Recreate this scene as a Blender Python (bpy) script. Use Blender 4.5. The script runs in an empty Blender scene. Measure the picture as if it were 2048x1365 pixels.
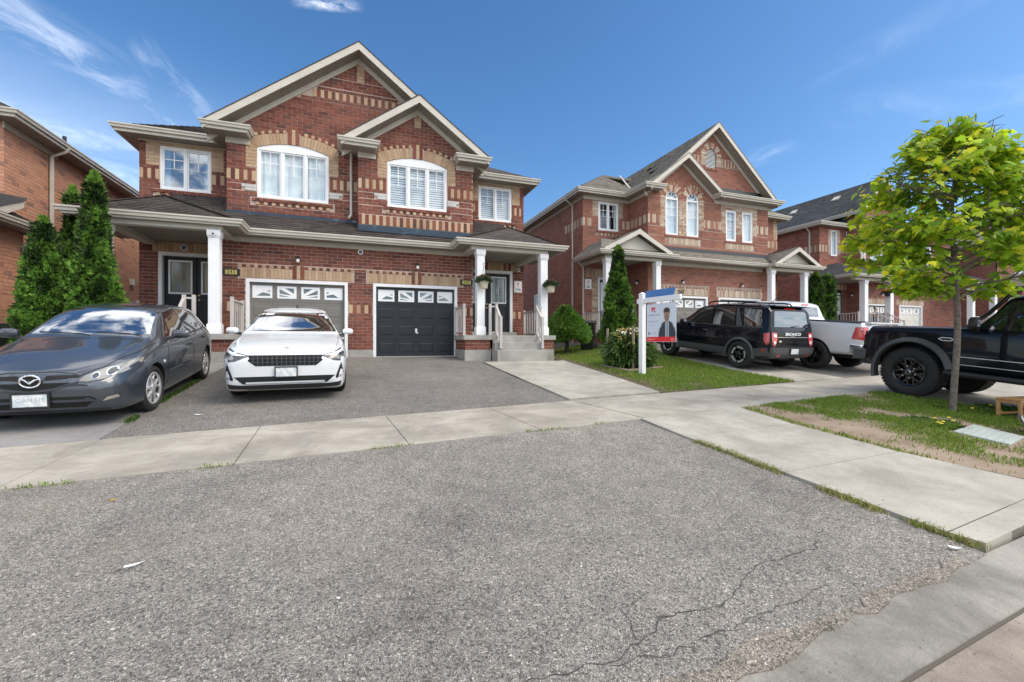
import bpy, bmesh, math, random
import numpy as np
from mathutils import Vector, Matrix
from mathutils.geometry import delaunay_2d_cdt
from mathutils.bvhtree import BVHTree
R = math.radians
random.seed(7)
rng = np.random.default_rng(7)
scene = bpy.context.scene
COL = scene.collection
# ------------------------------------------------------------------ camera
cam_data = bpy.data.cameras.new('camera')
cam_data.sensor_width = 36.0
cam_data.lens = 36.0 * 866.0 / 2048.0
cam_data.clip_start = 0.05
cam_data.clip_end = 6000.0
cam = bpy.data.objects.new('camera', cam_data)
COL.objects.link(cam)
cam.location = (0.0, 0.0, 0.0)
cam.rotation_euler = (R(90.0), 0.0, R(-19.6))
scene.camera = cam
# ------------------------------------------------------------------ light
SUN_EL, SUN_AZ = R(46.0), R(128.0)
world = bpy.data.worlds.new('World')
scene.world = world
world.use_nodes = True
def build_world():
 nt = world.node_tree
 N, L = nt.nodes, nt.links
 N.clear()
 out = N.new('ShaderNodeOutputWorld')
 bg = N.new('ShaderNodeBackground')
 bg.inputs['Strength'].default_value = 0.15
 sky = N.new('ShaderNodeTexSky')
 sky.sky_type = 'NISHITA'
 sky.sun_disc = False
 sky.sun_elevation = SUN_EL
 sky.sun_rotation = SUN_AZ
 sky.altitude = 200.0
 sky.air_density = 1.0
 sky.dust_density = 0.9
 sky.ozone_density = 2.2
 geo = N.new('ShaderNodeTexCoord')
 sep = N.new('ShaderNodeSeparateXYZ')
 L.new(geo.outputs['Generated'], sep.inputs[0])
 def math_(op, a, b=None, clamp=False):
  n = N.new('ShaderNodeMath'); n.operation = op; n.use_clamp = clamp
  for i, v in enumerate((a, b)):
   if v is None: continue
   if hasattr(v, 'links'): L.new(v, n.inputs[i])
   else: n.inputs[i].default_value = v
  return n.outputs[0]
 def ramp(v, a, b):
  n = N.new('ShaderNodeMapRange'); n.interpolation_type = 'SMOOTHSTEP'
  L.new(v, n.inputs['Value'])
  n.inputs['From Min'].default_value = a; n.inputs['From Max'].default_value = b
  return n.outputs[0]
 zc = math_('MAXIMUM', sep.outputs['Z'], 0.03)
 zz = math_('ADD', zc, 0.06)
 cx = math_('DIVIDE', sep.outputs['X'], zz)
 cy = math_('DIVIDE', sep.outputs['Y'], zz)
 comb = N.new('ShaderNodeCombineXYZ')
 L.new(cx, comb.inputs[0]); L.new(cy, comb.inputs[1])
 def noise(scale, detail, rough, dist, rot, sc, off=(0, 0, 0)):
  m = N.new('ShaderNodeMapping')
  m.inputs['Rotation'].default_value = (0, 0, rot)
  m.inputs['Scale'].default_value = sc
  m.inputs['Location'].default_value = off
  L.new(comb.outputs[0], m.inputs['Vector'])
  n = N.new('ShaderNodeTexNoise')
  n.inputs['Scale'].default_value = scale
  n.inputs['Detail'].default_value = detail
  n.inputs['Roughness'].default_value = rough
  n.inputs['Distortion'].default_value = dist
  L.new(m.outputs[0], n.inputs['Vector'])
  return n.outputs[0]
 az = math_('ARCTAN2', sep.outputs['X'], sep.outputs['Y']); el = math_('ARCSINE', sep.outputs['Z'])
 ae = N.new('ShaderNodeCombineXYZ'); L.new(az, ae.inputs[0]); L.new(el, ae.inputs[1])
 def streak(a0, e0, a1, e1, w, amt, seed, st=5.0):
  ln = math.hypot(a1 - a0, e1 - e0); c, s_ = (a1 - a0) / ln, (e1 - e0) / ln
  m = N.new('ShaderNodeMapping'); m.vector_type = 'TEXTURE'
  m.inputs['Location'].default_value = (a0, e0, 0); m.inputs['Rotation'].default_value = (0, 0, math.atan2(s_, c)); L.new(ae.outputs[0], m.inputs['Vector'])
  sp = N.new('ShaderNodeSeparateXYZ'); L.new(m.outputs[0], sp.inputs[0])
  n1 = N.new('ShaderNodeTexNoise'); mm = N.new('ShaderNodeMapping'); mm.inputs['Scale'].default_value = (st, st * 3.2, 1); mm.inputs['Location'].default_value = (seed, seed * .7, 0)
  L.new(m.outputs[0], mm.inputs['Vector']); L.new(mm.outputs[0], n1.inputs['Vector'])
  n1.inputs['Scale'].default_value = 1.6; n1.inputs['Detail'].default_value = 9.0; n1.inputs['Roughness'].default_value = .64; n1.inputs['Distortion'].default_value = .7
  body = ramp(math_('ABSOLUTE', sp.outputs[1]), w, 0.0)
  ends = math_('MULTIPLY', ramp(sp.outputs[0], -ln * .15, ln * .25), ramp(sp.outputs[0], ln * 1.15, ln * .7))
  tex = ramp(n1.outputs[0], .30, .84)
  return math_('MULTIPLY', math_('MULTIPLY', math_('MULTIPLY', body, ends), tex), amt)
 S = [streak(*q) for q in CIRRUS]
 cir = S[0]
 for q in S[1:]: cir = math_('MAXIMUM', cir, q)
 puff = ramp(noise(3.4, 7.0, 0.60, 0.35, R(-20), (1.25, 0.8, 1), (0.3, 4.4, 0)), 0.38, 0.58)
 up = ramp(sep.outputs['Z'], 0.64, 0.78)
 back = ramp(sep.outputs['Y'], 0.10, -0.25)
 yy = math_('MULTIPLY', math_('MAXIMUM', up, back), ramp(sep.outputs['Z'], 0.02, 0.2))
 cum = math_('MULTIPLY', puff, yy)
 low = ramp(sep.outputs['X'], 0.25, -0.75)
 lowz = ramp(sep.outputs['Z'], 0.50, 0.05)
 bank = math_('MULTIPLY', low, lowz)
 bankn = ramp(noise(0.5, 7.0, 0.55, 0.6, 0.5, (0.6, 1.3, 1), (5.5, 1.0, 0)), 0.30, 0.75)
 bank = math_('MULTIPLY', bank, bankn)
 c1 = cir
 c2 = math_('MULTIPLY', cum, 0.92)
 c3 = math_('MULTIPLY', bank, 0.75)
 cl = math_('MAXIMUM', math_('MAXIMUM', c1, c2), c3)
 mix = N.new('ShaderNodeMix'); mix.data_type = 'RGBA'
 L.new(cl, mix.inputs['Factor'])
 hs = N.new('ShaderNodeHueSaturation')
 hs.inputs['Saturation'].default_value = SKY_SAT
 hs.inputs['Value'].default_value = SKY_VAL
 L.new(sky.outputs[0], hs.inputs['Color'])
 L.new(hs.outputs[0], mix.inputs['A'])
 mix.inputs['B'].default_value = CLOUD
 L.new(mix.outputs['Result'], bg.inputs['Color'])
 L.new(bg.outputs[0], out.inputs['Surface'])
CIRRUS = [(-.58, .475, -.36, .412, .050, .40, 1.0), (-.37, .480, -.265, .395, .030, .30, 2.3), (-.40, .42, -.26, .345, .022, .35, 3.1),
  (-.65, .315, -.20, .335, .055, .40, 4.7, 3.0), (-.70, .20, -.28, .225, .11, .85, 5.2, 3.0), (-.12, .612, .0, .630, .012, .75, 6.6, 9.0), (.98, .40, 1.30, .345, .04, .10, 7.9, 4.0), (.95, .46, 1.25, .52, .03, .06, 9.3, 4.0), (.78, .345, .92, .36, .02, .22, 3.3, 6.0)]
SKY_SAT, SKY_VAL = 1.25, .74
CLOUD = (9.0, 9.1, 9.3, 1.0)
build_world()
sun_data = bpy.data.lights.new('sun', 'SUN')
sun_data.energy = 1.7
sun_data.angle = R(36.0)
sun_data.color = (1.0, 0.89, 0.74)
sun = bpy.data.objects.new('sun', sun_data)
COL.objects.link(sun)
sd = Vector((math.sin(SUN_AZ) * math.cos(SUN_EL), math.cos(SUN_AZ) * math.cos(SUN_EL), math.sin(SUN_EL)))
sun.rotation_euler = sd.to_track_quat('Z', 'Y').to_euler()
sun.location = sd * 60.0
scene.view_settings.view_transform = 'Standard'
scene.view_settings.look = 'None'
scene.view_settings.gamma = 1.0
scene.view_settings.use_curve_mapping = False
scene.view_settings.exposure = 0.80
scene.cycles.max_bounces = 8
scene.cycles.transparent_max_bounces = 12
scene.cycles.sample_clamp_indirect = 6.0
# ------------------------------------------------------------------ helpers
def link(o):
 COL.objects.link(o); return o
def thing(name, label, cat, loc=(0, 0, 0), rz=0.0, group=None, rot=None, scale=1.0):
 o = bpy.data.objects.new(name, None)
 o.empty_display_size = 0.2
 o.location = loc
 o.rotation_euler = rot if rot else (0, 0, rz)
 o.scale = (scale, scale, scale)
 tag(o, label, cat, group)
 return link(o)
def tag(o, label, cat, group=None):
 o['label'] = label; o['category'] = cat
 if group: o['group'] = group
 return o
def pin(o, parent):
 """parent o whose geometry is in world coordinates"""
 o.parent = parent
 if parent.type == 'EMPTY' and parent.parent is None:
  o.matrix_parent_inverse = (Matrix.Translation(parent.location) @ parent.rotation_euler.to_matrix().to_4x4() @ Matrix.Diagonal((*parent.scale, 1))).inverted()
class MB:
 def __init__(s): s.v = []; s.f = []; s.m = []
 def add(s, vs, fs, mi=0):
  b = len(s.v); s.v += [tuple(p) for p in vs]
  s.f += [tuple(b + i for i in f) for f in fs]; s.m += [mi] * len(fs)
  return s
 def box(s, x0, x1, y0, y1, z0, z1, mi=0):
  return s.add([(x0, y0, z0), (x1, y0, z0), (x1, y1, z0), (x0, y1, z0), (x0, y0, z1), (x1, y0, z1), (x1, y1, z1), (x0, y1, z1)],
  [(3, 2, 1, 0), (4, 5, 6, 7), (0, 1, 5, 4), (1, 2, 6, 5), (2, 3, 7, 6), (3, 0, 4, 7)], mi)
 def obox(s, c, ax, ay, az, mi=0):
  c = Vector(c); ax = Vector(ax); ay = Vector(ay); az = Vector(az)
  vs = [c + ax * i + ay * j + az * k for k in (-1, 1) for j in (-1, 1) for i in (-1, 1)]
  return s.add(vs, [(2, 3, 1, 0), (4, 5, 7, 6), (0, 1, 5, 4), (1, 3, 7, 5), (3, 2, 6, 7), (2, 0, 4, 6)], mi)
 def bar(s, p, q, w, h=None, up=(0, 0, 1), mi=0):
  p = Vector(p); q = Vector(q); d = q - p; L = d.length; d = d / L
  u = Vector(up)
  if abs(u.dot(d)) > .95: u = Vector((1, 0, 0)) if abs(d.x) < .9 else Vector((0, 1, 0))
  a = d.cross(u).normalized(); b = a.cross(d).normalized()
  return s.obox((p + q) / 2, d * L / 2, a * w / 2, b * (h or w) / 2, mi)
 def tube(s, pts, rad, n=8, mi=0, cap=True):
  pts = [Vector(p) for p in pts]
  rr = rad if isinstance(rad, (list, tuple)) else [rad] * len(pts)
  rings = []; a = None
  for i, p in enumerate(pts):
   d = (pts[min(i + 1, len(pts) - 1)] - pts[max(i - 1, 0)]).normalized()
   if a is None:
    u = Vector((0, 0, 1)) if abs(d.z) < .9 else Vector((1, 0, 0))
    a = d.cross(u).normalized()
   else:
    a = (a - d * a.dot(d)).normalized()
   b = d.cross(a)
   rings.append([p + (a * math.cos(2 * math.pi * k / n) + b * math.sin(2 * math.pi * k / n)) * rr[i] for k in range(n)])
  base = len(s.v); fs = []
  vs = [q for r_ in rings for q in r_]
  for i in range(len(pts) - 1):
   for k in range(n):
    k2 = (k + 1) % n
    fs.append((i * n + k, i * n + k2, (i + 1) * n + k2, (i + 1) * n + k))
  if cap:
   fs.append(tuple(range(n - 1, -1, -1))); fs.append(tuple((len(pts) - 1) * n + k for k in range(n)))
  return s.add(vs, fs, mi)
 def lathe(s, prof, n=24, c=(0, 0, 0), axis='z', mi=0, closed=False):
  vs = []; fs = []
  for (r_, h) in prof:
   for k in range(n):
    a = 2 * math.pi * k / n; x, y = r_ * math.cos(a), r_ * math.sin(a)
    p = {'z': (x, y, h), 'y': (x, h, y), 'x': (h, x, y)}[axis]
    vs.append((p[0] + c[0], p[1] + c[1], p[2] + c[2]))
  m = len(prof)
  for i in range(m if closed else m - 1):
   j = (i + 1) % m
   for k in range(n):
    k2 = (k + 1) % n
    fs.append((i * n + k, i * n + k2, j * n + k2, j * n + k))
  return s.add(vs, fs, mi)
 def prism(s, poly, O, U, V, Nn, n0, n1, mi=0):
  """polygon (simple, may be concave) in frame, extruded along Nn from n0 to n1"""
  O, U, V, Nn = map(Vector, (O, U, V, Nn)); k = len(poly)
  vs = [O + U * a + V * b + Nn * n1 for a, b in poly] + [O + U * a + V * b + Nn * n0 for a, b in poly]
  fs = [tuple(range(k)), tuple(range(2 * k - 1, k - 1, -1))]
  fs += [(i, i + k, (i + 1) % k + k, (i + 1) % k) for i in range(k)]
  return s.add(vs, fs, mi)
 def plate(s, fr, outer, holes, n0, n1, mi=0):
  loops = [outer] + list(holes); pts = []; ed = []
  for lp in loops:
   b = len(pts); pts += [Vector(p) for p in lp]
   ed += [(b + i, b + (i + 1) % len(lp)) for i in range(len(lp))]
  ov, oe, of, *_ = delaunay_2d_cdt(pts, ed, [], 0, 1e-6)
  def inside(p):
   return inpoly(p, outer) and not any(inpoly(p, h) for h in holes)
  tris = []
  for f in of:
   c = sum((ov[i] for i in f), Vector((0, 0))) / len(f)
   if inside(c): tris.append(f)
  k = len(ov)
  vs = [fr.p(a, b, n1) for a, b in ov] + [fr.p(a, b, n0) for a, b in ov]
  fs = [tuple(f) for f in tris] + [tuple(k + i for i in reversed(f)) for f in tris]
  cnt = {}
  for f in tris:
   for i in range(len(f)):
    e = (f[i], f[(i + 1) % len(f)]); cnt[e] = 1
  for (a, b) in list(cnt):
   if (b, a) not in cnt: fs.append((b, a, a + k, b + k))
  return s.add(vs, fs, mi)
 def sweep(s, prof, path, mi=0, closed=False):
  """profile [(out,z)] swept along a horizontal polyline; outward = right of travel"""
  P = [Vector((p[0], p[1], p[2])) for p in path]; n = len(P); m = len(prof); vs = []; fs = []
  for i in range(n):
   d0 = (P[i] - P[i - 1]) if (i > 0 or closed) else (P[1] - P[0])
   d1 = (P[(i + 1) % n] - P[i]) if (i < n - 1 or closed) else (P[-1] - P[-2])
   d0 = d0.xy.normalized(); d1 = d1.xy.normalized()
   n0 = Vector((d0.y, -d0.x)); n1 = Vector((d1.y, -d1.x)); b = (n0 + n1)
   b = b / max(b.length_squared, 1e-6) * 2 if b.length > 1e-3 else n0
   for (o, z) in prof: vs.append((P[i].x + b.x * o, P[i].y + b.y * o, P[i].z + z))
  for i in range(n if closed else n - 1):
   j = (i + 1) % n
   for k in range(m):
    k2 = (k + 1) % m
    fs.append((i * m + k, j * m + k, j * m + k2, i * m + k2))
  if not closed:
   fs.append(tuple(range(m))); fs.append(tuple((n - 1) * m + k for k in range(m - 1, -1, -1)))
  return s.add(vs, fs, mi)
 def mesh(s, name, mats, smooth=False, angle=None):
  me = bpy.data.meshes.new(name)
  me.from_pydata(s.v, [], s.f)
  mats = mats if isinstance(mats, (list, tuple)) else [mats]
  for m in mats: me.materials.append(m)
  if len(mats) > 1: me.polygons.foreach_set('material_index', s.m)
  if smooth or angle:
   me.polygons.foreach_set('use_smooth', [True] * len(me.polygons))
   me.set_sharp_from_angle(angle=R(angle or 35))
  me.update()
  return me
 def build(s, name, mats, parent=None, kind=None, label=None, smooth=False, angle=None, world=True, bevel=0, fix=False, loc=None):
  me = s.mesh(name, mats, smooth, angle)
  if fix:
   bm = bmesh.new(); bm.from_mesh(me); bmesh.ops.recalc_face_normals(bm, faces=bm.faces[:]); bm.to_mesh(me); bm.free()
  o = link(bpy.data.objects.new(name, me))
  if bevel:
   md = o.modifiers.new('bevel', 'BEVEL'); md.width = bevel; md.segments = 2; md.limit_method = 'ANGLE'; md.angle_limit = R(40)
   me.polygons.foreach_set('use_smooth', [True] * len(me.polygons)); me.set_sharp_from_angle(angle=R(50))
   md.harden_normals = False
  if parent is not None:
   if world: pin(o, parent)
   else: o.parent = parent
  if loc: o.location = loc
  if kind: o['kind'] = kind
  if label: o['label'] = label
  return o
def inpoly(p, poly):
 x, y = p[0], p[1]; c = False; n = len(poly); j = n - 1
 for i in range(n):
  xi, yi = poly[i][0], poly[i][1]; xj, yj = poly[j][0], poly[j][1]
  if (yi > y) != (yj > y) and x < (xj - xi) * (y - yi) / (yj - yi) + xi: c = not c
  j = i
 return c
class Frame:
 """O origin, U along the surface, V up the surface, N outward"""
 def __init__(s, O, U, V=(0, 0, 1), N=None):
  s.O = Vector(O); s.U = Vector(U).normalized(); s.V = Vector(V).normalized()
  s.N = Vector(N).normalized() if N else s.U.cross(s.V).normalized()
 def p(s, u, v, n=0.0): return s.O + s.U * u + s.V * v + s.N * n
 def mat(s, u, v, n=0.0):
  m = Matrix((s.U, s.V, s.N)).transposed().to_4x4(); m.translation = s.p(u, v, n); return m
 def uv(s, p):
  d = Vector(p) - s.O; return (d.dot(s.U), d.dot(s.V))
def front(Y): return Frame((0, Y, 0), (1, 0, 0), (0, 0, 1), (0, -1, 0))
def spans(poly, v):
 xs = []; n = len(poly)
 for i in range(n):
  (x0, y0), (x1, y1) = poly[i][:2], poly[(i + 1) % n][:2]
  if (y0 > v) != (y1 > v): xs.append(x0 + (v - y0) / (y1 - y0) * (x1 - x0))
 xs.sort()
 return [(xs[i], xs[i + 1]) for i in range(0, len(xs) - 1, 2)]
def isect(a, b):
 return [(max(p[0], q[0]), min(p[1], q[1])) for p in a for q in b if min(p[1], q[1]) - max(p[0], q[0]) > 1e-4]
def subtract(a, b):
 for q in b:
  o = []
  for p in a:
   if q[1] <= p[0] or q[0] >= p[1]: o.append(p); continue
   if q[0] > p[0]: o.append((p[0], q[0]))
   if q[1] < p[1]: o.append((q[1], p[1]))
  a = o
 return a
def fill_rows(outline, holes, course, length, joint, stagger=0.5, minlen=0.03, v0=None, jitter=0.0, loose=False):
 vs = [p[1] for p in outline]; lo, hi = min(vs), max(vs)
 base = lo if v0 is None else v0
 i0 = math.floor((lo - base) / course + 1e-6); i1 = math.ceil((hi - base) / course - 1e-6)
 out = []
 for i in range(i0, i1):
  a = base + i * course + joint / 2; b = base + (i + 1) * course - joint / 2
  a2, b2 = max(a, lo + 1e-4), min(b, hi - 1e-4)
  if b2 - a2 < 0.012: continue
  cuts = [a2, b2]
  for h in holes:
   hv = [p[1] for p in h]
   if len(h) == 4:
    for t in (min(hv), max(hv)):
     if a2 + .012 < t < b2 - .012: cuts += [t]
  cuts = sorted(set(cuts)); rows = []
  for c0, c1 in zip(cuts, cuts[1:]): rows.append((c0 + (joint / 2 if c0 > a2 else 0), c1 - (joint / 2 if c1 < b2 else 0)))
  off = (i % 2) * stagger * length if stagger <= 1 else random.random() * length
  full = b2 - a2
  for (ra, rb) in rows:
   if rb - ra < .012: continue
   sp = spans(outline, (ra + rb) / 2) if loose else isect(spans(outline, ra + 1e-4), spans(outline, rb - 1e-4))
   for h in holes:
    hs = [p[1] for p in h]
    if rb <= min(hs) + .002 or ra >= max(hs) - .002: continue
    q = []
    for v in (ra + 1e-4, (ra + rb) / 2, rb - 1e-4): q += spans(h, v)
    sp = subtract(sp, q)
   for (s0, s1) in sp:
    k = math.floor((s0 - off) / length)
    while True:
     c0 = off + k * length + (random.uniform(-jitter, jitter)); c1 = off + (k + 1) * length
     u0 = max(s0, c0 + joint / 2); u1 = min(s1, c1 - joint / 2)
     if u1 - u0 > minlen: out.append((u0, u1, ra, rb))
     if c1 >= s1: break
     k += 1
 return out
# ------------------------------------------------------------------ materials
def new_mat(name):
 m = bpy.data.materials.new(name); m.use_nodes = True
 nt = m.node_tree; b = nt.nodes['Principled BSDF']
 return m, nt, b
def setp(b, **k):
 for n, v in k.items():
  n = {'color': 'Base Color', 'rough': 'Roughness', 'metal': 'Metallic', 'spec': 'Specular IOR Level', 'coat': 'Coat Weight', 'coatr': 'Coat Roughness', 'ior': 'IOR', 'alpha': 'Alpha'}[n]
  b.inputs[n].default_value = (*v, 1.0) if n == 'Base Color' else v
def flat(name, color, rough=0.6, metal=0.0, spec=0.5, coat=0.0, coatr=0.03):
 m, nt, b = new_mat(name); setp(b, color=color, rough=rough, metal=metal, spec=spec, coat=coat, coatr=coatr)
 return m
def node(nt, typ, **kw):
 n = nt.nodes.new(typ)
 for k, v in kw.items():
  if k in n.inputs: n.inputs[k].default_value = v
  else: setattr(n, k, v)
 return n
def rampn(nt, fac, stops):
 n = nt.nodes.new('ShaderNodeValToRGB'); e = n.color_ramp.elements
 while len(e) < len(stops): e.new(0.5)
 for el, (p, c) in zip(e, stops): el.position = p; el.color = (*c, 1.0) if len(c) == 3 else c
 nt.links.new(fac, n.inputs[0]); return n.outputs[0]
def mixc(nt, fac, a, b, mode='MIX'):
 n = nt.nodes.new('ShaderNodeMix'); n.data_type = 'RGBA'; n.blend_type = mode
 for s, v in ((n.inputs['Factor'], fac), (n.inputs['A'], a), (n.inputs['B'], b)):
  if hasattr(v, 'links'): nt.links.new(v, s)
  else: s.default_value = v if not isinstance(v, tuple) or len(v) == 4 else (*v, 1.0)
 return n.outputs['Result']
def noise(nt, scale, detail=4, rough=0.55, dist=0.0, vec=None, out=0):
 n = node(nt, 'ShaderNodeTexNoise', Scale=scale, Detail=detail, Roughness=rough, Distortion=dist)
 if vec is None:
  g = nt.nodes.get('geo') or nt.nodes.new('ShaderNodeNewGeometry'); g.name = 'geo'; vec = g.outputs['Position']
 nt.links.new(vec, n.inputs['Vector']); return n.outputs[out]
def bump(nt, b, h, strength=0.3, dist=0.01):
 n = node(nt, 'ShaderNodeBump', Strength=strength, Distance=dist)
 nt.links.new(h, n.inputs['Height'])
 nt.links.new(n.outputs[0], b.inputs['Normal'])
def noisy(name, stops, scale=6.0, rough=0.7, detail=6, bs=0.0, bscale=60.0, spec=0.4, metal=0.0, local=False, bdist=0.01):
 m, nt, b = new_mat(name); setp(b, rough=rough, spec=spec, metal=metal)
 vec = None
 if local: vec = node(nt, 'ShaderNodeTexCoord').outputs['Object']
 nt.links.new(rampn(nt, noise(nt, scale, detail, vec=vec), stops), b.inputs['Base Color'])
 if bs: bump(nt, b, noise(nt, bscale, 5, vec=vec), bs, bdist)
 return m
def per_piece(nt):
 """a random number for every piece, whether it is an object or an island of a joined mesh"""
 g = nt.nodes.get('geo') or nt.nodes.new('ShaderNodeNewGeometry'); g.name = 'geo'
 oi = nt.nodes.new('ShaderNodeObjectInfo')
 a = node(nt, 'ShaderNodeMath', operation='ADD'); nt.links.new(g.outputs['Random Per Island'], a.inputs[0]); nt.links.new(oi.outputs['Random'], a.inputs[1])
 f = node(nt, 'ShaderNodeMath', operation='FRACT'); nt.links.new(a.outputs[0], f.inputs[0])
 return f.outputs[0]
def piece_mat(name, stops, rough=0.8, nscale=25.0, namt=0.35, bs=0.25, bscale=90.0, blotch=0.0):
 m, nt, b = new_mat(name); setp(b, rough=rough, spec=0.3)
 c = rampn(nt, per_piece(nt), stops)
 n = rampn(nt, noise(nt, nscale, 5, 0.65), [(0.25, (1 - namt,) * 3), (0.75, (1 + namt * .5,) * 3)])
 c = mixc(nt, 1.0, c, n, 'MULTIPLY')
 if blotch:
  n2 = rampn(nt, noise(nt, 0.7, 4, 0.6), [(0.3, (1 - blotch,) * 3), (0.7, (1 + blotch * .4,) * 3)])
  c = mixc(nt, 1.0, c, n2, 'MULTIPLY')
 nt.links.new(c, b.inputs['Base Color'])
 if bs: bump(nt, b, noise(nt, bscale, 4), bs, 0.004)
 return m
M = {}
M['brick_red'] = piece_mat('brick_red', [(0.0, (.160, .050, .035)), (.35, (.215, .072, .049)), (.65, (.262, .095, .063)), (.88, (.175, .074, .055)), (1.0, (.110, .042, .034))], blotch=.2)
M['brick_buff'] = piece_mat('brick_buff', [(0.0, (.46, .315, .20)), (.5, (.55, .40, .265)), (1.0, (.40, .26, .165))], blotch=.12, namt=.35)
M['brick_orange'] = piece_mat('brick_orange', [(0.0, (.52, .255, .165)), (.6, (.60, .315, .205)), (.85, (.45, .235, .16)), (1.0, (.31, .18, .14))], blotch=.15)
M['brick_rose'] = piece_mat('brick_rose', [(0.0, (.30, .122, .082)), (.5, (.355, .152, .102)), (.85, (.28, .116, .082)), (1.0, (.22, .094, .070))], blotch=.12)
M['brick_mixed'] = piece_mat('brick_mixed', [(0.0, (.29, .095, .066)), (.45, (.35, .130, .088)), (.75, (.18, .074, .060)), (1.0, (.31, .165, .13))], blotch=.12)
M['accent_pale'] = piece_mat('accent_pale', [(0.0, (.58, .48, .37)), (.35, (.44, .31, .22)), (.6, (.64, .55, .44)), (.85, (.36, .21, .14)), (1.0, (.52, .40, .30))], blotch=.1)
M['mortar'] = noisy('mortar', [(.3, (.42, .315, .265)), (.7, (.53, .42, .36))], 3.0, .9, bs=.2)
M['mortar_pale'] = noisy('mortar_pale', [(.3, (.30, .235, .20)), (.7, (.38, .31, .265))], 3.0, .9)
M['stone'] = noisy('cast_stone', [(.3, (.42, .41, .40)), (.7, (.56, .55, .53))], 8.0, .8)
M['trim'] = noisy('trim_cream', [(.3, (.47, .435, .375)), (.7, (.54, .505, .44))], 2.0, .55)
M['gutter'] = noisy('gutter_cream', [(.3, (.48, .445, .385)), (.7, (.56, .525, .46))], 2.5, .35)
M['soffit'] = noisy('soffit_taupe', [(.3, (.25, .225, .19)), (.7, (.29, .265, .225))], 2.0, .6)
M['white'] = noisy('white_paint', [(.3, (.72, .73, .75)), (.7, (.79, .80, .81))], 3.0, .45)
M['vinyl'] = flat('white_vinyl', (.78, .79, .80), .35)
M['rail'] = noisy('railing_taupe', [(.3, (.43, .40, .385)), (.7, (.49, .46, .44))], 5.0, .45)
M['concrete'] = noisy('concrete_found', [(.25, (.25, .24, .22)), (.5, (.33, .32, .295)), (.75, (.39, .38, .35))], 2.6, .9, bs=.25, bscale=40)
M['flash'] = noisy('flashing_blue', [(.35, (.020, .035, .055)), (.60, (.028, .052, .085)), (.72, (.12, .19, .24))], 2.4, .45, detail=9)
M['flash_dark'] = flat('flashing_dark', (.035, .038, .045), .5)
M['door_black'] = noisy('door_black', [(.3, (.012, .014, .018)), (.7, (.018, .021, .026))], 3, .42)
M['door_grey'] = noisy('door_grey', [(.3, (.165, .155, .142)), (.7, (.185, .175, .16))], 3, .5)
M['door_cream'] = flat('door_cream', (.62, .60, .55), .5)
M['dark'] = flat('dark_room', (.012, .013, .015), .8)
M['black'] = flat('black_plastic', (.012, .012, .013), .45)
M['brass'] = flat('brass', (.55, .40, .18), .3, 1.0)
M['steel'] = flat('steel', (.55, .55, .56), .3, 1.0)
M['curtain'] = noisy('curtain', [(.3, (.74, .77, .79)), (.7, (.86, .87, .87))], 2.0, .9)
M['blind'] = flat('blind_white', (.74, .75, .76), .6)
M['lattice'] = flat('leaded_glass', (.22, .25, .26), .12, .0, .8)
M['yellowplate'] = flat('number_gold', (.55, .47, .13), .5)
M['wood'] = noisy('wood_orange', [(.3, (.42, .22, .08)), (.7, (.52, .29, .12))], 14, .6)
M['wood_grey'] = noisy('wood_weathered', [(.3, (.19, .15, .115)), (.7, (.30, .25, .20))], 18, .9, bs=.4, bscale=50)
M['soil'] = noisy('soil', [(.3, (.075, .052, .036)), (.7, (.14, .10, .07))], 9, .95, bs=.5, bscale=30)
def glass_mat(name, tint=(.80, .86, .88), ior=2.0):
 m = bpy.data.materials.new(name); m.use_nodes = True; nt = m.node_tree; nt.nodes.clear()
 o = nt.nodes.new('ShaderNodeOutputMaterial'); mx = nt.nodes.new('ShaderNodeMixShader')
 t = nt.nodes.new('ShaderNodeBsdfTransparent'); t.inputs[0].default_value = (*tint, 1)
 g = nt.nodes.new('ShaderNodeBsdfGlossy'); g.inputs['Roughness'].default_value = .015
 g.inputs[0].default_value = (.9, .95, 1.0, 1)
 f = nt.nodes.new('ShaderNodeFresnel'); f.inputs[0].default_value = ior
 gm = nt.nodes.new('ShaderNodeNewGeometry'); sb = node(nt, 'ShaderNodeMath', operation='SUBTRACT'); sb.inputs[0].default_value = 1.0; nt.links.new(gm.outputs['Backfacing'], sb.inputs[1])
 ml = node(nt, 'ShaderNodeMath', operation='MULTIPLY'); nt.links.new(f.outputs[0], ml.inputs[0]); nt.links.new(sb.outputs[0], ml.inputs[1])
 nt.links.new(ml.outputs[0], mx.inputs[0]); nt.links.new(t.outputs[0], mx.inputs[1]); nt.links.new(g.outputs[0], mx.inputs[2]); nt.links.new(mx.outputs[0], o.inputs[0])
 return m
M['glass'] = glass_mat('window_glass', (.92, .95, .96), 1.8)
M['steel_matte'] = flat('meter_grey', (.33, .36, .40), .5)
M['glass_blue'] = glass_mat('window_glass_reflective', (.6, .72, .8), 3.2)
def shingle_mat(name, c0, c1):
 m, nt, b = new_mat(name); setp(b, rough=.92, spec=.2)
 c = rampn(nt, per_piece(nt), [(0, c0), (1, c1)])
 sp = rampn(nt, noise(nt, 160, 2), [(.3, (.7,) * 3), (.7, (1.25,) * 3)])
 c = mixc(nt, 1, c, sp, 'MULTIPLY')
 big = rampn(nt, noise(nt, .6, 5), [(.3, (.85,) * 3), (.7, (1.15,) * 3)])
 nt.links.new(mixc(nt, 1, c, big, 'MULTIPLY'), b.inputs['Base Color'])
 bump(nt, b, noise(nt, 220, 2), .4, .004)
 return m
M['shingle_brown'] = shingle_mat('shingle_brown', (.050, .041, .039), (.078, .066, .062))
M['shingle_grey'] = shingle_mat('shingle_grey', (.17, .155, .135), (.235, .215, .185))
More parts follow.
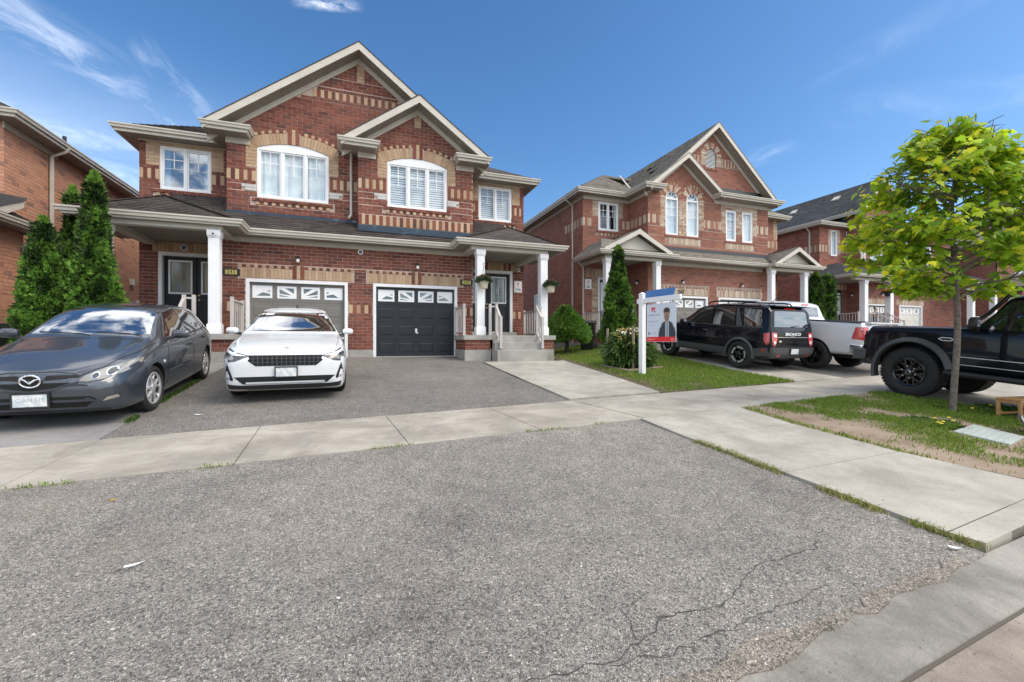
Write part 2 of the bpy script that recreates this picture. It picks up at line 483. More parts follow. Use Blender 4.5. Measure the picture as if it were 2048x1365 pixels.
M['shingle_dark'] = shingle_mat('shingle_dark', (.060, .062, .066), (.095, .096, .10))
# ------------------------------------------------------------------ terrain
def zH(x):
 u = min(1, max(0, (x - 6) / 6)); u = u * u * (3 - 2 * u)
 u2 = min(1, max(0, (x - 23) / 4))
 return -.51 + .4 * u + .35 * u2
def G(x, y):
 w = y - .075 * x
 k = .015 * max(-14, min(16, x))
 if w < .98: return -1.47 + k
 if w < 1.08: return -1.47 + .045 * (w - .98) / .10 + k
 if w < 1.3: return -1.425 + .02 * (w - 1.08) / .22 + k
 if w < 4.6: return -1.405 + .30 * (w - 1.3) / 3.3 + k
 if w < 6.47: return -1.105 + .01 * (w - 4.6) / 1.87 + k
 h = zH(x)
 if w < 13.8: return -1.095 + k + (h + 1.095 - k) * (w - 6.47) / 7.33
 return h
def W(x, w): return (x, w + .075 * x)
def sheet(name, poly, off, mat, step=.4, skirt=.06, parent=None, kind=None, label=None, wob=0.0, tag_cat=None):
 """a ground surface following the terrain, with a thin edge going down"""
 pp = []
 for i in range(len(poly)):
  a = Vector(poly[i]); b = Vector(poly[(i + 1) % len(poly)])
  n = max(1, int((b - a).length / step))
  for k in range(n):
   q = a.lerp(b, k / n)
   if wob and k: q = q + Vector((random.uniform(-wob, wob), random.uniform(-wob, wob)))
   pp.append(q)
 nb = len(pp); ed = [(i, (i + 1) % nb) for i in range(nb)]
 xs = [p.x for p in pp]; ys = [p.y for p in pp]
 y = min(ys) + step * .5
 while y < max(ys):
  for s0, s1 in spans([(p.x, p.y) for p in pp[:nb]], y):
   x = math.ceil((s0 + step * .3) / step) * step
   while x < s1 - step * .3:
    pp.append(Vector((x, y))); x += step
  y += step
 ov, oe, of, *_ = delaunay_2d_cdt(pp, ed, [], 0, 1e-5)
 outer = [(p.x, p.y) for p in pp[:nb]]
 tris = [f for f in of if inpoly(sum((ov[i] for i in f), Vector((0, 0))) / len(f), outer)]
 mb = MB(); k = len(ov)
 vs = [(p.x, p.y, G(p.x, p.y) + off) for p in ov]
 fs = [tuple(f) for f in tris]
 if skirt:
  vs += [(v[0], v[1], v[2] - skirt) for v in vs]
  cnt = set()
  for f in tris:
   for i in range(3): cnt.add((f[i], f[(i + 1) % 3]))
  fs += [(b, a, a + k, b + k) for (a, b) in cnt if (b, a) not in cnt]
 mb.add(vs, fs)
 o = mb.build(name, mat, parent, kind=kind, label=label, angle=30)
 return o
def asphalt_mat(name, lo, mid, hi, scale=62.0, dirt=.5):
 m, nt, b = new_mat(name); setp(b, rough=.92, spec=.25)
 g = nt.nodes.new('ShaderNodeNewGeometry'); g.name = 'geo'; P = g.outputs['Position']
 mp = node(nt, 'ShaderNodeMapping'); mp.inputs['Scale'].default_value = (1, 1, .6); nt.links.new(P, mp.inputs['Vector'])
 wv = node(nt, 'ShaderNodeTexNoise', Scale=30.0, Detail=2.0); nt.links.new(P, wv.inputs['Vector'])
 wm = node(nt, 'ShaderNodeMix'); wm.data_type = 'RGBA'; wm.inputs['Factor'].default_value = .025
 nt.links.new(mp.outputs[0], wm.inputs['A']); nt.links.new(wv.outputs['Color'], wm.inputs['B'])
 vec = wm.outputs['Result']
 v1 = node(nt, 'ShaderNodeTexVoronoi', Scale=scale); nt.links.new(vec, v1.inputs['Vector'])
 ve = node(nt, 'ShaderNodeTexVoronoi', Scale=scale, feature='DISTANCE_TO_EDGE'); nt.links.new(vec, ve.inputs['Vector'])
 sep = node(nt, 'ShaderNodeSeparateColor'); nt.links.new(v1.outputs['Color'], sep.inputs[0])
 stone = rampn(nt, sep.outputs[0], [(0, lo), (.30, mid), (.80, tuple(x * 1.3 for x in mid)), (.95, hi), (1, tuple(x * 1.3 for x in hi))])
 gap = rampn(nt, ve.outputs[0], [(0.0, (.42,) * 3), (.12, (1,) * 3)])
 c = mixc(nt, 1, stone, gap, 'MULTIPLY')
 v2 = node(nt, 'ShaderNodeTexVoronoi', Scale=scale * 2.3); nt.links.new(vec, v2.inputs['Vector'])
 sep2 = node(nt, 'ShaderNodeSeparateColor'); nt.links.new(v2.outputs['Color'], sep2.inputs[0])
 fine = rampn(nt, sep2.outputs[1], [(0, (.6,) * 3), (1, (1.35,) * 3)])
 c = mixc(nt, 1, c, fine, 'MULTIPLY')
 big = rampn(nt, noise(nt, .55, 6, .62), [(.22, (.62, .60, .60)), (.42, (.90, .89, .88)), (.58, (1.02, 1.0, .98)), (.80, (1.30, 1.26, 1.18))])
 c = mixc(nt, 1, c, big, 'MULTIPLY')
 med = rampn(nt, noise(nt, 5.0, 6, .7), [(.3, (.80,) * 3), (.7, (1.15,) * 3)])
 c = mixc(nt, 1, c, med, 'MULTIPLY')
 dd = rampn(nt, noise(nt, 1.0, 8, .72, 1.0), [(.52, (0, 0, 0)), (.76, (dirt,) * 3)])
 c = mixc(nt, dd, c, (.27, .225, .18))
 nt.links.new(c, b.inputs['Base Color'])
 h = node(nt, 'ShaderNodeMath', operation='MINIMUM'); nt.links.new(ve.outputs[0], h.inputs[0]); h.inputs[1].default_value = .22
 ad = node(nt, 'ShaderNodeMath', operation='ADD'); ad.inputs[1].default_value = 0
 ml = node(nt, 'ShaderNodeMath', operation='MULTIPLY_ADD'); nt.links.new(sep.outputs[1], ml.inputs[0]); ml.inputs[1].default_value = .30; nt.links.new(h.outputs[0], ml.inputs[2])
 bump(nt, b, ml.outputs[0], .75, .012)
 return m
def concrete_mat(name, lo, hi, stain=.35, fine=220.0):
 m, nt, b = new_mat(name); setp(b, rough=.9, spec=.25)
 c = rampn(nt, noise(nt, 2.2, 7, .62), [(.25, lo), (.75, hi)])
 sp = rampn(nt, noise(nt, fine, 2, .5), [(.3, (.84,) * 3), (.7, (1.12,) * 3)])
 c = mixc(nt, 1, c, sp, 'MULTIPLY')
 st = rampn(nt, noise(nt, .9, 9, .74, .35), [(.40, (1 - stain,) * 3), (.60, (1,) * 3)])
 c = mixc(nt, .7, c, mixc(nt, 1, c, st, 'MULTIPLY'))
 pit = rampn(nt, noise(nt, 34, 3, .6), [(.27, (.55,) * 3), (.36, (1,) * 3)])
 c = mixc(nt, 1, c, pit, 'MULTIPLY')
 nt.links.new(c, b.inputs['Base Color'])
 bump(nt, b, noise(nt, fine, 3, .6), .35, .004)
 return m
M['asphalt'] = asphalt_mat('asphalt_worn', (.115, .109, .101), (.275, .259, .235), (.45, .425, .385), 112)
M['asphalt_drive'] = asphalt_mat('asphalt_driveway', (.080, .076, .072), (.215, .203, .187), (.38, .36, .335), 118, .25)
M['walk'] = concrete_mat('sidewalk_concrete', (.37, .335, .28), (.48, .44, .375), .5)
M['path'] = concrete_mat('path_concrete', (.37, .345, .295), (.47, .445, .39), .42)
M['curb'] = concrete_mat('curb_concrete', (.24, .222, .195), (.37, .35, .31), .6, 120)
M['stamped'] = concrete_mat('stamped_concrete', (.24, .235, .23), (.34, .33, .32), .35)
M['roadway'] = concrete_mat('road_surface', (.30, .25, .20), (.42, .37, .315), .55, 160)
M['base'] = noisy('earth', [(.3, (.10, .085, .06)), (.7, (.15, .13, .09))], 1.5, .95)
M['lawn_soil'] = noisy('lawn_soil', [(.25, (.045, .060, .020)), (.5, (.085, .078, .04)), (.72, (.20, .155, .11))], 2.6, .95, detail=8, bs=.5, bscale=40)
M['dry_soil'] = noisy('dry_soil', [(.25, (.17, .125, .085)), (.5, (.27, .205, .15)), (.75, (.33, .265, .20))], 3.0, .95, detail=8, bs=.6, bscale=35)
def ground_sheet():
 xs = [-3000, -300, -60, -30] + [i * 1.5 for i in range(-14, 30)] + [60, 120, 400, 3000]
 ys = [-3000, -300, -60, -20, -8, -3, 0, .6, 1.0, 1.3] + [2 + i * 1.1 for i in range(14)] + [18, 24, 40, 90, 300, 3000]
 mb = MB(); n = len(xs)
 vs = [(x, y, G(x, y) - .07) for y in ys for x in xs]
 fs = [(j * n + i, j * n + i + 1, (j + 1) * n + i + 1, (j + 1) * n + i) for j in range(len(ys) - 1) for i in range(n - 1)]
 mb.add(vs, fs); mb.build('ground', M['base'], kind='structure', angle=40)
ground_sheet()
sheet('road', [W(-60, -12), W(60, -12), W(60, 1.0), W(3.6, 1.0), W(2.0, .995), W(-60, 1.0)], -.004, M['roadway'], 1.5, .05, kind='structure')
sheet('curb', [W(-14, .995), W(9.3, .995), W(9.3, 1.30), W(-14, 1.30)], 0.0, M['curb'], .25, .06, kind='structure')
sheet('asphalt_apron', [W(-14, 1.29), W(3.75, 1.29), (3.73, 2.04), (3.68, 2.76), (3.63, 3.55), (3.56, 4.14), (3.52, 4.87), W(3.5, 4.62), W(-14, 4.62)], .004, M['asphalt'], .3, .05, kind='structure', wob=.008)
sheet('asphalt_driveway', [(-2.79, 6.25), (-2.93, 8.45), (-3.0, 10.35), (-2.98, 12.85), (-2.98, 14.3), (3.1, 14.3), (3.1, 13.0), (3.46, 12.9), (3.44, 8.5), (3.47, 6.72)], .006, M['asphalt_drive'], .35, .05, kind='structure', wob=.008)
sheet('concrete_driveway', [(-2.80, 6.26), (-2.94, 8.45), (-3.01, 10.35), (-3.0, 12.85), (-3.0, 15.0), (-6.6, 15.0), (-6.6, 6.0)], .010, M['stamped'], .4, .05, kind='structure', wob=.006)
M['gap'] = flat('joint_shadow_dust', (.09, .078, .062), .95)  # curb joint line: its shadow and brown dust painted as one dark colour
M['grit'] = asphalt_mat('gutter_grit', (.12, .108, .094), (.275, .245, .208), (.42, .385, .335), 95)
sheet('gutter_grit', [W(.2, 1.24), W(1.0, 1.26), W(1.9, 1.25), W(2.6, 1.27), W(3.5, 1.28), W(3.5, 1.34), W(2.9, 1.36), W(2.3, 1.32), W(1.8, 1.38), W(1.3, 1.34), W(.7, 1.36), W(.2, 1.32)], .009, M['grit'], .12, .01, kind='structure', wob=.035)
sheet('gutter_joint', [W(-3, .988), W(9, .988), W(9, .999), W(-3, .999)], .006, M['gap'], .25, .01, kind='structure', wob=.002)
sidewalk = sheet('sidewalk', [W(-20, 4.60), W(34, 4.60), W(34, 6.46), W(-20, 6.46)], -.035, M['base'], .6, .05, kind='structure')
for k in range(-6, 15):
 x0 = -2.62 + 1.565 * k; x1 = x0 + 1.565; g = .006
 sheet('sidewalk_slab', [W(x0 + g, 4.61), W(x1 - g, 4.61), W(x1 - g - .13, 6.46), W(x0 + g - .13, 6.46)], .010 + random.uniform(-.002, .003), M['walk'], .5, .045, parent=sidewalk)
walk = sheet('front_path', [(3.48, 6.76), (3.45, 8.5), (3.45, 11.2), (3.49, 12.25), (6.06, 12.25), (6.06, 12.0), (5.90, 10.05), (5.50, 6.92)], -.02, M['base'], .5, .04, kind='structure')
for (y0, y1) in ((6.78, 9.35), (9.362, 12.24)):
 r = lambda y: 5.50 + (y - 6.92) * (.40 / 3.13) if y < 10.05 else 5.90 + (y - 10.05) * .08
 sheet('path_slab', [(3.475, y0 - .02), (3.45, min(y1, 8.6)), (3.46, y1), (r(y1), y1 + .12 * (y0 < 8)), (r(y0), y0 + .13)], .035, M['path'], .5, .06, parent=walk)
strip = sheet('boulevard_strip', [(3.75, 1.72), (3.58, 4.14), (3.54, 4.86), (5.42, 4.99), (5.36, 4.07), (5.45, 2.96), (5.9, 1.78)], -.02, M['base'], .5, .05, kind='structure')
for q in ([(3.55, 4.85), (3.575, 4.03), (5.365, 4.12), (5.42, 4.98)], [(3.576, 4.02), (3.69, 2.91), (5.45, 2.98), (5.362, 4.11)],
  [(3.692, 2.90), (3.79, 1.79), (5.75, 1.98), (5.453, 2.97)], [(3.792, 1.78), (3.85, 1.62), (5.85, 1.80), (5.753, 1.97)]):
 sheet('strip_slab', q, .026 + random.uniform(-.002, .003), M['path'], .4, .07, parent=strip)
LAWN = [(5.51, 6.93), (5.91, 10.05), (6.08, 12.0), (6.1, 16.4), (9.85, 18.2), (9.85, 15.3), (9.95, 13.0), (9.62, 11.0), (9.42, 9.2), (9.45, 8.0), (9.5, 7.22)]
sheet('lawn', LAWN, .012, M['lawn_soil'], .4, .06, kind='structure', wob=.02)
VERGE = [(5.43, 4.99), (5.37, 4.07), (5.46, 2.96), (5.9, 1.80), (9.3, 2.05), (9.15, 3.42), (9.45, 4.43), (9.33, 5.07), (9.07, 5.32), (8.0, 5.21), (6.4, 5.1)]
sheet('verge', VERGE, .016, M['dry_soil'], .3, .06, kind='structure', wob=.02)
sheet('neighbour_driveway', [(9.44, 7.22), (9.40, 9.2), (9.60, 11.0), (9.93, 13.0), (12.6, 16.4), (20.2, 16.4), (17.5, 12), (14.8, 7.55)], .004, M['asphalt_drive'], .6, .05, kind='structure')
sheet('driveway_edging', [(9.46, 7.24), (9.42, 9.2), (9.62, 11.0), (11.3, 11.0), (11.0, 9.0), (11.35, 7.34)], .012, M['path'], .5, .05, kind='structure')
sheet('far_driveway', [(14.8, 7.62), (17.5, 12), (20.3, 16.6), (38, 18.5), (38, 9.3)], .002, M['asphalt_drive'], .9, .05, kind='structure')
sheet('far_apron', [(9.33, 2.05), (9.17, 3.42), (9.47, 4.43), (9.36, 5.07), (9.10, 5.31), (22, 6.2), (22, 3.0)], .006, M['path'], .6, .05, kind='structure')
sheet('near_yard', [(-6.62, 6.0), (-6.62, 16.0), (-9.0, 16.0), (-14, 16), (-14, 5.6)], .004, M['asphalt_drive'], .8, .05, kind='structure')
# ------------------------------------------------------------------ house kit
CAMV = Vector((0, 0, 0))
FWD = Vector((math.sin(R(19.6)), math.cos(R(19.6)), 0)); RGT = Vector((FWD.y, -FWD.x, 0))
def seen_px(p):
 f = p.dot(FWD)
 if f < .3: return None
 x = 1024 + 866 * p.dot(RGT) / f; y = 682 - 866 * p.z / f
 return (x, y, f) if -20 < x < 2068 and -20 < y < 1385 else None
class House:
 def __init__(s, label, loc, red, buff, mortar, singles=(300, 300), shingle='shingle_brown', group=None):
  s.root = thing('house', label, 'house', loc, group=group)
  s.pieces = {'brick': [], 'accent_brick': []}
  s.mats = {'brick': red, 'accent_brick': buff}; s.mortar = mortar; s.singles = dict(zip(('brick', 'accent_brick'), singles))
  s.course, s.len = .100, .290
  s.shingle = shingle; s.shingles = []; s.soff = []
 def rect(s, kind, fr, u0, u1, v0, v1, n=0.0, d=.035):
  s.pieces[kind].append((fr, ((u0, v0), (u1, v0), (u1, v1), (u0, v1)), n, d))
 def quad(s, kind, fr, q, n=0.0, d=.03): s.pieces[kind].append((fr, tuple(q), n, d))
 def wall(s, name, fr, outline, holes=(), openings=(), thick=.24, v0=-.27, kind='brick', loose=False):
  """holes: areas left free of running bricks; openings: real holes through the wall"""
  lo_, hi_ = min(p[0] for p in outline), max(p[0] for p in outline)
  o2 = [(min(max(p[0], lo_ + .014), hi_ - .014), p[1]) for p in outline]
  mb = MB(); mb.plate(fr, o2, openings, -thick, -.009); mb.build(name, s.mortar, s.root)
  for (u0, u1, a, b) in fill_rows(outline, list(holes) + list(openings), s.course, s.len, .011, v0=v0):
   s.rect(kind, fr, u0, u1, a, b, random.uniform(-.0015, .0015))
 def soldier(s, fr, u0, u1, v0, v1, w=.098, seq='br', n=.004):
  k = max(1, round((u1 - u0) / w)); w = (u1 - u0) / k
  for i in range(k):
   c = seq[i % len(seq)]
   s.rect('accent_brick' if c == 'b' else 'brick', fr, u0 + i * w + .004, u0 + (i + 1) * w - .004, v0 + .004, v1 - .004, n)
 def band(s, fr, u0, u1, seq='br', v=(4.65, 4.74, 5.05, 5.13), n=.004):
  s.soldier(fr, u0, u1, v[1], v[2], .105, seq, n)
  s.soldier(fr, u0, u1, v[2], v[3], .105, 'r', n); s.soldier(fr, u0, u1, v[0], v[1], .105, 'r', n)
 def running(s, fr, u0, u1, v0, v1, kind='accent_brick', n=.003):
  for q in fill_rows([(u0, v0), (u1, v0), (u1, v1), (u0, v1)], [], s.course, s.len, .011, v0=v0): s.rect(kind, fr, *q, n)
 def arch(s, fr, cu, cv, r0, r1, a0, a1, w=.088, kinds='b', n=.006, key=None):
  k = max(2, round(R(a1 - a0) * r0 / w)); g = .005
  for i in range(k):
   t0 = R(a0 + (a1 - a0) * i / k); t1 = R(a0 + (a1 - a0) * (i + 1) / k)
   if key and abs((t0 + t1) / 2) < key: continue
   e0, e1 = g / r0, g / r1
   q = [(cu + r0 * math.sin(t0 + e0), cv + r0 * math.cos(t0 + e0)), (cu + r0 * math.sin(t1 - e0), cv + r0 * math.cos(t1 - e0)),
  (cu + r1 * math.sin(t1 - e1), cv + r1 * math.cos(t1 - e1)), (cu + r1 * math.sin(t0 + e1), cv + r1 * math.cos(t0 + e1))]
   s.quad('accent_brick' if kinds[i % len(kinds)] == 'b' else 'brick', fr, q, n)
 def finish(s):
  for kind, L in s.pieces.items():
   if not L: continue
   sc = []
   for i, (fr, q, n, d) in enumerate(L):
    cu = sum(p[0] for p in q) / 4; cv = sum(p[1] for p in q) / 4; P = fr.p(cu, cv, n)
    px = seen_px(P)
    f = 0
    if px:
     ar = abs((q[1][0] - q[0][0]) * (q[2][1] - q[1][1])) + 1e-5
     f = ar * max(0, -(P.normalized().dot(fr.N))) / px[2] ** 2
    sc.append((f, i))
   sc.sort(reverse=True)
   pick = {i for f, i in sc[:s.singles[kind]] if f > 0}
   cache = {}
   def geo(q, n, d, fr=None):
    cu = sum(p[0] for p in q) / 4; cv = sum(p[1] for p in q) / 4
    b = .0035
    ins = []
    for (u, v) in q:
     du, dv = u - cu, v - cv
     ins.append((u - math.copysign(min(b, abs(du) * .5), du), v - math.copysign(min(b, abs(dv) * .5), dv)))
    return q, ins
   fs = [(4, 5, 6, 7)] + [(i, (i + 1) % 4, (i + 1) % 4 + 4, i + 4) for i in range(4)] + [(i + 8, (i + 1) % 4 + 8, (i + 1) % 4, i) for i in range(4)]
   big = MB()
   for i, (fr, q, n, d) in enumerate(L):
    q, ins = geo(q, n, d)
    if i in pick:
     u0, v0 = q[0]
     key = tuple(round(x, 3) for p in q for x in (p[0] - u0, p[1] - v0))
     me = cache.get(key)
     if me is None:
      mb = MB(); mb.add([(u - u0, v - v0, -.003) for u, v in q] + [(u - u0, v - v0, 0) for u, v in ins] + [(u - u0, v - v0, -d) for u, v in q], fs)
      me = cache[key] = mb.mesh(kind, s.mats[kind])
     o = link(bpy.data.objects.new(kind, me)); pin(o, s.root); o.matrix_basis = fr.mat(u0, v0, n)
    else:
     big.add([fr.p(u, v, n - .003) for u, v in q] + [fr.p(u, v, n) for u, v in ins] + [fr.p(u, v, n - d) for u, v in q], fs)
   if big.v: big.build('brickwork' if kind == 'brick' else 'accent_brickwork', s.mats[kind], s.root, kind='stuff')
  if s.shingles:
   mb = MB()
   for (fr, u0, u1, v0, v1, j) in s.shingles:
    h0 = .017 + j; h1 = .004
    mb.add([fr.p(u0, v0, h0), fr.p(u1, v0, h0), fr.p(u1, v1, h1), fr.p(u0, v1, h1), fr.p(u0, v0, 0), fr.p(u1, v0, 0)],
  [(0, 1, 2, 3), (4, 5, 1, 0)])
   mb.build('shingle_cover', M[s.shingle], s.root, kind='stuff')
  if s.soff:
   mb = MB()
   for (fr, u0, u1, v0, v1, n) in s.soff:
    mb.add([fr.p(u0, v0, n), fr.p(u1, v0, n), fr.p(u1, v1, n), fr.p(u0, v1, n), fr.p(u0, v0, n - .008), fr.p(u1, v0, n - .008), fr.p(u1, v1, n - .008), fr.p(u0, v1, n - .008)],
  [(0, 1, 2, 3), (0, 4, 5, 1), (1, 5, 6, 2), (2, 6, 7, 3), (3, 7, 4, 0)])
   mb.build('soffit_lining', M['soffit'], s.root, kind='stuff')
 def roof(s, pts, thick=.10, tabs=True, name='roof', mat=None):
  """a planar roof face given by 3D points (counter-clockwise from above, first edge along the eave)"""
  P = [Vector(p) for p in pts]
  U = (P[1] - P[0]); U = Vector((U.x, U.y, 0)).normalized()
  N = (P[1] - P[0]).cross(P[2] - P[0]).normalized()
  if N.z < 0: N = -N
  V = N.cross(U).normalized()
  fr = Frame(P[0], U, V, N); q = [fr.uv(p) for p in P]
  s.rooffaces.append((fr, q, thick))
  if tabs:
   for (u0, u1, v0, v1) in fill_rows(q, [], .142, .31, .0, stagger=2, minlen=.05, loose=True):
    s.shingles.append((fr, u0 + .006, u1 - .006, v0, v1 + .012, random.choice((0, 0, .003, .006))))
  return fr
 rooffaces = None
 def flush_roof(s):
  mb = MB()
  for fr, q, t in s.rooffaces:
   mb.prism(q, fr.O, fr.U, fr.V, fr.N, -t, 0)
  mb.build('roof', M[s.shingle], s.root); s.rooffaces = []
 def soffit(s, fr, outline, n=0.0, w=.10, along='v'):
  """grooved lining boards in a plane"""
  us = [p[0] for p in outline]; vs = [p[1] for p in outline]
  o = outline if along == 'u' else [(p[1], p[0]) for p in outline]
  for (a0, a1, b0, b1) in fill_rows(o, [], w, 50.0, .007, stagger=0, loose=True):
   if along == 'u': s.soff.append((fr, a0, a1, b0, b1, n))
   else: s.soff.append((fr, b0, b1, a0, a1, n))
  mb = MB(); mb.plate(fr, outline, [], n - .05, n - .006); mb.build('soffit', M['soffit'], s.root)
 def gable_trim(s, X0, Z0, hw, slope, Yw, Yf, left=None, right=None, fas=.24, name='rake'):
  """bargeboard, lined soffit and frieze of a front gable; apex (X0,Z0) in the plane Y = Yf"""
  for sg, ext in ((-1, left or hw), (1, right or hw)):
   U = Vector((sg, 0, -slope)).normalized(); V = Vector((0, 0, 1))
   x1 = X0 + sg * ext; z1 = Z0 - slope * ext
   fr = front(Yf)
   poly = [(X0, Z0), (x1, z1), (x1, z1 - fas), (X0, Z0 - fas)]
   mb = MB(); mb.plate(fr, poly, [], .002, .032); mb.build('bargeboard', M['gutter'], s.root)
   t = .10
   mb = MB(); mb.plate(fr, [(X0, Z0 + .022), (x1, z1 + .022), (x1, z1 - .012), (X0, Z0 - .012)], [], -.04, .045); mb.build('rake_edge', M[s.shingle], s.root)
   zo = fas + .005
   O = Vector((X0, Yf + .03, Z0 - zo)); Un = U; Vn = Vector((0, 1, 0)); Nn = Vector((sg * slope, 0, 1)).normalized() * -1
   f2 = Frame(O, Un, Vn, Nn); L = math.hypot(ext, ext * slope); dpt = Yw - Yf - .03
   s.soffit(f2, [(0.0, 0), (L, 0), (L, dpt), (0.0, dpt)], 0.0, .13, 'v')
   f3 = front(Yw)
   mb = MB(); mb.plate(f3, [(X0, Z0 - zo), (x1, z1 - zo), (x1, z1 - zo - .17), (X0, Z0 - zo - .17)], [], -.01, .03); mb.build('frieze_board', M['trim'], s.root)
 def eaves(s, path, drop=.20, depth=.42, gutter=.12, name='gutter', board=True):
  """K-profile gutter along a horizontal path with a stepped fascia below; outward is to the right of travel"""
  mb = MB()
  mb.sweep([(0, 0), (gutter, 0.0), (gutter, -.035), (gutter * .80, -.06), (gutter * .72, -.115), (0, -.115)], path)
  mb.build('gutter', M['gutter'], s.root)
  mb = MB(); mb.sweep([(.0, -.117), (.03, -.117), (.03, -drop), (-.02, -drop), (-.02, -.117)], path); mb.build('fascia', M['gutter'], s.root)
 def downpipe(s, pts, r=.042):
  mb = MB(); mb.tube(pts, r, 8); o = mb.build('downpipe', M['gutter'], s.root, angle=50)
  return o
 def window(s, fr, u0, u1, v0, v1, n=3, grille=True, inside='curtain', arch=None, recess=.07, glass='glass', gfrac=.5):
  fw = .055; mw = .05; kids = []
  if arch:
   nn = 14
   top = [(u1 - (u1 - u0) * i / nn, v1 + arch * (1 - (2 * i / nn - 1) ** 2)) for i in range(nn + 1)]
   outer = [(u0, v0), (u1, v0)] + top
  else: outer = [(u0, v0), (u1, v0), (u1, v1), (u0, v1)]
  w = (u1 - u0 - 2 * fw - (n - 1) * mw) / n
  cells = [(u0 + fw + i * (w + mw), u0 + fw + i * (w + mw) + w) for i in range(n)]
  vt = v1 - fw
  mb = MB(); mb.plate(fr, outer, [[(a, v0 + fw), (b, v0 + fw), (b, vt), (a, vt)] for a, b in cells], -recess - .06, -recess + .055)
  win = mb.build('window', M['vinyl'], s.root, bevel=.004)
  for (a, b) in cells:
   sw = .042
   mb = MB(); mb.plate(fr, [(a, v0 + fw), (b, v0 + fw), (b, vt), (a, vt)], [[(a + sw, v0 + fw + sw), (b - sw, v0 + fw + sw), (b - sw, vt - sw), (a + sw, vt - sw)]], -recess - .03, -recess + .03)
   mb.build('sash', M['vinyl'], win)
   x0, x1, z0, z1 = a + sw, b - sw, v0 + fw + sw, vt - sw
   mb = MB(); mb.plate(fr, [(x0, z0), (x1, z0), (x1, z1), (x0, z1)], [], -recess - .004, -recess + .004); mb.build('pane', M[glass], win)
   if grille:
    zb = z1 - (z1 - z0) * gfrac; t = .011; xm = (x0 + x1) / 2; zm = (z1 + zb) / 2
    mb = MB(); mb.plate(fr, [(x0, zb), (x1, zb), (x1, z1), (x0, z1)],
  [[(x0 + .004, zb + t), (xm - t, zb + t), (xm - t, zm - t), (x0 + .004, zm - t)], [(xm + t, zb + t), (x1 - .004, zb + t), (x1 - .004, zm - t), (xm + t, zm - t)],
  [(x0 + .004, zm + t), (xm - t, zm + t), (xm - t, z1 - .004), (x0 + .004, z1 - .004)], [(xm + t, zm + t), (x1 - .004, zm + t), (x1 - .004, z1 - .004), (xm + t, z1 - .004)]], -recess + .006, -recess + .014)
    mb.build('grille', M['vinyl'], win)
  s.inside(fr, win, u0, u1, v0, v1 , inside, recess)
  return win
 def inside(s, fr, win, u0, u1, v0, v1, inside, recess):
  d = -recess - .075
  mb = MB()
  if inside == 'blind':
   z = v0 + .06
   while z < v1 - .06:
    for (a, b) in ((u0 + .05, u1 - .05),):
     mb.add([fr.p(a, z, d + .02), fr.p(b, z, d + .02), fr.p(b, z + .066, d + .002), fr.p(a, z + .066, d + .002)], [(0, 1, 2, 3)])
    z += .075
   mb.build('blind', M['blind'], win, kind='stuff')
  elif inside == 'curtain':
   nn = int((u1 - u0) / .035); vs = []; fs = []
   for i in range(nn + 1):
    u = u0 + .03 + (u1 - u0 - .06) * i / nn; q = .022 * math.sin(i * 1.25 + math.sin(i * .35) * 2)
    vs += [fr.p(u, v0 + .05, d + q), fr.p(u, v1 - .03, d + q)]
   fs = [(2 * i, 2 * i + 2, 2 * i + 3, 2 * i + 1) for i in range(nn)]
   mb.add(vs, fs); mb.build('curtain', M['curtain'], win, smooth=True)
  elif inside == 'drapes':
   for (a, b) in ((u0 + .04, u0 + .18 * (u1 - u0)), (u0 + .84 * (u1 - u0), u1 - .04)):
    nn = 10; m2 = MB(); vs = []
    for i in range(nn + 1):
     u = a + (b - a) * i / nn; q = .02 * math.sin(i * 1.6); vs += [fr.p(u, v0 + .05, d + q), fr.p(u, v1 - .03, d + q)]
    m2.add(vs, [(2 * i, 2 * i + 2, 2 * i + 3, 2 * i + 1) for i in range(nn)]); m2.build('curtain', M['curtain'], win, smooth=True)
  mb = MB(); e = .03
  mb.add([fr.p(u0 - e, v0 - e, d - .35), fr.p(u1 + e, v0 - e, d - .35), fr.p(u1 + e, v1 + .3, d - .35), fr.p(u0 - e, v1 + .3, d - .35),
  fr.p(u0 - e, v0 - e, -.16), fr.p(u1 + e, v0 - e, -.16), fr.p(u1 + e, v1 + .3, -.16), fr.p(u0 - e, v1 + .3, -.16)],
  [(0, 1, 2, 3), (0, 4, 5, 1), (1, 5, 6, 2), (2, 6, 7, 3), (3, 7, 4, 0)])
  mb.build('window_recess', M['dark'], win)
 def sill(s, fr, u0, u1, v, h=.09):
  k = round((u1 - u0) / .1); w = (u1 - u0) / k
  for i in range(k): s.rect('brick', fr, u0 + i * w + .004, u0 + (i + 1) * w - .004, v - h, v, .035, .08)
 def dentil(s, fr, u0, u1, v, h=.09, n=.018):
  k = round((u1 - u0) / .105); w = (u1 - u0) / k
  for i in range(k): s.rect('accent_brick' if i % 2 == 0 else 'brick', fr, u0 + i * w + .004, u0 + (i + 1) * w - .004, v - h, v, n if i % 2 == 0 else .003)
 def garage(s, fr, u0, u1, v0, v1, mat, style='sun', rows=4, cols=4, recess=.10, handle=True, framew=.09):
  """u0..u1, v0..v1 is the outside of the white frame"""
  mb = MB(); mb.plate(fr, [(u0, v0), (u1, v0), (u1, v1), (u0, v1)], [[(u0 + framew, v0 + .012), (u1 - framew, v0 + .012), (u1 - framew, v1 - framew), (u0 + framew, v1 - framew)]], -recess - .08, .015)
  mb.build('garage_frame', M['white'], s.root, bevel=.006)
  a, b, c, d = u0 + framew, u1 - framew, v0 + .012, v1 - framew
  mb = MB(); h = (d - c) / rows
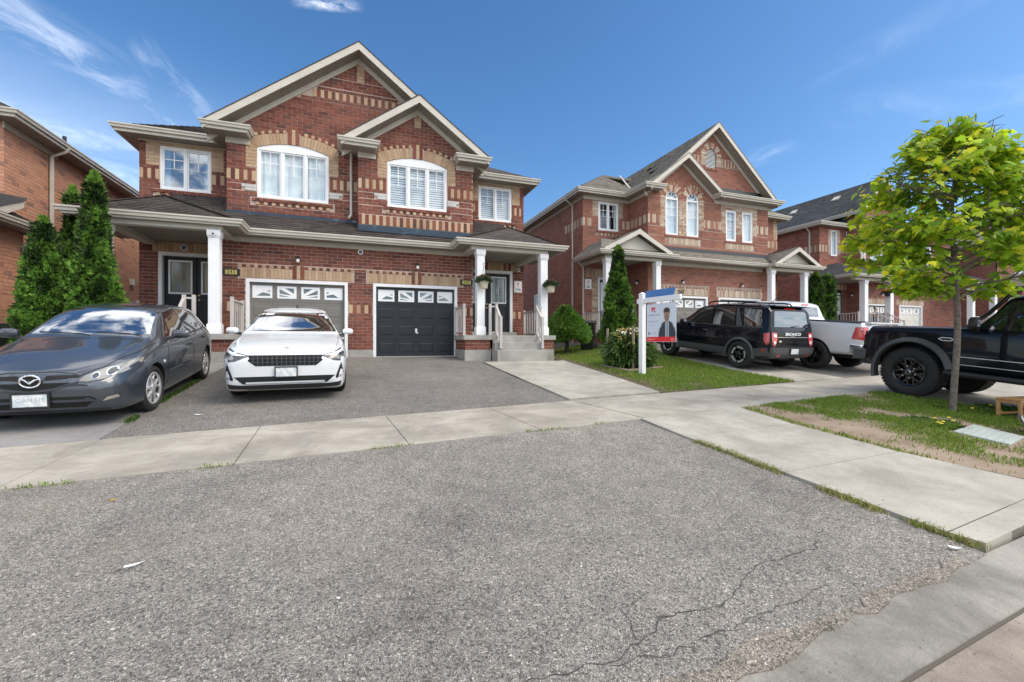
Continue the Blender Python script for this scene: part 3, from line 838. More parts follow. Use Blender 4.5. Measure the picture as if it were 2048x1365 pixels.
  for i in range(rows):
   mb.plate(fr, [(a, c + i * h + .005), (b, c + i * h + .005), (b, c + (i + 1) * h - .005), (a, c + (i + 1) * h - .005)], [], -recess - .05, -recess)
  mb.plate(fr, [(a, c), (b, c), (b, d), (a, d)], [], -recess - .06, -recess - .012)
  door = mb.build('garage_door', mat, s.root)
  w = (b - a) / cols
  for r_ in range(rows):
   for k in range(cols):
    x0 = a + k * w + w * .12; x1 = a + (k + 1) * w - w * .12; z0 = c + r_ * h + h * .20; z1 = c + (r_ + 1) * h - h * .20
    if r_ < rows - 1 or style is None:
     mb = MB(); t = .03
     vs = [fr.p(*p, -recess) for p in ((x0, z0), (x1, z0), (x1, z1), (x0, z1))] + [fr.p(*p, -recess - .012) for p in ((x0 + t * .5, z0 + t * .5), (x1 - t * .5, z0 + t * .5), (x1 - t * .5, z1 - t * .5), (x0 + t * .5, z1 - t * .5))]
     vs += [fr.p(*p, -recess + .010) for p in ((x0 + t * 1.4, z0 + t * 1.4), (x1 - t * 1.4, z0 + t * 1.4), (x1 - t * 1.4, z1 - t * 1.4), (x0 + t * 1.4, z1 - t * 1.4))]
     vs = [Vector(p) + fr.N * .003 for p in vs]
     vs[4:8] = [Vector(p) + fr.N * .011 for p in vs[4:8]]
     fs = [(i, (i + 1) % 4, (i + 1) % 4 + 4, i + 4) for i in range(4)] + [(i + 4, (i + 1) % 4 + 4, (i + 1) % 4 + 8, i + 8) for i in range(4)] + [(8, 9, 10, 11)]
     mb.add(vs, fs); mb.build('door_panel', mat, door)
    else:
     z0 -= h * .02; z1 += h * .04
     x0 -= w * .02; x1 += w * .02
     e = .022; iw = x1 - x0 - 2 * e - .02; ih = z1 - z0 - 2 * e - .02; ox, oz = x0 + e + .01, z0 + e + .01
     if style == 'sun':
      if k in (0, 3): hs = [[(.16, .10), (.95, .10), (.95, .32), (.50, .46)], [(.70, .60), (.95, .50), (.95, .68)]]
      else: hs = [[(.06, .08), (.72, .06), (.06, .24)], [(.06, .36), (.78, .22), (.06, .84)], [(.38, .92), (.92, .38), (.94, .92)]]
      if k in (2, 3): hs = [[(1 - p, q) for p, q in reversed(hh)] for hh in hs]
     else:
      hs = [[(.30 + i * .22, .15 + j * .37), (.48 + i * .22, .15 + j * .37), (.48 + i * .22, .48 + j * .37), (.30 + i * .22, .48 + j * .37)] for i in range(2) for j in range(2)]
     holes = [[(ox + p * iw, oz + q * ih) for p, q in hh] for hh in hs]
     mb = MB(); mb.plate(fr, [(x0, z0), (x1, z0), (x1, z1), (x0, z1)], holes, -recess - .008, -recess + .012)
     mb.build('window_insert', M['vinyl'], door)
     mb = MB(); mb.plate(fr, [(x0 + .01, z0 + .01), (x1 - .01, z0 + .01), (x1 - .01, z1 - .01), (x0 + .01, z1 - .01)], [], -recess - .004, -recess + .003)
     mb.build('pane', M['carglass'], door)
  if handle:
   um = (a + b) / 2; vm = c + h * 1.52
   mb = MB(); mb.plate(fr, [(um - .03, vm - .06), (um + .03, vm - .06), (um + .03, vm + .06), (um - .03, vm + .06)], [], -recess, -recess + .018)
   mb.plate(fr, [(um - .012, vm - .10), (um + .065, vm - .10), (um + .065, vm - .07), (um - .012, vm - .07)], [], -recess + .018, -recess + .04)
   mb.build('handle', M['white'], door)
  return door
 def column(s, x, y, z0, z1, w=.25):
  h = w / 2; mb = MB()
  prof = [(h + .028, z0), (h + .028, z0 + .24), (h + .018, z0 + .255), (h, z0 + .27), (h, z1 - .20), (h + .012, z1 - .19), (h + .012, z1 - .165), (h + .026, z1 - .15), (h + .026, z1)]
  vs = []; fs = []
  for (r_, z) in prof: vs += [(x - r_, y - r_, z), (x + r_, y - r_, z), (x + r_, y + r_, z), (x - r_, y + r_, z)]
  for i in range(len(prof) - 1):
   for k in range(4): fs.append((4 * i + k, 4 * i + (k + 1) % 4, 4 * i + 4 + (k + 1) % 4, 4 * i + 4 + k))
  m = 4 * (len(prof) - 1); fs += [(3, 2, 1, 0), (m, m + 1, m + 2, m + 3)]
  mb.add(vs, fs); return mb.build('column', M['white'], s.root, bevel=.008)
 def railing(s, p, q, h=.92, pitch=.15, posts=(True, True), base=None):
  p = Vector(p); q = Vector(q); d = (q - p); L = d.xy.length; u = d / d.xy.length
  mb = MB(); mb.bar(p + Vector((0, 0, h - .03)), q + Vector((0, 0, h - .03)), .065, .045)
  rail = mb.build('railing', M['rail'], s.root)
  mb = MB(); mb.bar(p + Vector((0, 0, .09)), q + Vector((0, 0, .09)), .045, .04); mb.build('bottom_rail', M['rail'], rail)
  for e, on in ((p, posts[0]), (q, posts[1])):
   if on:
    mb = MB(); mb.box(e.x - .038, e.x + .038, e.y - .038, e.y + .038, e.z, e.z + h + .05)
    mb.box(e.x - .06, e.x + .06, e.y - .06, e.y + .06, e.z, e.z + .02); mb.build('post', M['rail'], rail, bevel=.004)
  k = int((L - .08) / pitch)
  for i in range(1, k):
   c = p + d * (i / k)
   mb = MB(); mb.box(c.x - .011, c.x + .011, c.y - .011, c.y + .011, c.z + .11, c.z + h - .05); mb.build('baluster', M['rail'], rail)
  return rail
 def door(s, fr, u0, u1, v0, v1, mat, lite, glass='lattice', scroll=None, handle=1):
  """one leaf; lite = (u0,u1,v0,v1) of the white lite frame"""
  a, b, c, d = lite
  mb = MB(); mb.plate(fr, [(u0, v0), (u1, v0), (u1, v1), (u0, v1)], [[(a + .02, c + .02), (b - .02, c + .02), (b - .02, d - .02), (a + .02, d - .02)]], -.16, -.11)
  dr = mb.build('door', mat, s.root, bevel=.004)
  mb = MB(); mb.plate(fr, [(a, c), (b, c), (b, d), (a, d)], [[(a + .05, c + .05), (b - .05, c + .05), (b - .05, d - .05), (a + .05, d - .05)]], -.11, -.088); mb.build('lite_frame', M['vinyl'], dr, bevel=.004)
  mb = MB(); mb.plate(fr, [(a + .03, c + .03), (b - .03, c + .03), (b - .03, d - .03), (a + .03, d - .03)], [], -.14, -.13); mb.build('pane', M[glass], dr)
  um = (a + b) / 2; vm = (c + d) / 2
  if scroll is not None:
   hh = (d - c) / 2 - .06; hw = (b - a) / 2 - .05
   pts = []
   mb = MB(); t = .012
   mb.bar(fr.p(um, c + .06, -.126), fr.p(um, d - .06, -.126), t, t, fr.N)
   for sg in (-1, 1):
    mb.bar(fr.p(um + sg * hw * .80, c + .06, -.126), fr.p(um + sg * hw * .80, d - .06, -.126), t * .9, t, fr.N)
    mb.bar(fr.p(um + sg * hw * .66, c + .06, -.126), fr.p(um + sg * hw * .66, d - .06, -.126), t * .7, t, fr.N)
    for q in (0, 1):
     cv = [fr.p(um + sg * hw * f, vm + (1 if q else -1) * hh * g, -.125) for f, g in ((0, .42), (.12, .30), (.30, .16), (.34, .05), (.18, -.02), (.04, -.10))]
     mb.tube(cv, .008, 5)
   mb.build('caming', scroll, dr)
  for (x0, x1) in ((u0 + .10, (u0 + u1) / 2 - .045), ((u0 + u1) / 2 + .045, u1 - .10)):
   mb = MB(); mb.plate(fr, [(x0, v0 + .16), (x1, v0 + .16), (x1, c - .14), (x0, c - .14)], [[(x0 + .02, v0 + .18), (x1 - .02, v0 + .18), (x1 - .02, c - .16), (x0 + .02, c - .16)]], -.11, -.100); mb.build('door_panel', mat, dr)
  uh = u1 - .065 if handle > 0 else u0 + .065
  mb = MB()
  for vv, r_ in ((c - .03, .032), (c - .17, .028)):
   o = fr.p(uh, vv, -.11); mb.tube([o, o + fr.N * .03, o + fr.N * .06], [r_ * .6, r_ * .9, r_], 10)
  mb.build('handle', M['brass'], dr, angle=50, kind='stuff')
  return dr
def text_mesh(name, txt, fr, u, v, size, mat, parent, n=0.0, depth=.004, align='CENTER', sx=1.0, bold=0.0):
 cu = bpy.data.curves.new(name, 'FONT'); cu.body = txt; cu.size = size; cu.align_x = align; cu.align_y = 'CENTER'; cu.extrude = depth / 2; cu.resolution_u = 2; cu.offset = bold
 t = bpy.data.objects.new('t', cu); COL.objects.link(t)
 dg = bpy.context.evaluated_depsgraph_get(); me = bpy.data.meshes.new_from_object(t.evaluated_get(dg))
 bpy.data.objects.remove(t); bpy.data.curves.remove(cu)
 me.name = name; me.materials.clear(); me.materials.append(mat)
 me.transform(fr.mat(u, v, n + depth / 2) @ Matrix.Diagonal((sx, 1, 1, 1)))
 o = link(bpy.data.objects.new(name, me)); pin(o, parent); return o
def camera_dome(fr, u, v, label, r=.075):
 t = thing('security_camera', label, 'security camera', fr.p(u, v, 0), group='round security cameras on the brick house')
 N = fr.N; o = fr.p(u, v, .0)
 mb = MB(); mb.tube([o, o + N * .05, o + N * .055], [r * .9, r, r], 20); mb.build('housing', M['black'], t, angle=40)
 mb = MB(); vs = []; n = 24
 U, V = fr.U, fr.V
 for i in range(n):
  a = 2 * math.pi * i / n; d = U * math.cos(a) + V * math.sin(a)
  vs += [o + d * r * 1.05 + N * .045, o + d * r * 1.05 + N * .07, o + d * r * .72 + N * .07, o + d * r * .72 + N * .045]
 mb.add(vs, [(4 * i + k, 4 * i + (k + 1) % 4, 4 * ((i + 1) % n) + (k + 1) % 4, 4 * ((i + 1) % n) + k) for i in range(n) for k in range(4)]); mb.build('ring', M['vinyl'], t, smooth=True, fix=True)
 mb = MB(); mb.tube([o + N * .05, o + N * .075, o + N * .085], [r * .5, r * .42, .01], 14); mb.build('lens', M['carglass'], t, smooth=True)
 return t
def wall_lamp(fr, u, v, label, group):
 t = thing('wall_lamp', label, 'wall lamp', fr.p(u, v, 0), group=group)
 o = fr.p(u, v, 0); N = fr.N
 mb = MB(); mb.tube([o, o + N * .02], .05, 12); mb.tube([o + N * .02, o + N * .10 + fr.V * .05, o + N * .11 + fr.V * .02], .012, 6)
 mb.lathe([(.02, .05), (.055, .03), (.07, -.02), (.06, -.03)], 14, tuple(o + N * .11)); mb.build('bracket', M['black'], t, angle=50)
 mb = MB(); mb.lathe([(.045, -.025), (.05, -.08), (.035, -.13), (.001, -.135)], 14, tuple(o + N * .11)); mb.build('globe', M['vinyl'], t, smooth=True)
 return t
def number_plate(fr, u, v, txt, label, w=.42, h=.19, lit=True):
 t = thing('house_number', label, 'house number', fr.p(u, v, 0), group='house number plaques')
 mb = MB(); mb.plate(fr, [(u - w / 2, v - h / 2), (u + w / 2, v - h / 2), (u + w / 2, v + h / 2), (u - w / 2, v + h / 2)], [], 0, .03); mb.build('plaque', M['black'], t, bevel=.004)
 mb = MB(); mb.plate(fr, [(u - w * .34, v - h * .33), (u + w * .34, v - h * .33), (u + w * .34, v + h * .33), (u - w * .34, v + h * .33)], [], .03, .034); mb.build('face', M['yellowplate'], t)
 text_mesh('numerals', txt, fr, u, v, .15, M['black'], t, .034, .004, sx=1.0)
 return t
def lot_sign(fr, u, v, txt, label, w=.31, h=.43):
 t = thing('lot_sign', label, 'sign', fr.p(u, v, 0), group='white builder lot signs by the doors')
 mb = MB(); mb.plate(fr, [(u - w / 2, v - h / 2), (u + w / 2, v - h / 2), (u + w / 2, v + h / 2), (u - w / 2, v + h / 2)], [], 0, .008); mb.build('board', M['vinyl'], t)
 text_mesh('lettering', txt, fr, u, v - h * .29, .165, M['black'], t, .008, .002)
 e = .05
 mb = MB(); mb.plate(fr, [(u - e * .5, v + h * .12), (u + e * .1, v + h * .12), (u + e * .8, v + h * .34), (u + e * .3, v + h * .40), (u - e * .1, v + h * .28), (u - e * .6, v + h * .30)], [], .008, .010); mb.build('emblem', M['signred'], t)
 mb = MB()
 for k in range(3):
  mb.plate(fr, [(u - w * .4 + k * .02, v + h * .05 - k * .035), (u + w * .4 - k * .03, v + h * .05 - k * .035), (u + w * .4 - k * .03, v + h * .06 - k * .035), (u - w * .4 + k * .02, v + h * .06 - k * .035)], [], .008, .010)
 mb.build('caption_lines', M['signred'], t)
 return t
def car_glass(name, c=(.010, .012, .014), spec=.9):
 m, nt, b = new_mat(name); setp(b, color=c, rough=.02, spec=spec, coat=1.0, coatr=.01); b.inputs['IOR'].default_value = 1.7
 return m
M['carglass'] = car_glass('dark_glass')
M['signred'] = flat('sign_red', (.60, .02, .03), .4)
# ------------------------------------------------------------------ the brick semi-detached house in the middle
def build_main():
 H = House('large dark red brick semi-detached house with buff brick accents, twin gables and two garage doors', (0, 14.2, -.51), M['brick_red'], M['brick_buff'], M['mortar'])
 H.rooffaces = []
 GW, RB, LB, WG = front(14.2), front(14.2), front(14.65), front(15.6)
 ZE = 6.13
 # ---- garage wall with both openings
 og = [[(-3.02, -.6), (-.29, -.6), (-.29, 1.79), (-3.02, 1.79)], [(.45, -.6), (3.12, -.6), (3.12, 1.80), (.45, 1.80)]]
 lint = [[(-3.22, 1.79), (-.10, 1.79), (-.10, 2.21), (-3.22, 2.21)], [(.24, 1.79), (3.34, 1.79), (3.34, 2.21), (.24, 2.21)]]
 bands = [[(a, .78), (b, .78), (b, 1.20), (a, 1.20)] for a, b in ((-3.60, -3.04), (-.27, .43), (3.14, 3.65))]
 out = [(-3.6, -.27), (-3.02, -.27), (-3.02, 1.79), (-.29, 1.79), (-.29, -.27), (.45, -.27), (.45, 1.80), (3.12, 1.80), (3.12, -.27), (3.66, -.27), (3.66, 2.98), (-3.6, 2.98)]
 H.wall('wall', GW, out, lint + bands)
 for a, b in ((-3.60, -3.02), (-.29, .45), (3.12, 3.66)):
  mb = MB(); mb.box(a, b, 14.185, 14.45, -.75, -.272); mb.build('foundation', M['concrete'], H.root)
 for (u0, u1, c) in ((-3.16, -.15, -1.655), (.29, 3.29, 1.785)):
  H.soldier(GW, u0, c - .16, 1.82, 2.10, .098, 'b'); H.soldier(GW, c + .16, u1, 1.82, 2.10, .098, 'b')
  H.soldier(GW, u0 - .05, c - .16, 2.11, 2.20, .098, 'br'); H.soldier(GW, c + .16, u1 + .05, 2.11, 2.20, .098, 'rb')
  H.soldier(GW, c - .155, c + .155, 1.82, 2.22, .103, 'rbr', .012)
 for a, b in ((-3.59, -3.05), (-.26, .42), (3.15, 3.65)):
  H.soldier(GW, a, b, .85, 1.12, .105, 'br' if a > -1 else 'rb'); H.soldier(GW, a, b, 1.12, 1.20, .105, 'r'); H.soldier(GW, a, b, .78, .85, .105, 'r')
 H.garage(GW, -3.02, -.29, -.505, 1.79, M['door_grey'], handle=False)
 H.garage(GW, .45, 3.12, -.505, 1.80, M['door_black'])
 for x, n in ((-3.6, -1), (3.66, 1)):
  fr = Frame((x, 14.2, 0), (0, 1, 0) if n > 0 else (0, -1, 0), (0, 0, 1), (n, 0, 0))
  o = [(.04, -.27), (1.4, -.27), (1.4, 2.98), (.04, 2.98)] if n > 0 else [(-1.4, -.27), (-.04, -.27), (-.04, 2.98), (-1.4, 2.98)]
  H.wall('side_wall', fr, o, thick=.1)
 # ---- entrance walls (porch backs) and wings above
 for sg in (-1, 1):
  X = lambda a: sg * a
  def rc(a, b, c, d): u0, u1 = sorted((X(a), X(b))); return (u0, u1, c, d)
  def poly(a, b, c, d): u0, u1, v0, v1 = rc(a, b, c, d); return [(u0, v0), (u1, v0), (u1, v1), (u0, v1)]
  e0, e1, _, _ = rc(3.66, 6.03, 0, 0)
  wu = rc(4.24, 5.53, 4.52, 5.80)
  ob = [(e0, -.27), (e1, -.27), (e1, 5.98), (e0, 5.98)]
  dop = poly(3.70, 5.57, .12, 2.66); wop = poly(4.24, 5.53, 4.52, 5.80)
  holes = [poly(3.66, 5.72, 2.66, 2.96), poly(5.57, 6.03, .78, 1.20), poly(3.9, 5.88, 5.2, 5.98), poly(3.66, 6.03, 4.70, 5.2), poly(4.1, 5.7, 4.32, 4.52)]
  H.wall('wing_wall', WG, ob, holes, [dop, wop])
  a0, a1, _, _ = rc(3.66, 5.72, 0, 0)
  H.soldier(WG, a0, a1, 2.67, 2.95, .105, 'bbbbbbrbr' if sg > 0 else 'b')
  b0, b1, _, _ = rc(5.59, 6.02, 0, 0); H.soldier(WG, b0, b1, .85, 1.12, .105, 'br'); H.soldier(WG, b0, b1, 1.12, 1.20, .105, 'r'); H.soldier(WG, b0, b1, .78, .85, .105, 'r')
  H.running(WG, *rc(5.72, 6.03, 2.66, 2.96), kind='brick')
  q0, q1, _, _ = rc(5.55, 5.87, 0, 0); H.running(WG, q0, q1, 5.20, 5.90)
  q0, q1, _, _ = rc(3.92, 4.22, 0, 0); H.running(WG, q0, q1, 5.20, 5.90)
  H.running(WG, *rc(4.22, 5.55, 5.81, 5.91))
  q0, q1, _, _ = rc(5.87, 6.03, 0, 0); H.running(WG, q0, q1, 5.20, 5.98, 'brick')
  for a, b in ((5.55, 6.03), (3.66, 4.22)):
   q0, q1, _, _ = rc(a, b, 0, 0); H.band(WG, q0, q1, 'br' if sg < 0 else 'rb', (4.70, 4.80, 5.10, 5.20))
  q0, q1, _, _ = rc(4.05, 5.72, 0, 0); H.sill(WG, q0, q1, 4.50); H.dentil(WG, q0 + .1, q1 - .1, 4.41)
  H.window(WG, wu[0], wu[1], wu[2], wu[3], 2, True, 'drapes' if sg < 0 else 'blind', glass='glass_blue' if sg < 0 else 'glass')
  u0, u1, _, _ = rc(3.70, 5.57, 0, 0)
  mb = MB(); mb.plate(WG, [(u0, .12), (u1, .12), (u1, 2.66), (u0, 2.66)], [[(u0 + .10, .32), (u1 - .10, .32), (u1 - .10, 2.55), (u0 + .10, 2.55)]], -.2, .02); mb.build('door_frame', M['white'], H.root, bevel=.006)
  for a, b, hd in ((4.645, 5.455, -1), (3.815, 4.625, 1)):
   d0, d1, _, _ = rc(a, b, 0, 0); l0, l1, _, _ = rc(a + .10, b - .10, 0, 0)
   H.door(WG, d0, d1, .33, 2.54, M['door_black'], (l0, l1, 1.42, 2.44), scroll=M['brass'] if sg < 0 else M['steel'], handle=hd * sg)
  x0, x1, _, _ = rc(3.0, 6.05, 0, 0)
  mb = MB(); mb.box(x0, x1, 12.75, 14.19, .04, .18); mb.box(*rc(3.67, 6.05, 0, 0)[:2], 14.19, 15.36, .04, .18); mb.build('porch_slab', M['concrete'], H.root)
  d0, d1, _, _ = rc(4.5, 5.6, 0, 0)
  mb = MB(); mb.box(d0, d1, 15.2, 15.57, .18, .33); mb.build('threshold', M['concrete'], H.root)
  fpz = front(12.82)
  for a, b in ((3.06, 3.86), (5.52, 6.0)):
   u0, u1, _, _ = rc(a, b, 0, 0); H.wall('pier', fpz, [(u0, -.27), (u1, -.27), (u1, .04), (u0, .04)], thick=.3)
   mb = MB(); mb.box(u0 - .012, u1 + .012, 12.80, 13.2, -.80, -.272); mb.build('foundation', M['concrete'], H.root)
  fr = Frame((X(3.06), 12.82, 0), (0, sg * -1, 0), (0, 0, 1), (-sg, 0, 0))
  v = [(-1.4, -.27), (-.04, -.27), (-.04, .04), (-1.4, .04)] if sg > 0 else [(.04, -.27), (1.4, -.27), (1.4, .04), (.04, .04)]
  H.wall('pier', fr, v, thick=.2)
  mb = MB(); c0, c1 = sorted((X(3.045), X(3.3))); mb.box(c0, c1, 13.2, 14.2, -.8, -.272); mb.build('foundation', M['concrete'], H.root)
  s0, s1, _, _ = rc(3.90, 5.50, 0, 0)
  for k in range(3):
   zt = .18 - .225 * (k + 1) if k else -.045
   mb = MB(); mb.box(s0 - .002 * k, s1 + .002 * k, 12.75 - .27 * (k + 1), 12.748 - .27 * k if k == 0 else 12.80, -.85, -.045 - .225 * k)
   if k < 2: mb.build('step', M['concrete'], H.root, bevel=.01)
  mb = MB(); mb.box(s0 + .02, s1 - .02, 12.735, 12.80, -.8, .178); mb.build('step_riser', M['concrete'], H.root)
  for cx in (3.47 if sg < 0 else 3.60, 5.74): H.column(X(cx), 13.1, .18, 2.84)
  H.railing((X(3.08), 13.05, .18), (X(3.08), 14.12, .18))
  H.railing((X(3.86), 12.86, .18), (X(4.06), 12.86, .18), posts=(True, False), pitch=.1)
  H.railing((X(4.06), 12.84, .18), (X(4.06), 12.40, -.22), posts=(True, True))
  H.railing((X(5.42), 12.84, .18), (X(5.42), 12.40, -.22), posts=(True, True))
  H.railing((X(5.42), 12.86, .18), (X(5.60), 12.86, .18), posts=(False, False), pitch=.09)
  H.railing((X(5.94), 13.30, .18), (X(5.94), 15.30, .18))
 # ---- bays
 def gable_top(x): return 9.24 - .754 * abs(x - .03) - .245 - .05
 lb = [(-3.6, 3.80), (.0, 3.80), (.6, 3.80), (.6, 6.0), (3.0, 6.0), (3.6, gable_top(3.6)), (.03, gable_top(.03)), (-3.6, gable_top(-3.6))]
 wo = [(-2.82, 4.28), (-.86, 4.28), (-.86, 5.76)] + [(-.86 - 1.96 * i / 10, 5.76 + .2 * (1 - (2 * i / 10 - 1) ** 2)) for i in range(1, 10)] + [(-2.82, 5.76)]
 def arch_zone(c, w, z0, R1, cv):
  R1 -= .13; w -= .02
  return [(c - w, z0), (c + w, z0)] + [(c + R1 * math.sin(t), cv + R1 * math.cos(t)) for t in [R(26 - 52 * i / 12) for i in range(13)]]
 hl = [arch_zone(-1.84, 1.27, 4.65, 2.93, 3.46), [(-3.6, 4.65), (0, 4.65), (0, 5.13), (-3.6, 5.13)], [(-3.0, 4.04), (-.68, 4.04), (-.68, 4.28), (-3.0, 4.28)],
  [(-3.22, 4.45), (-2.84, 4.45), (-2.84, 4.65), (-3.22, 4.65)], [(-.84, 4.45), (-.46, 4.45), (-.46, 4.65), (-.84, 4.65)],
  [(-2.2, 7.46), (2.2, 7.46), (2.2, 7.92), (-2.2, 7.92)], [(-.02, 8.25), (.20, 8.25), (.20, 8.85), (-.02, 8.85)]]
 H.wall('bay_wall', LB, lb, hl, [wo], v0=3.83)
 H.wall('bay_side_wall', Frame((-3.6, 14.65, 0), (0, -1, 0), (0, 0, 1), (-1, 0, 0)), [(-.95, 3.8), (-.04, 3.8), (-.04, 5.95), (-.95, 5.95)], thick=.1)
 def bay_trim(fr, x0, x1, w0, w1, cz, seq, stz):
  c = (w0 + w1) / 2
  H.band(fr, x0, w0 - .03, seq); H.band(fr, w1 + .03, x1, seq[::-1])
  for a, b in ((w0 - .29, w0 - .01), (w1 + .01, w1 + .29)): H.running(fr, a, b, 5.14, 5.80)
  H.arch(fr, c, cz, 2.5, 2.82, -26.5, 26.5, .088, 'b', .006, key=R(3.6))
  H.arch(fr, c, cz, 2.83, 2.92, -25.5, 25.5, .098, 'br', .009, key=R(3.6))
  for i, kd in enumerate(('brick', 'accent_brick', 'brick')):
   u = c - .16 + i * .107; H.rect(kd, fr, u + .004, u + .103, cz + 2.5, cz + 2.96, .014)
  for sgn in (-1, 1):
   for k in range(7):
    z = 5.80 + k * .1
    r2 = 2.5 ** 2 - (z + .05 - cz) ** 2
    inner = math.sqrt(max(0, 2.50 ** 2 - (z - cz) ** 2)) if z - cz < 2.5 else 0
  H.sill(fr, w0 - .13, w1 + .13, 4.245); H.dentil(fr, w0 - .04, w1 + .04, 4.145)
  for a, b in ((w0 - .40, w0 - .02), (w1 + .02, w1 + .40)):
   for (p, q, z0, z1) in ((a, b, 4.545, 4.63), (a + (.09 if a < c else 0), b - (.09 if a > c else 0), 4.45, 4.54)):
    mb = MB(); mb.plate(fr, [(p, z0), (q, z0), (q, z1), (p, z1)], [], -.02, .02); mb.build('accent_stone', M['stone'], H.root, bevel=.006)
 bay_trim(LB, -3.6, -.02, -2.82, -.86, 3.46, 'br', 0)
 for (v0, v1, seq) in ((7.56, 7.80, 'br'), (7.81, 7.90, 'r'), (7.47, 7.55, 'r')):
  lim = (9.24 - .245 - .19 - v1) / .754
  H.soldier(LB, .03 - lim, .03 + lim, v0, v1, .105, seq)
 H.running(LB, -.01, .20, 8.25, 8.84)
 H.window(LB, -2.82, -.86, 4.28, 5.76, 3, True, 'curtain', arch=.2)
 def g2(x): return 7.70 - .72 * abs(x - 1.82) - .245 - .05
 rb = [(.0, 3.60), (3.66, 3.60), (3.66, g2(3.66)), (1.82, g2(1.82)), (.0, g2(0))]
 wo2 = [(.88, 4.25), (2.77, 4.25), (2.77, 5.66)] + [(2.77 - 1.89 * i / 10, 5.66 + .22 * (1 - (2 * i / 10 - 1) ** 2)) for i in range(1, 10)] + [(.88, 5.66)]
 hr = [arch_zone(1.825, 1.25, 4.65, 2.93, 3.37), [(0, 4.65), (3.66, 4.65), (3.66, 5.13), (0, 5.13)], [(.72, 4.04), (2.93, 4.04), (2.93, 4.25), (.72, 4.25)],
  [(.0, 3.6), (3.66, 3.6), (3.66, 3.96), (0, 3.96)], [(1.72, 6.88), (1.93, 6.88), (1.93, 7.4), (1.72, 7.4)],
  [(.48, 4.45), (.87, 4.45), (.87, 4.65), (.48, 4.65)], [(2.78, 4.45), (3.17, 4.45), (3.17, 4.65), (2.78, 4.65)]]
 H.wall('bay_wall', RB, rb, hr, [wo2], v0=3.83)
 H.wall('bay_side_wall', Frame((0, 14.2, 0), (0, -1, 0), (0, 0, 1), (-1, 0, 0)), [(-.45, 3.8), (-.04, 3.8), (-.04, 5.95), (-.45, 5.95)], thick=.1)
 H.wall('bay_side_wall', Frame((3.66, 14.2, 0), (0, 1, 0), (0, 0, 1), (1, 0, 0)), [(.04, 3.6), (1.4, 3.6), (1.4, 5.95), (.04, 5.95)], thick=.1)
 bay_trim(RB, .01, 3.65, .88, 2.77, 3.37, 'br', 0)
 H.soldier(RB, .01, 3.65, 3.63, 3.94, .105, 'rb', .006)
 H.running(RB, 1.73, 1.92, 6.88, 7.39)
 H.window(RB, .88, 2.77, 4.25, 5.66, 3, True, 'blind', arch=.22)
 for (a, b, fr, z0, z1) in ((-3.61, -.005, LB, 3.70, 3.83), (-.0, 3.68, RB, 3.42, 3.615)):
  mb = MB(); mb.plate(fr, [(a, z0), (b, z0), (b, z1), (a, z1)], [], -.02, .014)
  v = [fr.p(a, z0 + .05, .014), fr.p(b, z0 + .05, .014), fr.p(b, z0 - .02, .10), fr.p(a, z0 - .02, .10)]
  mb.add(v, [(0, 3, 2, 1)]); mb.build('flashing', M['flash'], H.root)
 # ---- roofs
 A = 4.10
 zr = lambda d: 9.24 - .754 * d
 H.roof([(.03 - A, 14.2, zr(A)), (.03 - A, 26.5, zr(A)), (.03, 26.5, 9.24), (.03, 14.2, 9.24)][::1], tabs=False)
 H.roof([(.03 + A, 26.5, zr(A)), (.03 + A, 14.2, zr(A)), (.03, 14.2, 9.24), (.03, 26.5, 9.24)], tabs=False)
 B = 2.28
 z2 = lambda d: 7.70 - .72 * d
 H.roof([(1.82 - B, 13.75, z2(B)), (1.82 - B, 15.4, z2(B)), (1.82, 17.5, 7.70), (1.82, 13.75, 7.70)], tabs=False)
 H.roof([(1.82 + B, 17.5, z2(B)), (1.82 + B, 13.75, z2(B)), (1.82, 13.75, 7.70), (1.82, 17.5, 7.70)], tabs=False)
 for sg in (-1, 1):
  q = [(sg * 6.45, 15.2, 6.13), (sg * 3.5, 15.2, 6.13), (sg * 3.5, 17.3, 7.3), (sg * 4.35, 17.3, 7.3)]
  H.roof(q, tabs=True)
  H.roof([(sg * 6.45, 26.5, 6.13), (sg * 6.45, 15.2, 6.13), (sg * 4.35, 17.3, 7.3), (sg * 4.35, 26.5, 7.3)], tabs=False)
  H.roof([(sg * 4.36, 17.3, 7.3), (sg * 3.0, 17.3, 7.3), (sg * 3.0, 26.5, 7.3), (sg * 4.36, 26.5, 7.3)], tabs=False)
 sk = lambda y: 3.10 + .72 * (y - 13.75)
 H.roof([(-2.9, 13.75, sk(13.75)), (2.9, 13.75, sk(13.75)), (4.98, 15.0, sk(15.0)), (5.25, 15.62, sk(15.62)), (-5.25, 15.62, sk(15.62)), (-4.98, 15.0, sk(15.0))])
 for sg in (-1, 1):
  e = lambda x, y, z: (sg * x, y, z)
  AP = e(5.0, 14.44, 4.0); F0 = e(6.42, 12.87, 3.10); F1 = e(2.9, 12.87, 3.10)
  RB_ = e(5.0, 15.62, 4.0)
  H.roof([F0, F1, AP]) ; H.roof([e(6.42, 15.62, 3.10), F0, AP, RB_]); H.roof([F1, e(2.9, 13.75, 3.10), e(4.98, 15.02, 3.99), AP])
  mb = MB()
  for (p, q) in ((F0, AP), (F1, AP)):
   p = Vector(p); q = Vector(q); n = 12
   for i in range(n):
    a = p.lerp(q, i / n) + Vector((0, 0, .028)); b = p.lerp(q, (i + 1) / n) + Vector((0, 0, .020)); mb.bar(a, b, .16, .018)
  mb.build('ridge_cap', M['shingle_brown'], H.root, kind='stuff')
 # ---- eaves
 H.eaves([(-6.45, 26, ZE), (-6.45, 15.22, ZE), (-3.9, 15.22, ZE)][::1] if False else [(-6.43, 26, ZE), (-6.43, 15.22, ZE), (-3.98, 15.22, ZE)])
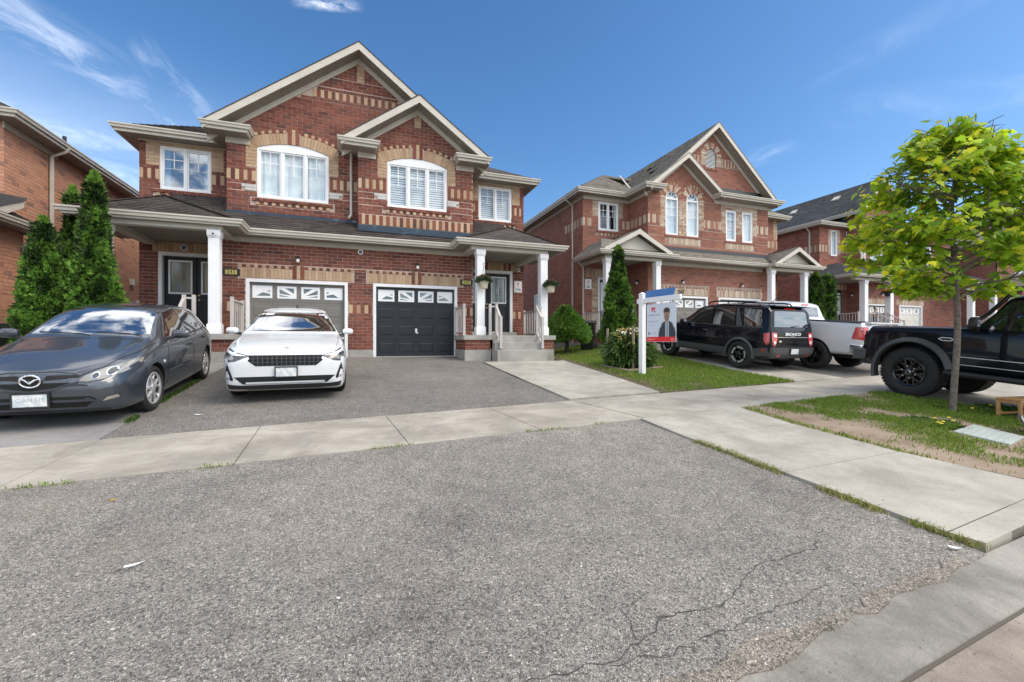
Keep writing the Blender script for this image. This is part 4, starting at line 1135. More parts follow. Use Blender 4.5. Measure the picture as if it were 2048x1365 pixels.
 H.eaves([(3.98, 15.22, ZE), (6.43, 15.22, ZE), (6.43, 26, ZE)])
 H.eaves([(-4.02, 15.5, 6.15), (-4.02, 14.22, 6.15), (-3.0, 14.22, 6.15), (-3.0, 14.66, 6.15)])
 H.eaves([(-.46, 14.64, 6.05), (-.46, 13.77, 6.05), (.53, 13.77, 6.05), (.53, 14.2, 6.05)])
 H.eaves([(3.08, 14.2, 6.05), (3.08, 13.77, 6.05), (4.06, 13.77, 6.05), (4.06, 15.4, 6.05)])
 H.eaves([(-6.42, 15.6, 3.12), (-6.42, 12.87, 3.12), (-2.9, 12.87, 3.12), (-2.9, 13.75, 3.12), (2.9, 13.75, 3.12), (2.9, 12.87, 3.12), (6.42, 12.87, 3.12), (6.42, 15.6, 3.12)], drop=.17)
 def down(z): return Frame((0, 0, z), (1, 0, 0), (0, -1, 0), (0, 0, -1))
 fd = down(5.935)
 H.soffit(fd, [(-6.42, -15.59), (-6.42, -15.22), (-3.61, -15.22), (-3.61, -15.59)], 0, .12)
 H.soffit(fd, [(3.67, -15.59), (3.67, -15.22), (6.42, -15.22), (6.42, -15.59)], 0, .12)
 H.soffit(fd, [(-6.42, -26), (-6.42, -15.6), (-6.04, -15.6), (-6.04, -26)], 0, .12, 'u')
 H.soffit(fd, [(6.04, -26), (6.04, -15.6), (6.42, -15.6), (6.42, -26)], 0, .12, 'u')
 H.soffit(down(5.955), [(-4.0, -15.2), (-4.0, -14.22), (-3.61, -14.22), (-3.61, -15.2)], 0, .12)
 H.soffit(down(5.954), [(-3.605, -14.64), (-3.605, -14.22), (-3.02, -14.22), (-3.02, -14.64)], 0, .12)
 H.soffit(down(5.855), [(-.44, -14.64), (-.44, -13.77), (-.01, -13.77), (-.01, -14.64)], 0, .12)
 H.soffit(down(5.854), [(-.005, -14.19), (-.005, -13.77), (.51, -13.77), (.51, -14.19)], 0, .12)
 H.soffit(down(5.855), [(3.10, -14.19), (3.10, -13.77), (3.66, -13.77), (3.66, -14.19)], 0, .12)
 H.soffit(down(5.854), [(3.67, -15.2), (3.67, -13.77), (4.04, -13.77), (4.04, -15.2)], 0, .12)
 H.soffit(down(2.975), [(-2.9, -14.19), (-2.9, -13.76), (2.9, -13.76), (2.9, -14.19)], 0, .12)
 for sg in (-1, 1):
  u0, u1 = sorted((sg * 3.67, sg * 6.38)); H.soffit(down(2.972), [(u0, -15.58), (u0, -14.2), (u1, -14.2), (u1, -15.58)], 0, .14)
  u0, u1 = sorted((sg * 2.92, sg * 6.38)); H.soffit(down(2.973), [(u0, -14.2), (u0, -12.9), (u1, -12.9), (u1, -14.2)], 0, .14)
  mb = MB(); a, b = sorted((sg * 3.30, sg * 5.88)); mb.box(a, b, 12.99, 13.21, 2.84, 2.966)
  c, d = sorted((sg * 5.64, sg * 5.88)); mb.box(c, d, 13.212, 15.58, 2.842, 2.964)
  c, d = sorted((sg * 3.30, sg * 3.52)); mb.box(c, d, 13.212, 14.19, 2.842, 2.964)
  mb.build('porch_beam', M['trim'], H.root)
  mb = MB(); a, b = sorted((sg * 3.67, sg * 6.05)); mb.plate(WG, [(a, 5.80 + .09), (b, 5.89), (b, 5.93), (a, 5.93)], [], -.01, .03)
  mb.plate(WG, [(a, 5.895), (b, 5.895), (b, 5.925), (a, 5.925)], [], -.01, .035)
  mb.build('frieze_board', M['trim'], H.root)
 mb = MB(); mb.plate(GW, [(-3.3, 2.83), (3.3, 2.83), (3.3, 2.97), (-3.3, 2.97)], [], -.01, .03); mb.build('frieze_board', M['trim'], H.root)
 for (a, b, fr, z) in ((-3.62, -3.0, LB, 5.95), (-.0, .53, RB, 5.85), (3.08, 3.68, RB, 5.85)):
  mb = MB(); mb.plate(fr, [(a, z - .17), (b, z - .17), (b, z), (a, z)], [], -.01, .03); mb.build('frieze_board', M['trim'], H.root)
 mb = MB()
 for (a, b, y0, y1, z) in ((-4.02, -3.0, 14.22, 14.66, 6.12), (-.46, .53, 13.77, 14.2, 6.02), (3.08, 4.06, 13.77, 14.2, 6.02)):
  mb.add([(a, y0, z), (b, y0, z), (b, y1, z + .05), (a, y1, z + .05)], [(0, 1, 2, 3)])
 mb.build('eave_return_cap', M['shingle_brown'], H.root)
 H.gable_trim(.03, 9.24, A, .754, 14.65, 14.2)
 H.gable_trim(1.82, 7.70, B, .72, 14.2, 13.75)
 mb = MB()
 for i in range(5):
  x = .15 + i * .37; z = z2(1.82 - x) + .07
  if x < 1.75: mb.plate(LB, [(x - .42, z), (x, z), (x, z + .022), (x - .42, z + .022)], [], -.01, .012)
 for i in range(3):
  x = 2.15 + i * .37; z = z2(x - 1.82) + .07
 mb.build('step_flashing', M['flash_dark'], H.root, kind='stuff')
 for x, n in ((-6.03, -1), (6.03, 1)):
  fr = Frame((x, 15.6, 0), (0, n, 0), (0, 0, 1), (n, 0, 0))
  v = [(.04, -.27), (10.6, -.27), (10.6, 5.93), (.04, 5.93)] if n > 0 else [(-10.6, -.27), (-.04, -.27), (-.04, 5.93), (-10.6, 5.93)]
  mb = MB(); mb.plate(fr, v, [], -.24, -.009); mb.build('side_wall', M['plain_brick'], H.root)
 mb = MB(); mb.box(-6.02, 6.02, 26.0, 26.2, -.5, 5.93); mb.build('back_wall', M['plain_brick'], H.root)
 H.downpipe([(-.20, 14.40, 5.98), (-.20, 14.40, 5.90), (-.20, 14.60, 5.72), (-.20, 14.60, 4.05), (-.20, 14.56, 3.95), (-.26, 14.36, 3.84)])
 H.flush_roof(); H.finish()
 camera_dome(WG, -4.92, 2.80, 'security camera above the left-hand double doors', .085)
 camera_dome(GW, .08, 2.74, 'security camera high on the wall midway between the two garages')
 camera_dome(WG, 5.79, 2.72, 'security camera above the 39R sign beside the right-hand front door', .07)
 camera_dome(front(12.975), -3.47, 2.73, 'small dark camera on the head of the left porch column', .045)
 wall_lamp(GW, -1.66, 2.44, 'small wall lamp above the grey garage door', 'lamps above the garage doors')
 wall_lamp(GW, 1.81, 2.44, 'small wall lamp above the black garage door', 'lamps above the garage doors')
 number_plate(GW, -3.37, 1.95, '243', 'black and gold house number plaque beside the left porch column')
 number_plate(GW, 3.43, 1.96, '245', 'black and gold house number plaque to the right of the black garage door')
 lot_sign(WG, 5.80, 2.08, '39R', 'white lot sign reading 39R on the brick beside the front door')
 return H
def brick_texture(name, c1, c2, mort, axis):
 m, nt, b = new_mat(name); setp(b, rough=.85, spec=.3)
 g = nt.nodes.new('ShaderNodeNewGeometry'); g.name = 'geo'
 sp = node(nt, 'ShaderNodeSeparateXYZ'); nt.links.new(g.outputs['Position'], sp.inputs[0])
 cb = node(nt, 'ShaderNodeCombineXYZ'); ad = node(nt, 'ShaderNodeMath', operation='ADD')
 nt.links.new(sp.outputs[0], ad.inputs[0]); nt.links.new(sp.outputs[1], ad.inputs[1])
 nt.links.new(ad.outputs[0], cb.inputs[0]); nt.links.new(sp.outputs[2], cb.inputs[1])
 t = nt.nodes.new('ShaderNodeTexBrick')
 t.inputs['Color1'].default_value = (*c1, 1); t.inputs['Color2'].default_value = (*c2, 1); t.inputs['Mortar'].default_value = (*mort, 1)
 t.inputs['Scale'].default_value = 1.0; t.inputs['Brick Width'].default_value = .29; t.inputs['Row Height'].default_value = .1; t.inputs['Mortar Size'].default_value = .006
 nt.links.new(cb.outputs[0], t.inputs['Vector'])
 nt.links.new(mixc(nt, 1, t.outputs['Color'], rampn(nt, noise(nt, .8, 5), [(.3, (.8,) * 3), (.7, (1.1,) * 3)]), 'MULTIPLY'), b.inputs['Base Color'])
 return m
M['plain_brick'] = brick_texture('plain_brick', (.15, .040, .030), (.10, .028, .022), (.38, .29, .25), 'x')
M['plain_brick2'] = brick_texture('plain_brick_far', (.25, .075, .048), (.13, .046, .036), (.33, .26, .22), 'x')
main_house = build_main()
# ------------------------------------------------------------------ neighbouring houses
def wedge_vent(H, p, U, V, N, w=.36):
 p, U, V, N = map(Vector, (p, U, V, N)); p = p + N * .01; mb = MB()
 a = [p - U * w / 2, p + U * w / 2, p + U * w / 2 + V * w, p - U * w / 2 + V * w]
 mb.add(a + [a[0] + N * .09, a[1] + N * .09, a[2] + N * .05, a[3] + N * .05], [(3, 2, 1, 0), (4, 5, 6, 7), (0, 1, 5, 4), (1, 2, 6, 5), (2, 3, 7, 6), (3, 0, 4, 7)])
 mb.build('roof_vent', M['black'] if H.shingle == 'shingle_grey' else M['gutter'], H.root)
def down(z): return Frame((0, 0, z), (1, 0, 0), (0, -1, 0), (0, 0, -1))
def arch_window(H, fr, u0, u1, v0, vs, inside='curtain'):
 """tall window with a half-round head"""
 c = (u0 + u1) / 2; r = (u1 - u0) / 2; n = 14
 def half(r_, z): return [(c + r_ * math.cos(math.pi * i / n), z + r_ * math.sin(math.pi * i / n)) for i in range(n + 1)]
 fw = .07
 lo = [(u0 + fw, v0 + fw), (u1 - fw, v0 + fw), (u1 - fw, vs - .02), (u0 + fw, vs - .02)]
 hi = half(r - fw, vs + .05)
 mb = MB(); mb.plate(fr, [(u0, v0), (u1, v0)] + half(r, vs), [lo, hi], -.13, -.02); w = H_win = mb.build('window', M['vinyl'], H.root)
 for q in (lo, hi):
  mb = MB(); mb.plate(fr, q, [], -.08, -.072); mb.build('pane', M['glass'], w)
 mb = MB(); t = .012; x0, x1 = u0 + fw, u1 - fw; zm = v0 + (vs - v0) * .55
 for z in (zm, (zm + vs) / 2): mb.bar(fr.p(x0, z, -.065), fr.p(x1, z, -.065), t * 2, t, fr.N)
 mb.bar(fr.p(c, zm, -.064), fr.p(c, vs - .02, -.064), t * 2, t, fr.N)
 for a in (45, 90, 135): mb.bar(fr.p(c, vs + .06, -.063), fr.p(c + (r - fw) * math.cos(R(a)), vs + .05 + (r - fw) * math.sin(R(a)), -.063), t * 2, t, fr.N)
 mb.build('grille', M['vinyl'], w, kind='stuff')
 H.inside(fr, w, u0, u1, v0, vs + r * .6, inside, .07)
 return w
def build_h2():
 H = House('rose brick semi-detached house with two round-topped windows, behind the black SUV', (16.1, 16.5, -.11), M['brick_rose'], M['accent_pale'], M['mortar_pale'], shingle='shingle_grey')
 H.rooffaces = []
 X0, X1, B0, B1 = 9.93, 22.3, 12.45, 19.8
 F, Wg = front(16.5), front(18.0)
 ZE = 7.05
 BZ = (5.32, 5.42, 5.82, 5.92)
 gl, gr = (13.22, 15.88, 2.12), (16.55, 19.30, 2.12)
 out = [(B0, -.05), (gl[0], -.05), (gl[0], gl[2]), (gl[1], gl[2]), (gl[1], -.05), (gr[0], -.05), (gr[0], gr[2]), (gr[1], gr[2]), (gr[1], -.05), (B1, -.05), (B1, 3.78), (B0, 3.78)]
 lint = [[(a - .12, 2.12), (b + .12, 2.12), (b + .12, 2.56), (a - .12, 2.56)] for a, b, _ in (gl, gr)]
 H.wall('wall', F, out, lint, v0=-.05)
 for a, b, z in (gl, gr):
  H.soldier(F, a - .10, b + .10, z + .03, z + .36, .10, 'b'); H.soldier(F, a - .12, b + .12, z + .36, z + .44, .10, 'br')
  H.garage(F, a, b, -.11, z, M['door_grey'], handle=False)
 for a, b in ((B0, gl[0]), (gl[1], gr[0]), (gr[1], B1)):
  mb = MB(); mb.box(a, b, 16.49, 16.7, -.4, -.055); mb.build('foundation', M['concrete'], H.root)
 c1, c2 = 13.79, 14.99
 ow = []
 for c in (c1, c2): ow.append([(c - .36, 4.96), (c + .36, 4.96)] + [(c + .36 * math.cos(math.pi * i / 10), 6.62 + .36 * math.sin(math.pi * i / 10)) for i in range(11)])
 rw = [[(a, 4.93), (b, 4.93), (b, 6.44), (a, 6.44)] for a, b in ((17.03, 17.68), (18.08, 18.76))]
 zg = lambda x: 10.40 - .885 * abs(x - 16.18) - .30
 up = [(B0, 4.28), (B1, 4.28), (B1, zg(B1)), (16.18, zg(16.18)), (B0, zg(B0))]
 vent = [(15.80, 8.36), (16.42, 8.36)] + [(16.11 + .31 * math.cos(math.pi * i / 8), 8.98 + .31 * math.sin(math.pi * i / 8)) for i in range(9)]
 holes = [[(B0, 5.32), (B1, 5.32), (B1, 5.92), (B0, 5.92)], [(13.4, 4.50), (15.48, 4.50), (15.48, 4.93), (13.4, 4.93)], [(16.98, 4.50), (18.86, 4.50), (18.86, 4.90), (16.98, 4.90)],
  [(c1 - .66, 5.3), (c2 + .66, 5.3), (c2 + .66, 6.55), (c1 - .66, 6.55)], [(16.72, 5.3), (19.05, 5.3), (19.05, 6.66), (16.72, 6.66)], [(14.7, 8.50), (17.9, 8.50), (17.9, 8.9), (14.7, 8.9)]]
 H.wall('bay_wall', F, up, holes, ow + rw + [vent], v0=4.28)
 H.band(F, B0, c1 - .66, 'brb', BZ); H.band(F, c2 + .66, 16.72, 'brb', BZ); H.band(F, 19.05, B1, 'brb', BZ)
 for c in (c1, c2):
  s1 = 1 if c == c1 else -1
  for sg in (-1, 1):
   a, b = sorted((c + sg * .37, c + sg * (.60 if (c == c1) == (sg > 0) else .66))); H.running(F, a, b, 4.94 if (c == c1) == (sg > 0) else 5.3, 6.60)
  H.arch(F, c, 6.62, .37, .66, *((-90, 62) if s1 > 0 else (-62, 90)), .075, 'bbr', .006); H.arch(F, c, 6.62, .67, .76, *((-78, 50) if s1 > 0 else (-50, 78)), .09, 'rb', .008)
  arch_window(H, F, c - .36, c + .36, 4.96, 6.62)
 H.running(F, c1 + .36, c2 - .36, 4.94, 6.55, n=.002) if False else None
 H.sill(F, 13.38, 15.50, 4.94); H.soldier(F, 13.48, 15.42, 4.52, 4.84, .098, 'b')
 H.sill(F, 16.95, 18.88, 4.92); H.soldier(F, 17.03, 18.80, 4.52, 4.82, .098, 'b')
 for a, b in ((16.74, 17.02), (17.69, 18.07), (18.77, 19.05)): H.running(F, a, b, 5.30, 6.44)
 H.running(F, 16.74, 19.05, 6.45, 6.65)
 for q in rw: H.window(F, q[0][0], q[1][0], 4.93, 6.44, 1, True, 'blind' if q[0][0] < 18 else 'curtain')
 H.arch(F, 16.11, 8.98, .32, .62, -90, 90, .08, 'bbr', .008)
 for a, b in ((15.50, 15.78), (16.44, 16.72)): H.running(F, a, b, 8.70, 8.96)
 H.soldier(F, 14.95, 15.48, 8.52, 8.86, .1, 'rb'); H.soldier(F, 16.74, 17.7, 8.52, 8.86, .1, 'br')
 mb = MB()
 for i in range(14):
  z = 8.40 + i * .062; hw = .29 if z < 8.98 else math.sqrt(max(.01, .29 ** 2 - (z - 8.98) ** 2))
  mb.add([F.p(16.11 - hw, z, -.03), F.p(16.11 + hw, z, -.03), F.p(16.11 + hw, z + .06, -.075), F.p(16.11 - hw, z + .06, -.075)], [(0, 1, 2, 3)])
 mb.build('gable_vent', M['blind'], H.root, kind='stuff')
 H.sill(F, 15.7, 16.52, 8.35)
 sd = Frame((B0, 16.5, 0), (0, -1, 0), (0, 0, 1), (-1, 0, 0))
 H.wall('bay_side_wall', sd, [(-1.5, -.05), (-.03, -.05), (-.03, 6.88), (-1.5, 6.88)], [[(-1.5, 5.32), (0, 5.32), (0, 5.92), (-1.5, 5.92)]], v0=-.05)
 H.band(sd, -1.5, -.03, 'brb', BZ)
 dop = [(10.75, .45), (12.33, .45), (12.33, 3.02), (10.75, 3.02)]
 wop = [(10.77, 5.28), (11.87, 5.28), (11.87, 6.64), (10.77, 6.64)]
 H.wall('wing_wall', Wg, [(X0, -.05), (B0, -.05), (B0, 6.9), (X0, 6.9)], [[(X0, 5.32), (10.5, 5.32), (10.5, 5.92), (X0, 5.92)], [(12.1, 5.32), (B0, 5.32), (B0, 5.92), (12.1, 5.92)],
  [(10.46, 5.92), (12.12, 5.92), (12.12, 6.82), (10.46, 6.82)], [(10.6, 5.02), (12.0, 5.02), (12.0, 5.28), (10.6, 5.28)], [(10.1, 3.02), (12.4, 3.02), (12.4, 3.42), (10.1, 3.42)], [(10.42, .3), (10.75, .3), (10.75, 3.02), (10.42, 3.02)]], [dop, wop], v0=-.05)
 H.band(Wg, X0, 10.5, 'brb', BZ); H.band(Wg, 12.1, B0, 'brb', BZ)
 for a, b in ((10.47, 10.76), (11.88, 12.12)): H.running(Wg, a, b, 5.92, 6.66)
 H.running(Wg, 10.47, 12.12, 6.66, 6.82); H.sill(Wg, 10.62, 12.0, 5.26); H.soldier(Wg, 10.7, 11.9, 5.03, 5.16, .1, 'br')
 H.soldier(Wg, 10.1, 12.4, 3.04, 3.40, .1, 'b'); H.running(Wg, 10.42, 10.74, .3, 3.02)
 H.window(Wg, 10.77, 11.87, 5.28, 6.64, 2, True, 'drapes')
 mb = MB(); mb.plate(Wg, dop, [[(10.83, .53), (12.25, .53), (12.25, 2.94), (10.83, 2.94)]], -.2, .02); mb.build('door_frame', M['white'], H.root)
 for a, b in ((10.84, 11.53), (11.55, 12.24)): H.door(Wg, a, b, .54, 2.93, M['door_black'], (a + .10, b - .10, 1.45, 2.80), glass='curtain')
 Sd = Frame((X0, 18.0, 0), (0, -1, 0), (0, 0, 1), (-1, 0, 0))
 so = [[(-6.0, 1.25), (-5.25, 1.25), (-5.25, 2.75), (-6.0, 2.75)], [(-7.4, 5.5), (-6.7, 5.5), (-6.7, 6.55), (-7.4, 6.55)]]
 H.wall('side_wall', Sd, [(-12, -.05), (-.03, -.05), (-.03, 6.9), (-12, 6.9)], [[(-1.85, 5.32), (0, 5.32), (0, 5.92), (-1.85, 5.92)]], so, v0=-.05)
 H.band(Sd, -1.85, -.03, 'bbr', BZ)
 for q in so: H.window(Sd, q[0][0], q[1][0], q[0][1], q[2][1], 1, False, None)
 mb = MB(); mb.box(X0 - .015, 22.3, 18.02, 29.9, -.6, -.06); mb.build('foundation', M['concrete'], H.root)
 H.wall('wing_wall', Wg, [(B1, -.05), (X1, -.05), (X1, 6.9), (B1, 6.9)], [[(B1, 5.1), (X1, 5.1), (X1, 5.7), (B1, 5.7)]], [[(20.5, .45), (21.6, .45), (21.6, 2.9), (20.5, 2.9)]], v0=-.05)
 H.band(Wg, B1, X1, 'brb', (5.1, 5.2, 5.6, 5.7)); H.running(Wg, 22.0, 22.29, 5.7, 6.8)
 H.door(Wg, 20.52, 21.58, .48, 2.88, M['door_black'], (20.65, 21.45, 1.4, 2.7), glass='carglass')
 mb = MB(); mb.plate(Frame((X1, 18, 0), (0, 1, 0), (0, 0, 1), (1, 0, 0)), [(0, -.05), (12, -.05), (12, 6.9), (0, 6.9)], [], -.2, 0)
 mb.build('side_wall', M['plain_brick2'], H.root)
 mb = MB(); mb.box(X0 + .1, X1 - .1, 29.7, 29.9, -.05, 6.9); mb.build('back_wall', M['plain_brick2'], H.root)
 zr = lambda d: 10.40 - .885 * d
 A = 3.85
 H.roof([(16.18 - A, 31, zr(A)), (16.18 - A, 16.1, zr(A)), (16.18, 16.1, 10.40), (16.18, 31, 10.40)])
 H.roof([(16.18 + A, 16.1, zr(A)), (16.18 + A, 31, zr(A)), (16.18, 31, 10.40), (16.18, 16.1, 10.40)], tabs=False)
 z2 = lambda d: 8.66 - .77 * d
 B = 2.12
 H.roof([(14.36 + B, 18.4, z2(B)), (14.36 + B, 16.05, z2(B)), (14.36, 16.05, 8.66), (14.36, 18.4, 8.66)], tabs=False)
 H.roof([(14.36 - B, 16.05, z2(B)), (14.36 - B, 17.2, z2(B)), (14.36, 18.4, 8.66), (14.36, 16.05, 8.66)][::-1], tabs=False)
 a, b, c = (9.50, 17.6, ZE), (12.6, 17.6, ZE), (12.2, 19.9, 8.75)
 H.roof([a, b, (12.9, 18.3, 7.55), c]); H.roof([(9.50, 30, ZE), a, c, (12.2, 30, 8.75)])
 H.roof([(12.2, 19.9, 8.75), (13.9, 19.9, 8.75), (13.9, 30, 8.75), (12.2, 30, 8.75)], tabs=False)
 mb = MB(); mb.prism([(0, 0), (.10, 0), (.10, 2.6), (0, 2.6)], (12.55, 17.75, 7.10), (1, 0, 0), Vector((.35, 1.0, .74)), (0, -.6, .8), .0, .03); mb.build('valley_flashing', M['gutter'], H.root)
 a, b, c = (22.75, 17.6, 6.95), (19.7, 17.6, 6.95), (20.4, 19.6, 8.4)
 H.roof([b, a, c]); H.roof([a, (22.75, 30, 6.95), (20.4, 30, 8.4), c], tabs=False)
 H.gable_trim(16.18, 10.40, A, .885, 16.5, 16.1, fas=.24)
 H.gable_trim(14.36, 8.66, B, .77, 16.49, 16.05, fas=.22)
 H.roof([(16.45, 16.02, 7.06), (20.2, 16.02, 7.06), (20.0, 16.55, 7.32), (16.55, 16.55, 7.32)], thick=.05)
 mb = MB(); mb.plate(F, [(16.5, 7.28), (19.6, 7.28), (19.4, 7.47), (16.75, 7.47)], [], 0, .03); mb.build('flashing', M['flash_dark'], H.root)
 H.eaves([(9.52, 30, ZE), (9.52, 17.62, ZE), (12.05, 17.62, ZE), (12.05, 16.07, ZE), (13.0, 16.07, ZE), (13.0, 16.5, ZE)])
 H.eaves([(16.25, 16.5, 7.06), (16.25, 16.05, 7.06), (20.2, 16.05, 7.06), (20.2, 17.62, 7.0), (22.72, 17.62, 6.95), (22.72, 30, 6.95)])
 fd = down(6.85)
 H.soffit(fd, [(9.54, -30), (9.54, -17.62), (9.93, -17.62), (9.93, -30)], 0, .12, 'u')
 H.soffit(fd, [(9.94, -18), (9.94, -17.62), (12.4, -17.62), (12.4, -18)], 0, .12)
 H.soffit(down(6.853), [(12.07, -17.6), (12.07, -16.08), (12.44, -16.08), (12.44, -17.6)], 0, .12)
 H.soffit(down(6.852), [(12.46, -16.48), (12.46, -16.08), (13.0, -16.08), (13.0, -16.48)], 0, .12)
 H.soffit(fd, [(16.27, -16.48), (16.27, -16.06), (20.18, -16.06), (20.18, -16.48)], 0, .12)
 H.soffit(down(6.76), [(19.82, -18), (19.82, -17.62), (22.7, -17.62), (22.7, -18)], 0, .12)
 mb = MB()
 mb.plate(Wg, [(X0 - .03, 6.68), (B0, 6.68), (B0, 6.85), (X0 - .03, 6.85)], [], -.01, .03); mb.plate(F, [(16.3, 6.68), (B1 + .03, 6.68), (B1 + .03, 6.85), (16.3, 6.85)], [], -.01, .03)
 mb.build('frieze_board', M['trim'], H.root)
 mb = MB(); mb.plate(sd, [(-1.5, 6.68), (.03, 6.68), (.03, 6.85), (-1.5, 6.85)], [], -.01, .03); mb.plate(Sd, [(-12, 6.68), (.03, 6.68), (.03, 6.85), (-12, 6.85)], [], -.01, .03); mb.build('frieze_board', M['trim'], H.root)
 sk = lambda y: 3.82 + .80 * (y - 16.0)
 H.roof([(13.2, 16.0, 3.82), (19.5, 16.0, 3.82), (19.5, 16.52, sk(16.52)), (13.2, 16.52, sk(16.52))])
 mb = MB(); mb.plate(F, [(13.2, 4.14), (B1, 4.14), (B1, 4.38), (13.2, 4.38)], [], -.02, .02); mb.build('flashing', M['flash_dark'], H.root)
 H.roof([(9.50, 15.65, 3.82), (13.3, 15.65, 3.82), (12.9, 16.4, 4.30), (10.2, 16.9, 4.45)])
 H.roof([(9.50, 18.3, 3.82), (9.50, 15.65, 3.82), (10.2, 16.9, 4.45), (10.2, 18.0, 4.6)])
 H.roof([(9.66, 15.62, 3.90), (9.9, 18.0, 4.0), (11.35, 18.0, 4.86), (11.35, 15.62, 4.78)][::-1]); H.roof([(13.05, 15.62, 3.86), (12.8, 17.9, 4.0), (11.35, 18.0, 4.86), (11.35, 15.62, 4.78)])
 def porch_gable(cx, zt, hw, y, slope):
  fr = front(y)
  for sg in (-1, 1):
   mb = MB(); mb.plate(fr, [(cx, zt), (cx + sg * hw, zt - slope * hw), (cx + sg * hw, zt - slope * hw - .18), (cx, zt - .20)], [], 0, .035); mb.build('bargeboard', M['gutter'], H.root)
  mb = MB(); mb.plate(fr, [(cx - hw * .72, zt - slope * hw + .06), (cx + hw * .72, zt - slope * hw + .06), (cx, zt - .18)], [], -.30, -.25); mb.build('gable_panel', M['trim'], H.root)
 porch_gable(11.35, 4.78, 1.72, 15.62, .52)
 H.roof([(19.4, 15.62, 3.82), (19.6, 18.0, 3.95), (20.85, 18.0, 4.75), (20.85, 15.62, 4.70)][::-1]); H.roof([(22.5, 15.62, 3.82), (22.3, 18.0, 3.95), (20.85, 18.0, 4.75), (20.85, 15.62, 4.70)])
 porch_gable(20.85, 4.70, 1.6, 15.62, .55)
 H.roof([(19.2, 15.65, 3.82), (22.6, 15.65, 3.82), (22.4, 16.2, 4.1), (19.5, 16.2, 4.1)])
 H.eaves([(9.50, 18.0, 3.82), (9.50, 15.66, 3.82), (13.35, 15.66, 3.82), (13.45, 16.0, 3.82), (19.2, 16.0, 3.82), (19.25, 15.66, 3.82), (22.6, 15.66, 3.82), (22.6, 18, 3.82)], drop=.17)
 H.soffit(down(3.66), [(9.52, -18), (9.52, -15.68), (12.44, -15.68), (12.44, -18)], 0, .14)
 H.soffit(down(3.661), [(12.45, -16.48), (12.45, -15.7), (19.8, -15.98), (19.8, -16.48)], 0, .14)
 H.soffit(down(3.66), [(19.81, -18), (19.81, -15.68), (22.58, -15.68), (22.58, -18)], 0, .14)
 mb = MB(); mb.box(9.83, 12.72, 15.88, 16.10, 3.52, 3.65); mb.box(9.83, 10.05, 16.102, 17.98, 3.522, 3.648); mb.build('porch_beam', M['trim'], H.root)
 mb = MB(); mb.box(19.2, 22.2, 15.88, 16.10, 3.50, 3.65); mb.build('porch_beam', M['trim'], H.root)
 mb = MB(); mb.plate(F, [(12.8, 3.5), (19.4, 3.5), (19.4, 3.66), (12.8, 3.66)], [], -.01, .03); mb.build('frieze_board', M['trim'], H.root)
 for x in (9.98, 12.54, 19.42, 21.7): H.column(x, 16.0, .38, 3.52)
 mb = MB(); mb.box(9.75, 12.44, 15.72, 17.97, .24, .38); mb.build('porch_slab', M['concrete'], H.root)
 mb = MB(); mb.box(19.82, 22.3, 15.72, 17.97, .24, .38); mb.build('porch_slab', M['concrete'], H.root)
 pf = front(15.76); H.wall('pier', pf, [(9.8, -.1), (12.44, -.1), (12.44, .24), (9.8, .24)], thick=.3, v0=-.1)
 ps = Frame((9.8, 15.76, 0), (0, -1, 0), (0, 0, 1), (-1, 0, 0)); H.wall('pier', ps, [(-2.2, -.1), (-.03, -.1), (-.03, .24), (-2.2, .24)], thick=.2, v0=-.1)
 mb = MB(); mb.box(9.79, 12.4, 15.75, 17.9, -.7, -.103); mb.build('foundation', M['concrete'], H.root)
 H.railing((9.92, 17.9, .38), (9.92, 16.2, .38)); H.railing((10.16, 15.9, .38), (11.2, 15.9, .38)); H.railing((19.6, 15.9, .38), (20.8, 15.9, .38))
 for k in range(3):
  mb = MB(); mb.box(11.25, 12.40, 15.72 - .28 * (k + 1), 15.72 - .28 * k, -.7, .24 - .17 * (k + 1) + .05); mb.build('step', M['concrete'], H.root)
 H.downpipe([(9.46, 18.9, 6.95), (9.46, 18.9, 6.85), (9.86, 18.9, 6.62), (9.86, 18.9, -.1)], .045)
 H.downpipe([(9.46, 17.6, 3.72), (9.60, 17.75, 3.60), (9.86, 17.85, 3.42), (9.86, 17.85, .0)], .045)
 for (x, y) in ((0, 19.6), (0, 17.5)):
  pass
 for d, y in ((1.35, 19.5), (2.2, 18.2)):
  s_ = math.hypot(1, .885); wedge_vent(H, (16.18 - d, y, 10.40 - .885 * d), (0, 1, 0), (-1 / s_ * -1, 0, .885 / s_), (-.885 / s_, 0, 1 / s_))
 mb = MB(); mb.box(9.70, 9.915, 19.9, 20.3, .6, 1.35); mb.build('meter_box', M['steel_matte'], H.root)
 H.flush_roof(); H.finish()
 wall_lamp(F, 14.35, 2.82, 'small wall lamp above the house number 267', 'lamps on the rose brick house')
 wall_lamp(F, 17.97, 2.80, 'wall lamp above the right-hand garage of the rose brick house', 'lamps on the rose brick house')
 wall_lamp(sd, -.7, 2.80, 'wall lamp on the porch side wall of the rose brick house', 'lamps on the rose brick house')
 lot_sign(Wg, 10.22, 2.68, '38L', 'white lot sign reading 38L beside the door of the rose brick house', .34, .47)
 lot_sign(Wg, 20.15, 2.62, '38R', 'white lot sign behind the third porch column of the rose brick house', .34, .47) if False else None
 t = thing('house_number', 'black numerals 267 on the pale brick lintel', 'house number', (14.3, 16.48, 2.28), group=None)
 text_mesh('numerals', '267', F, 14.30, 2.29, .26, M['black'], t, .012, .01, bold=.004)
 return H
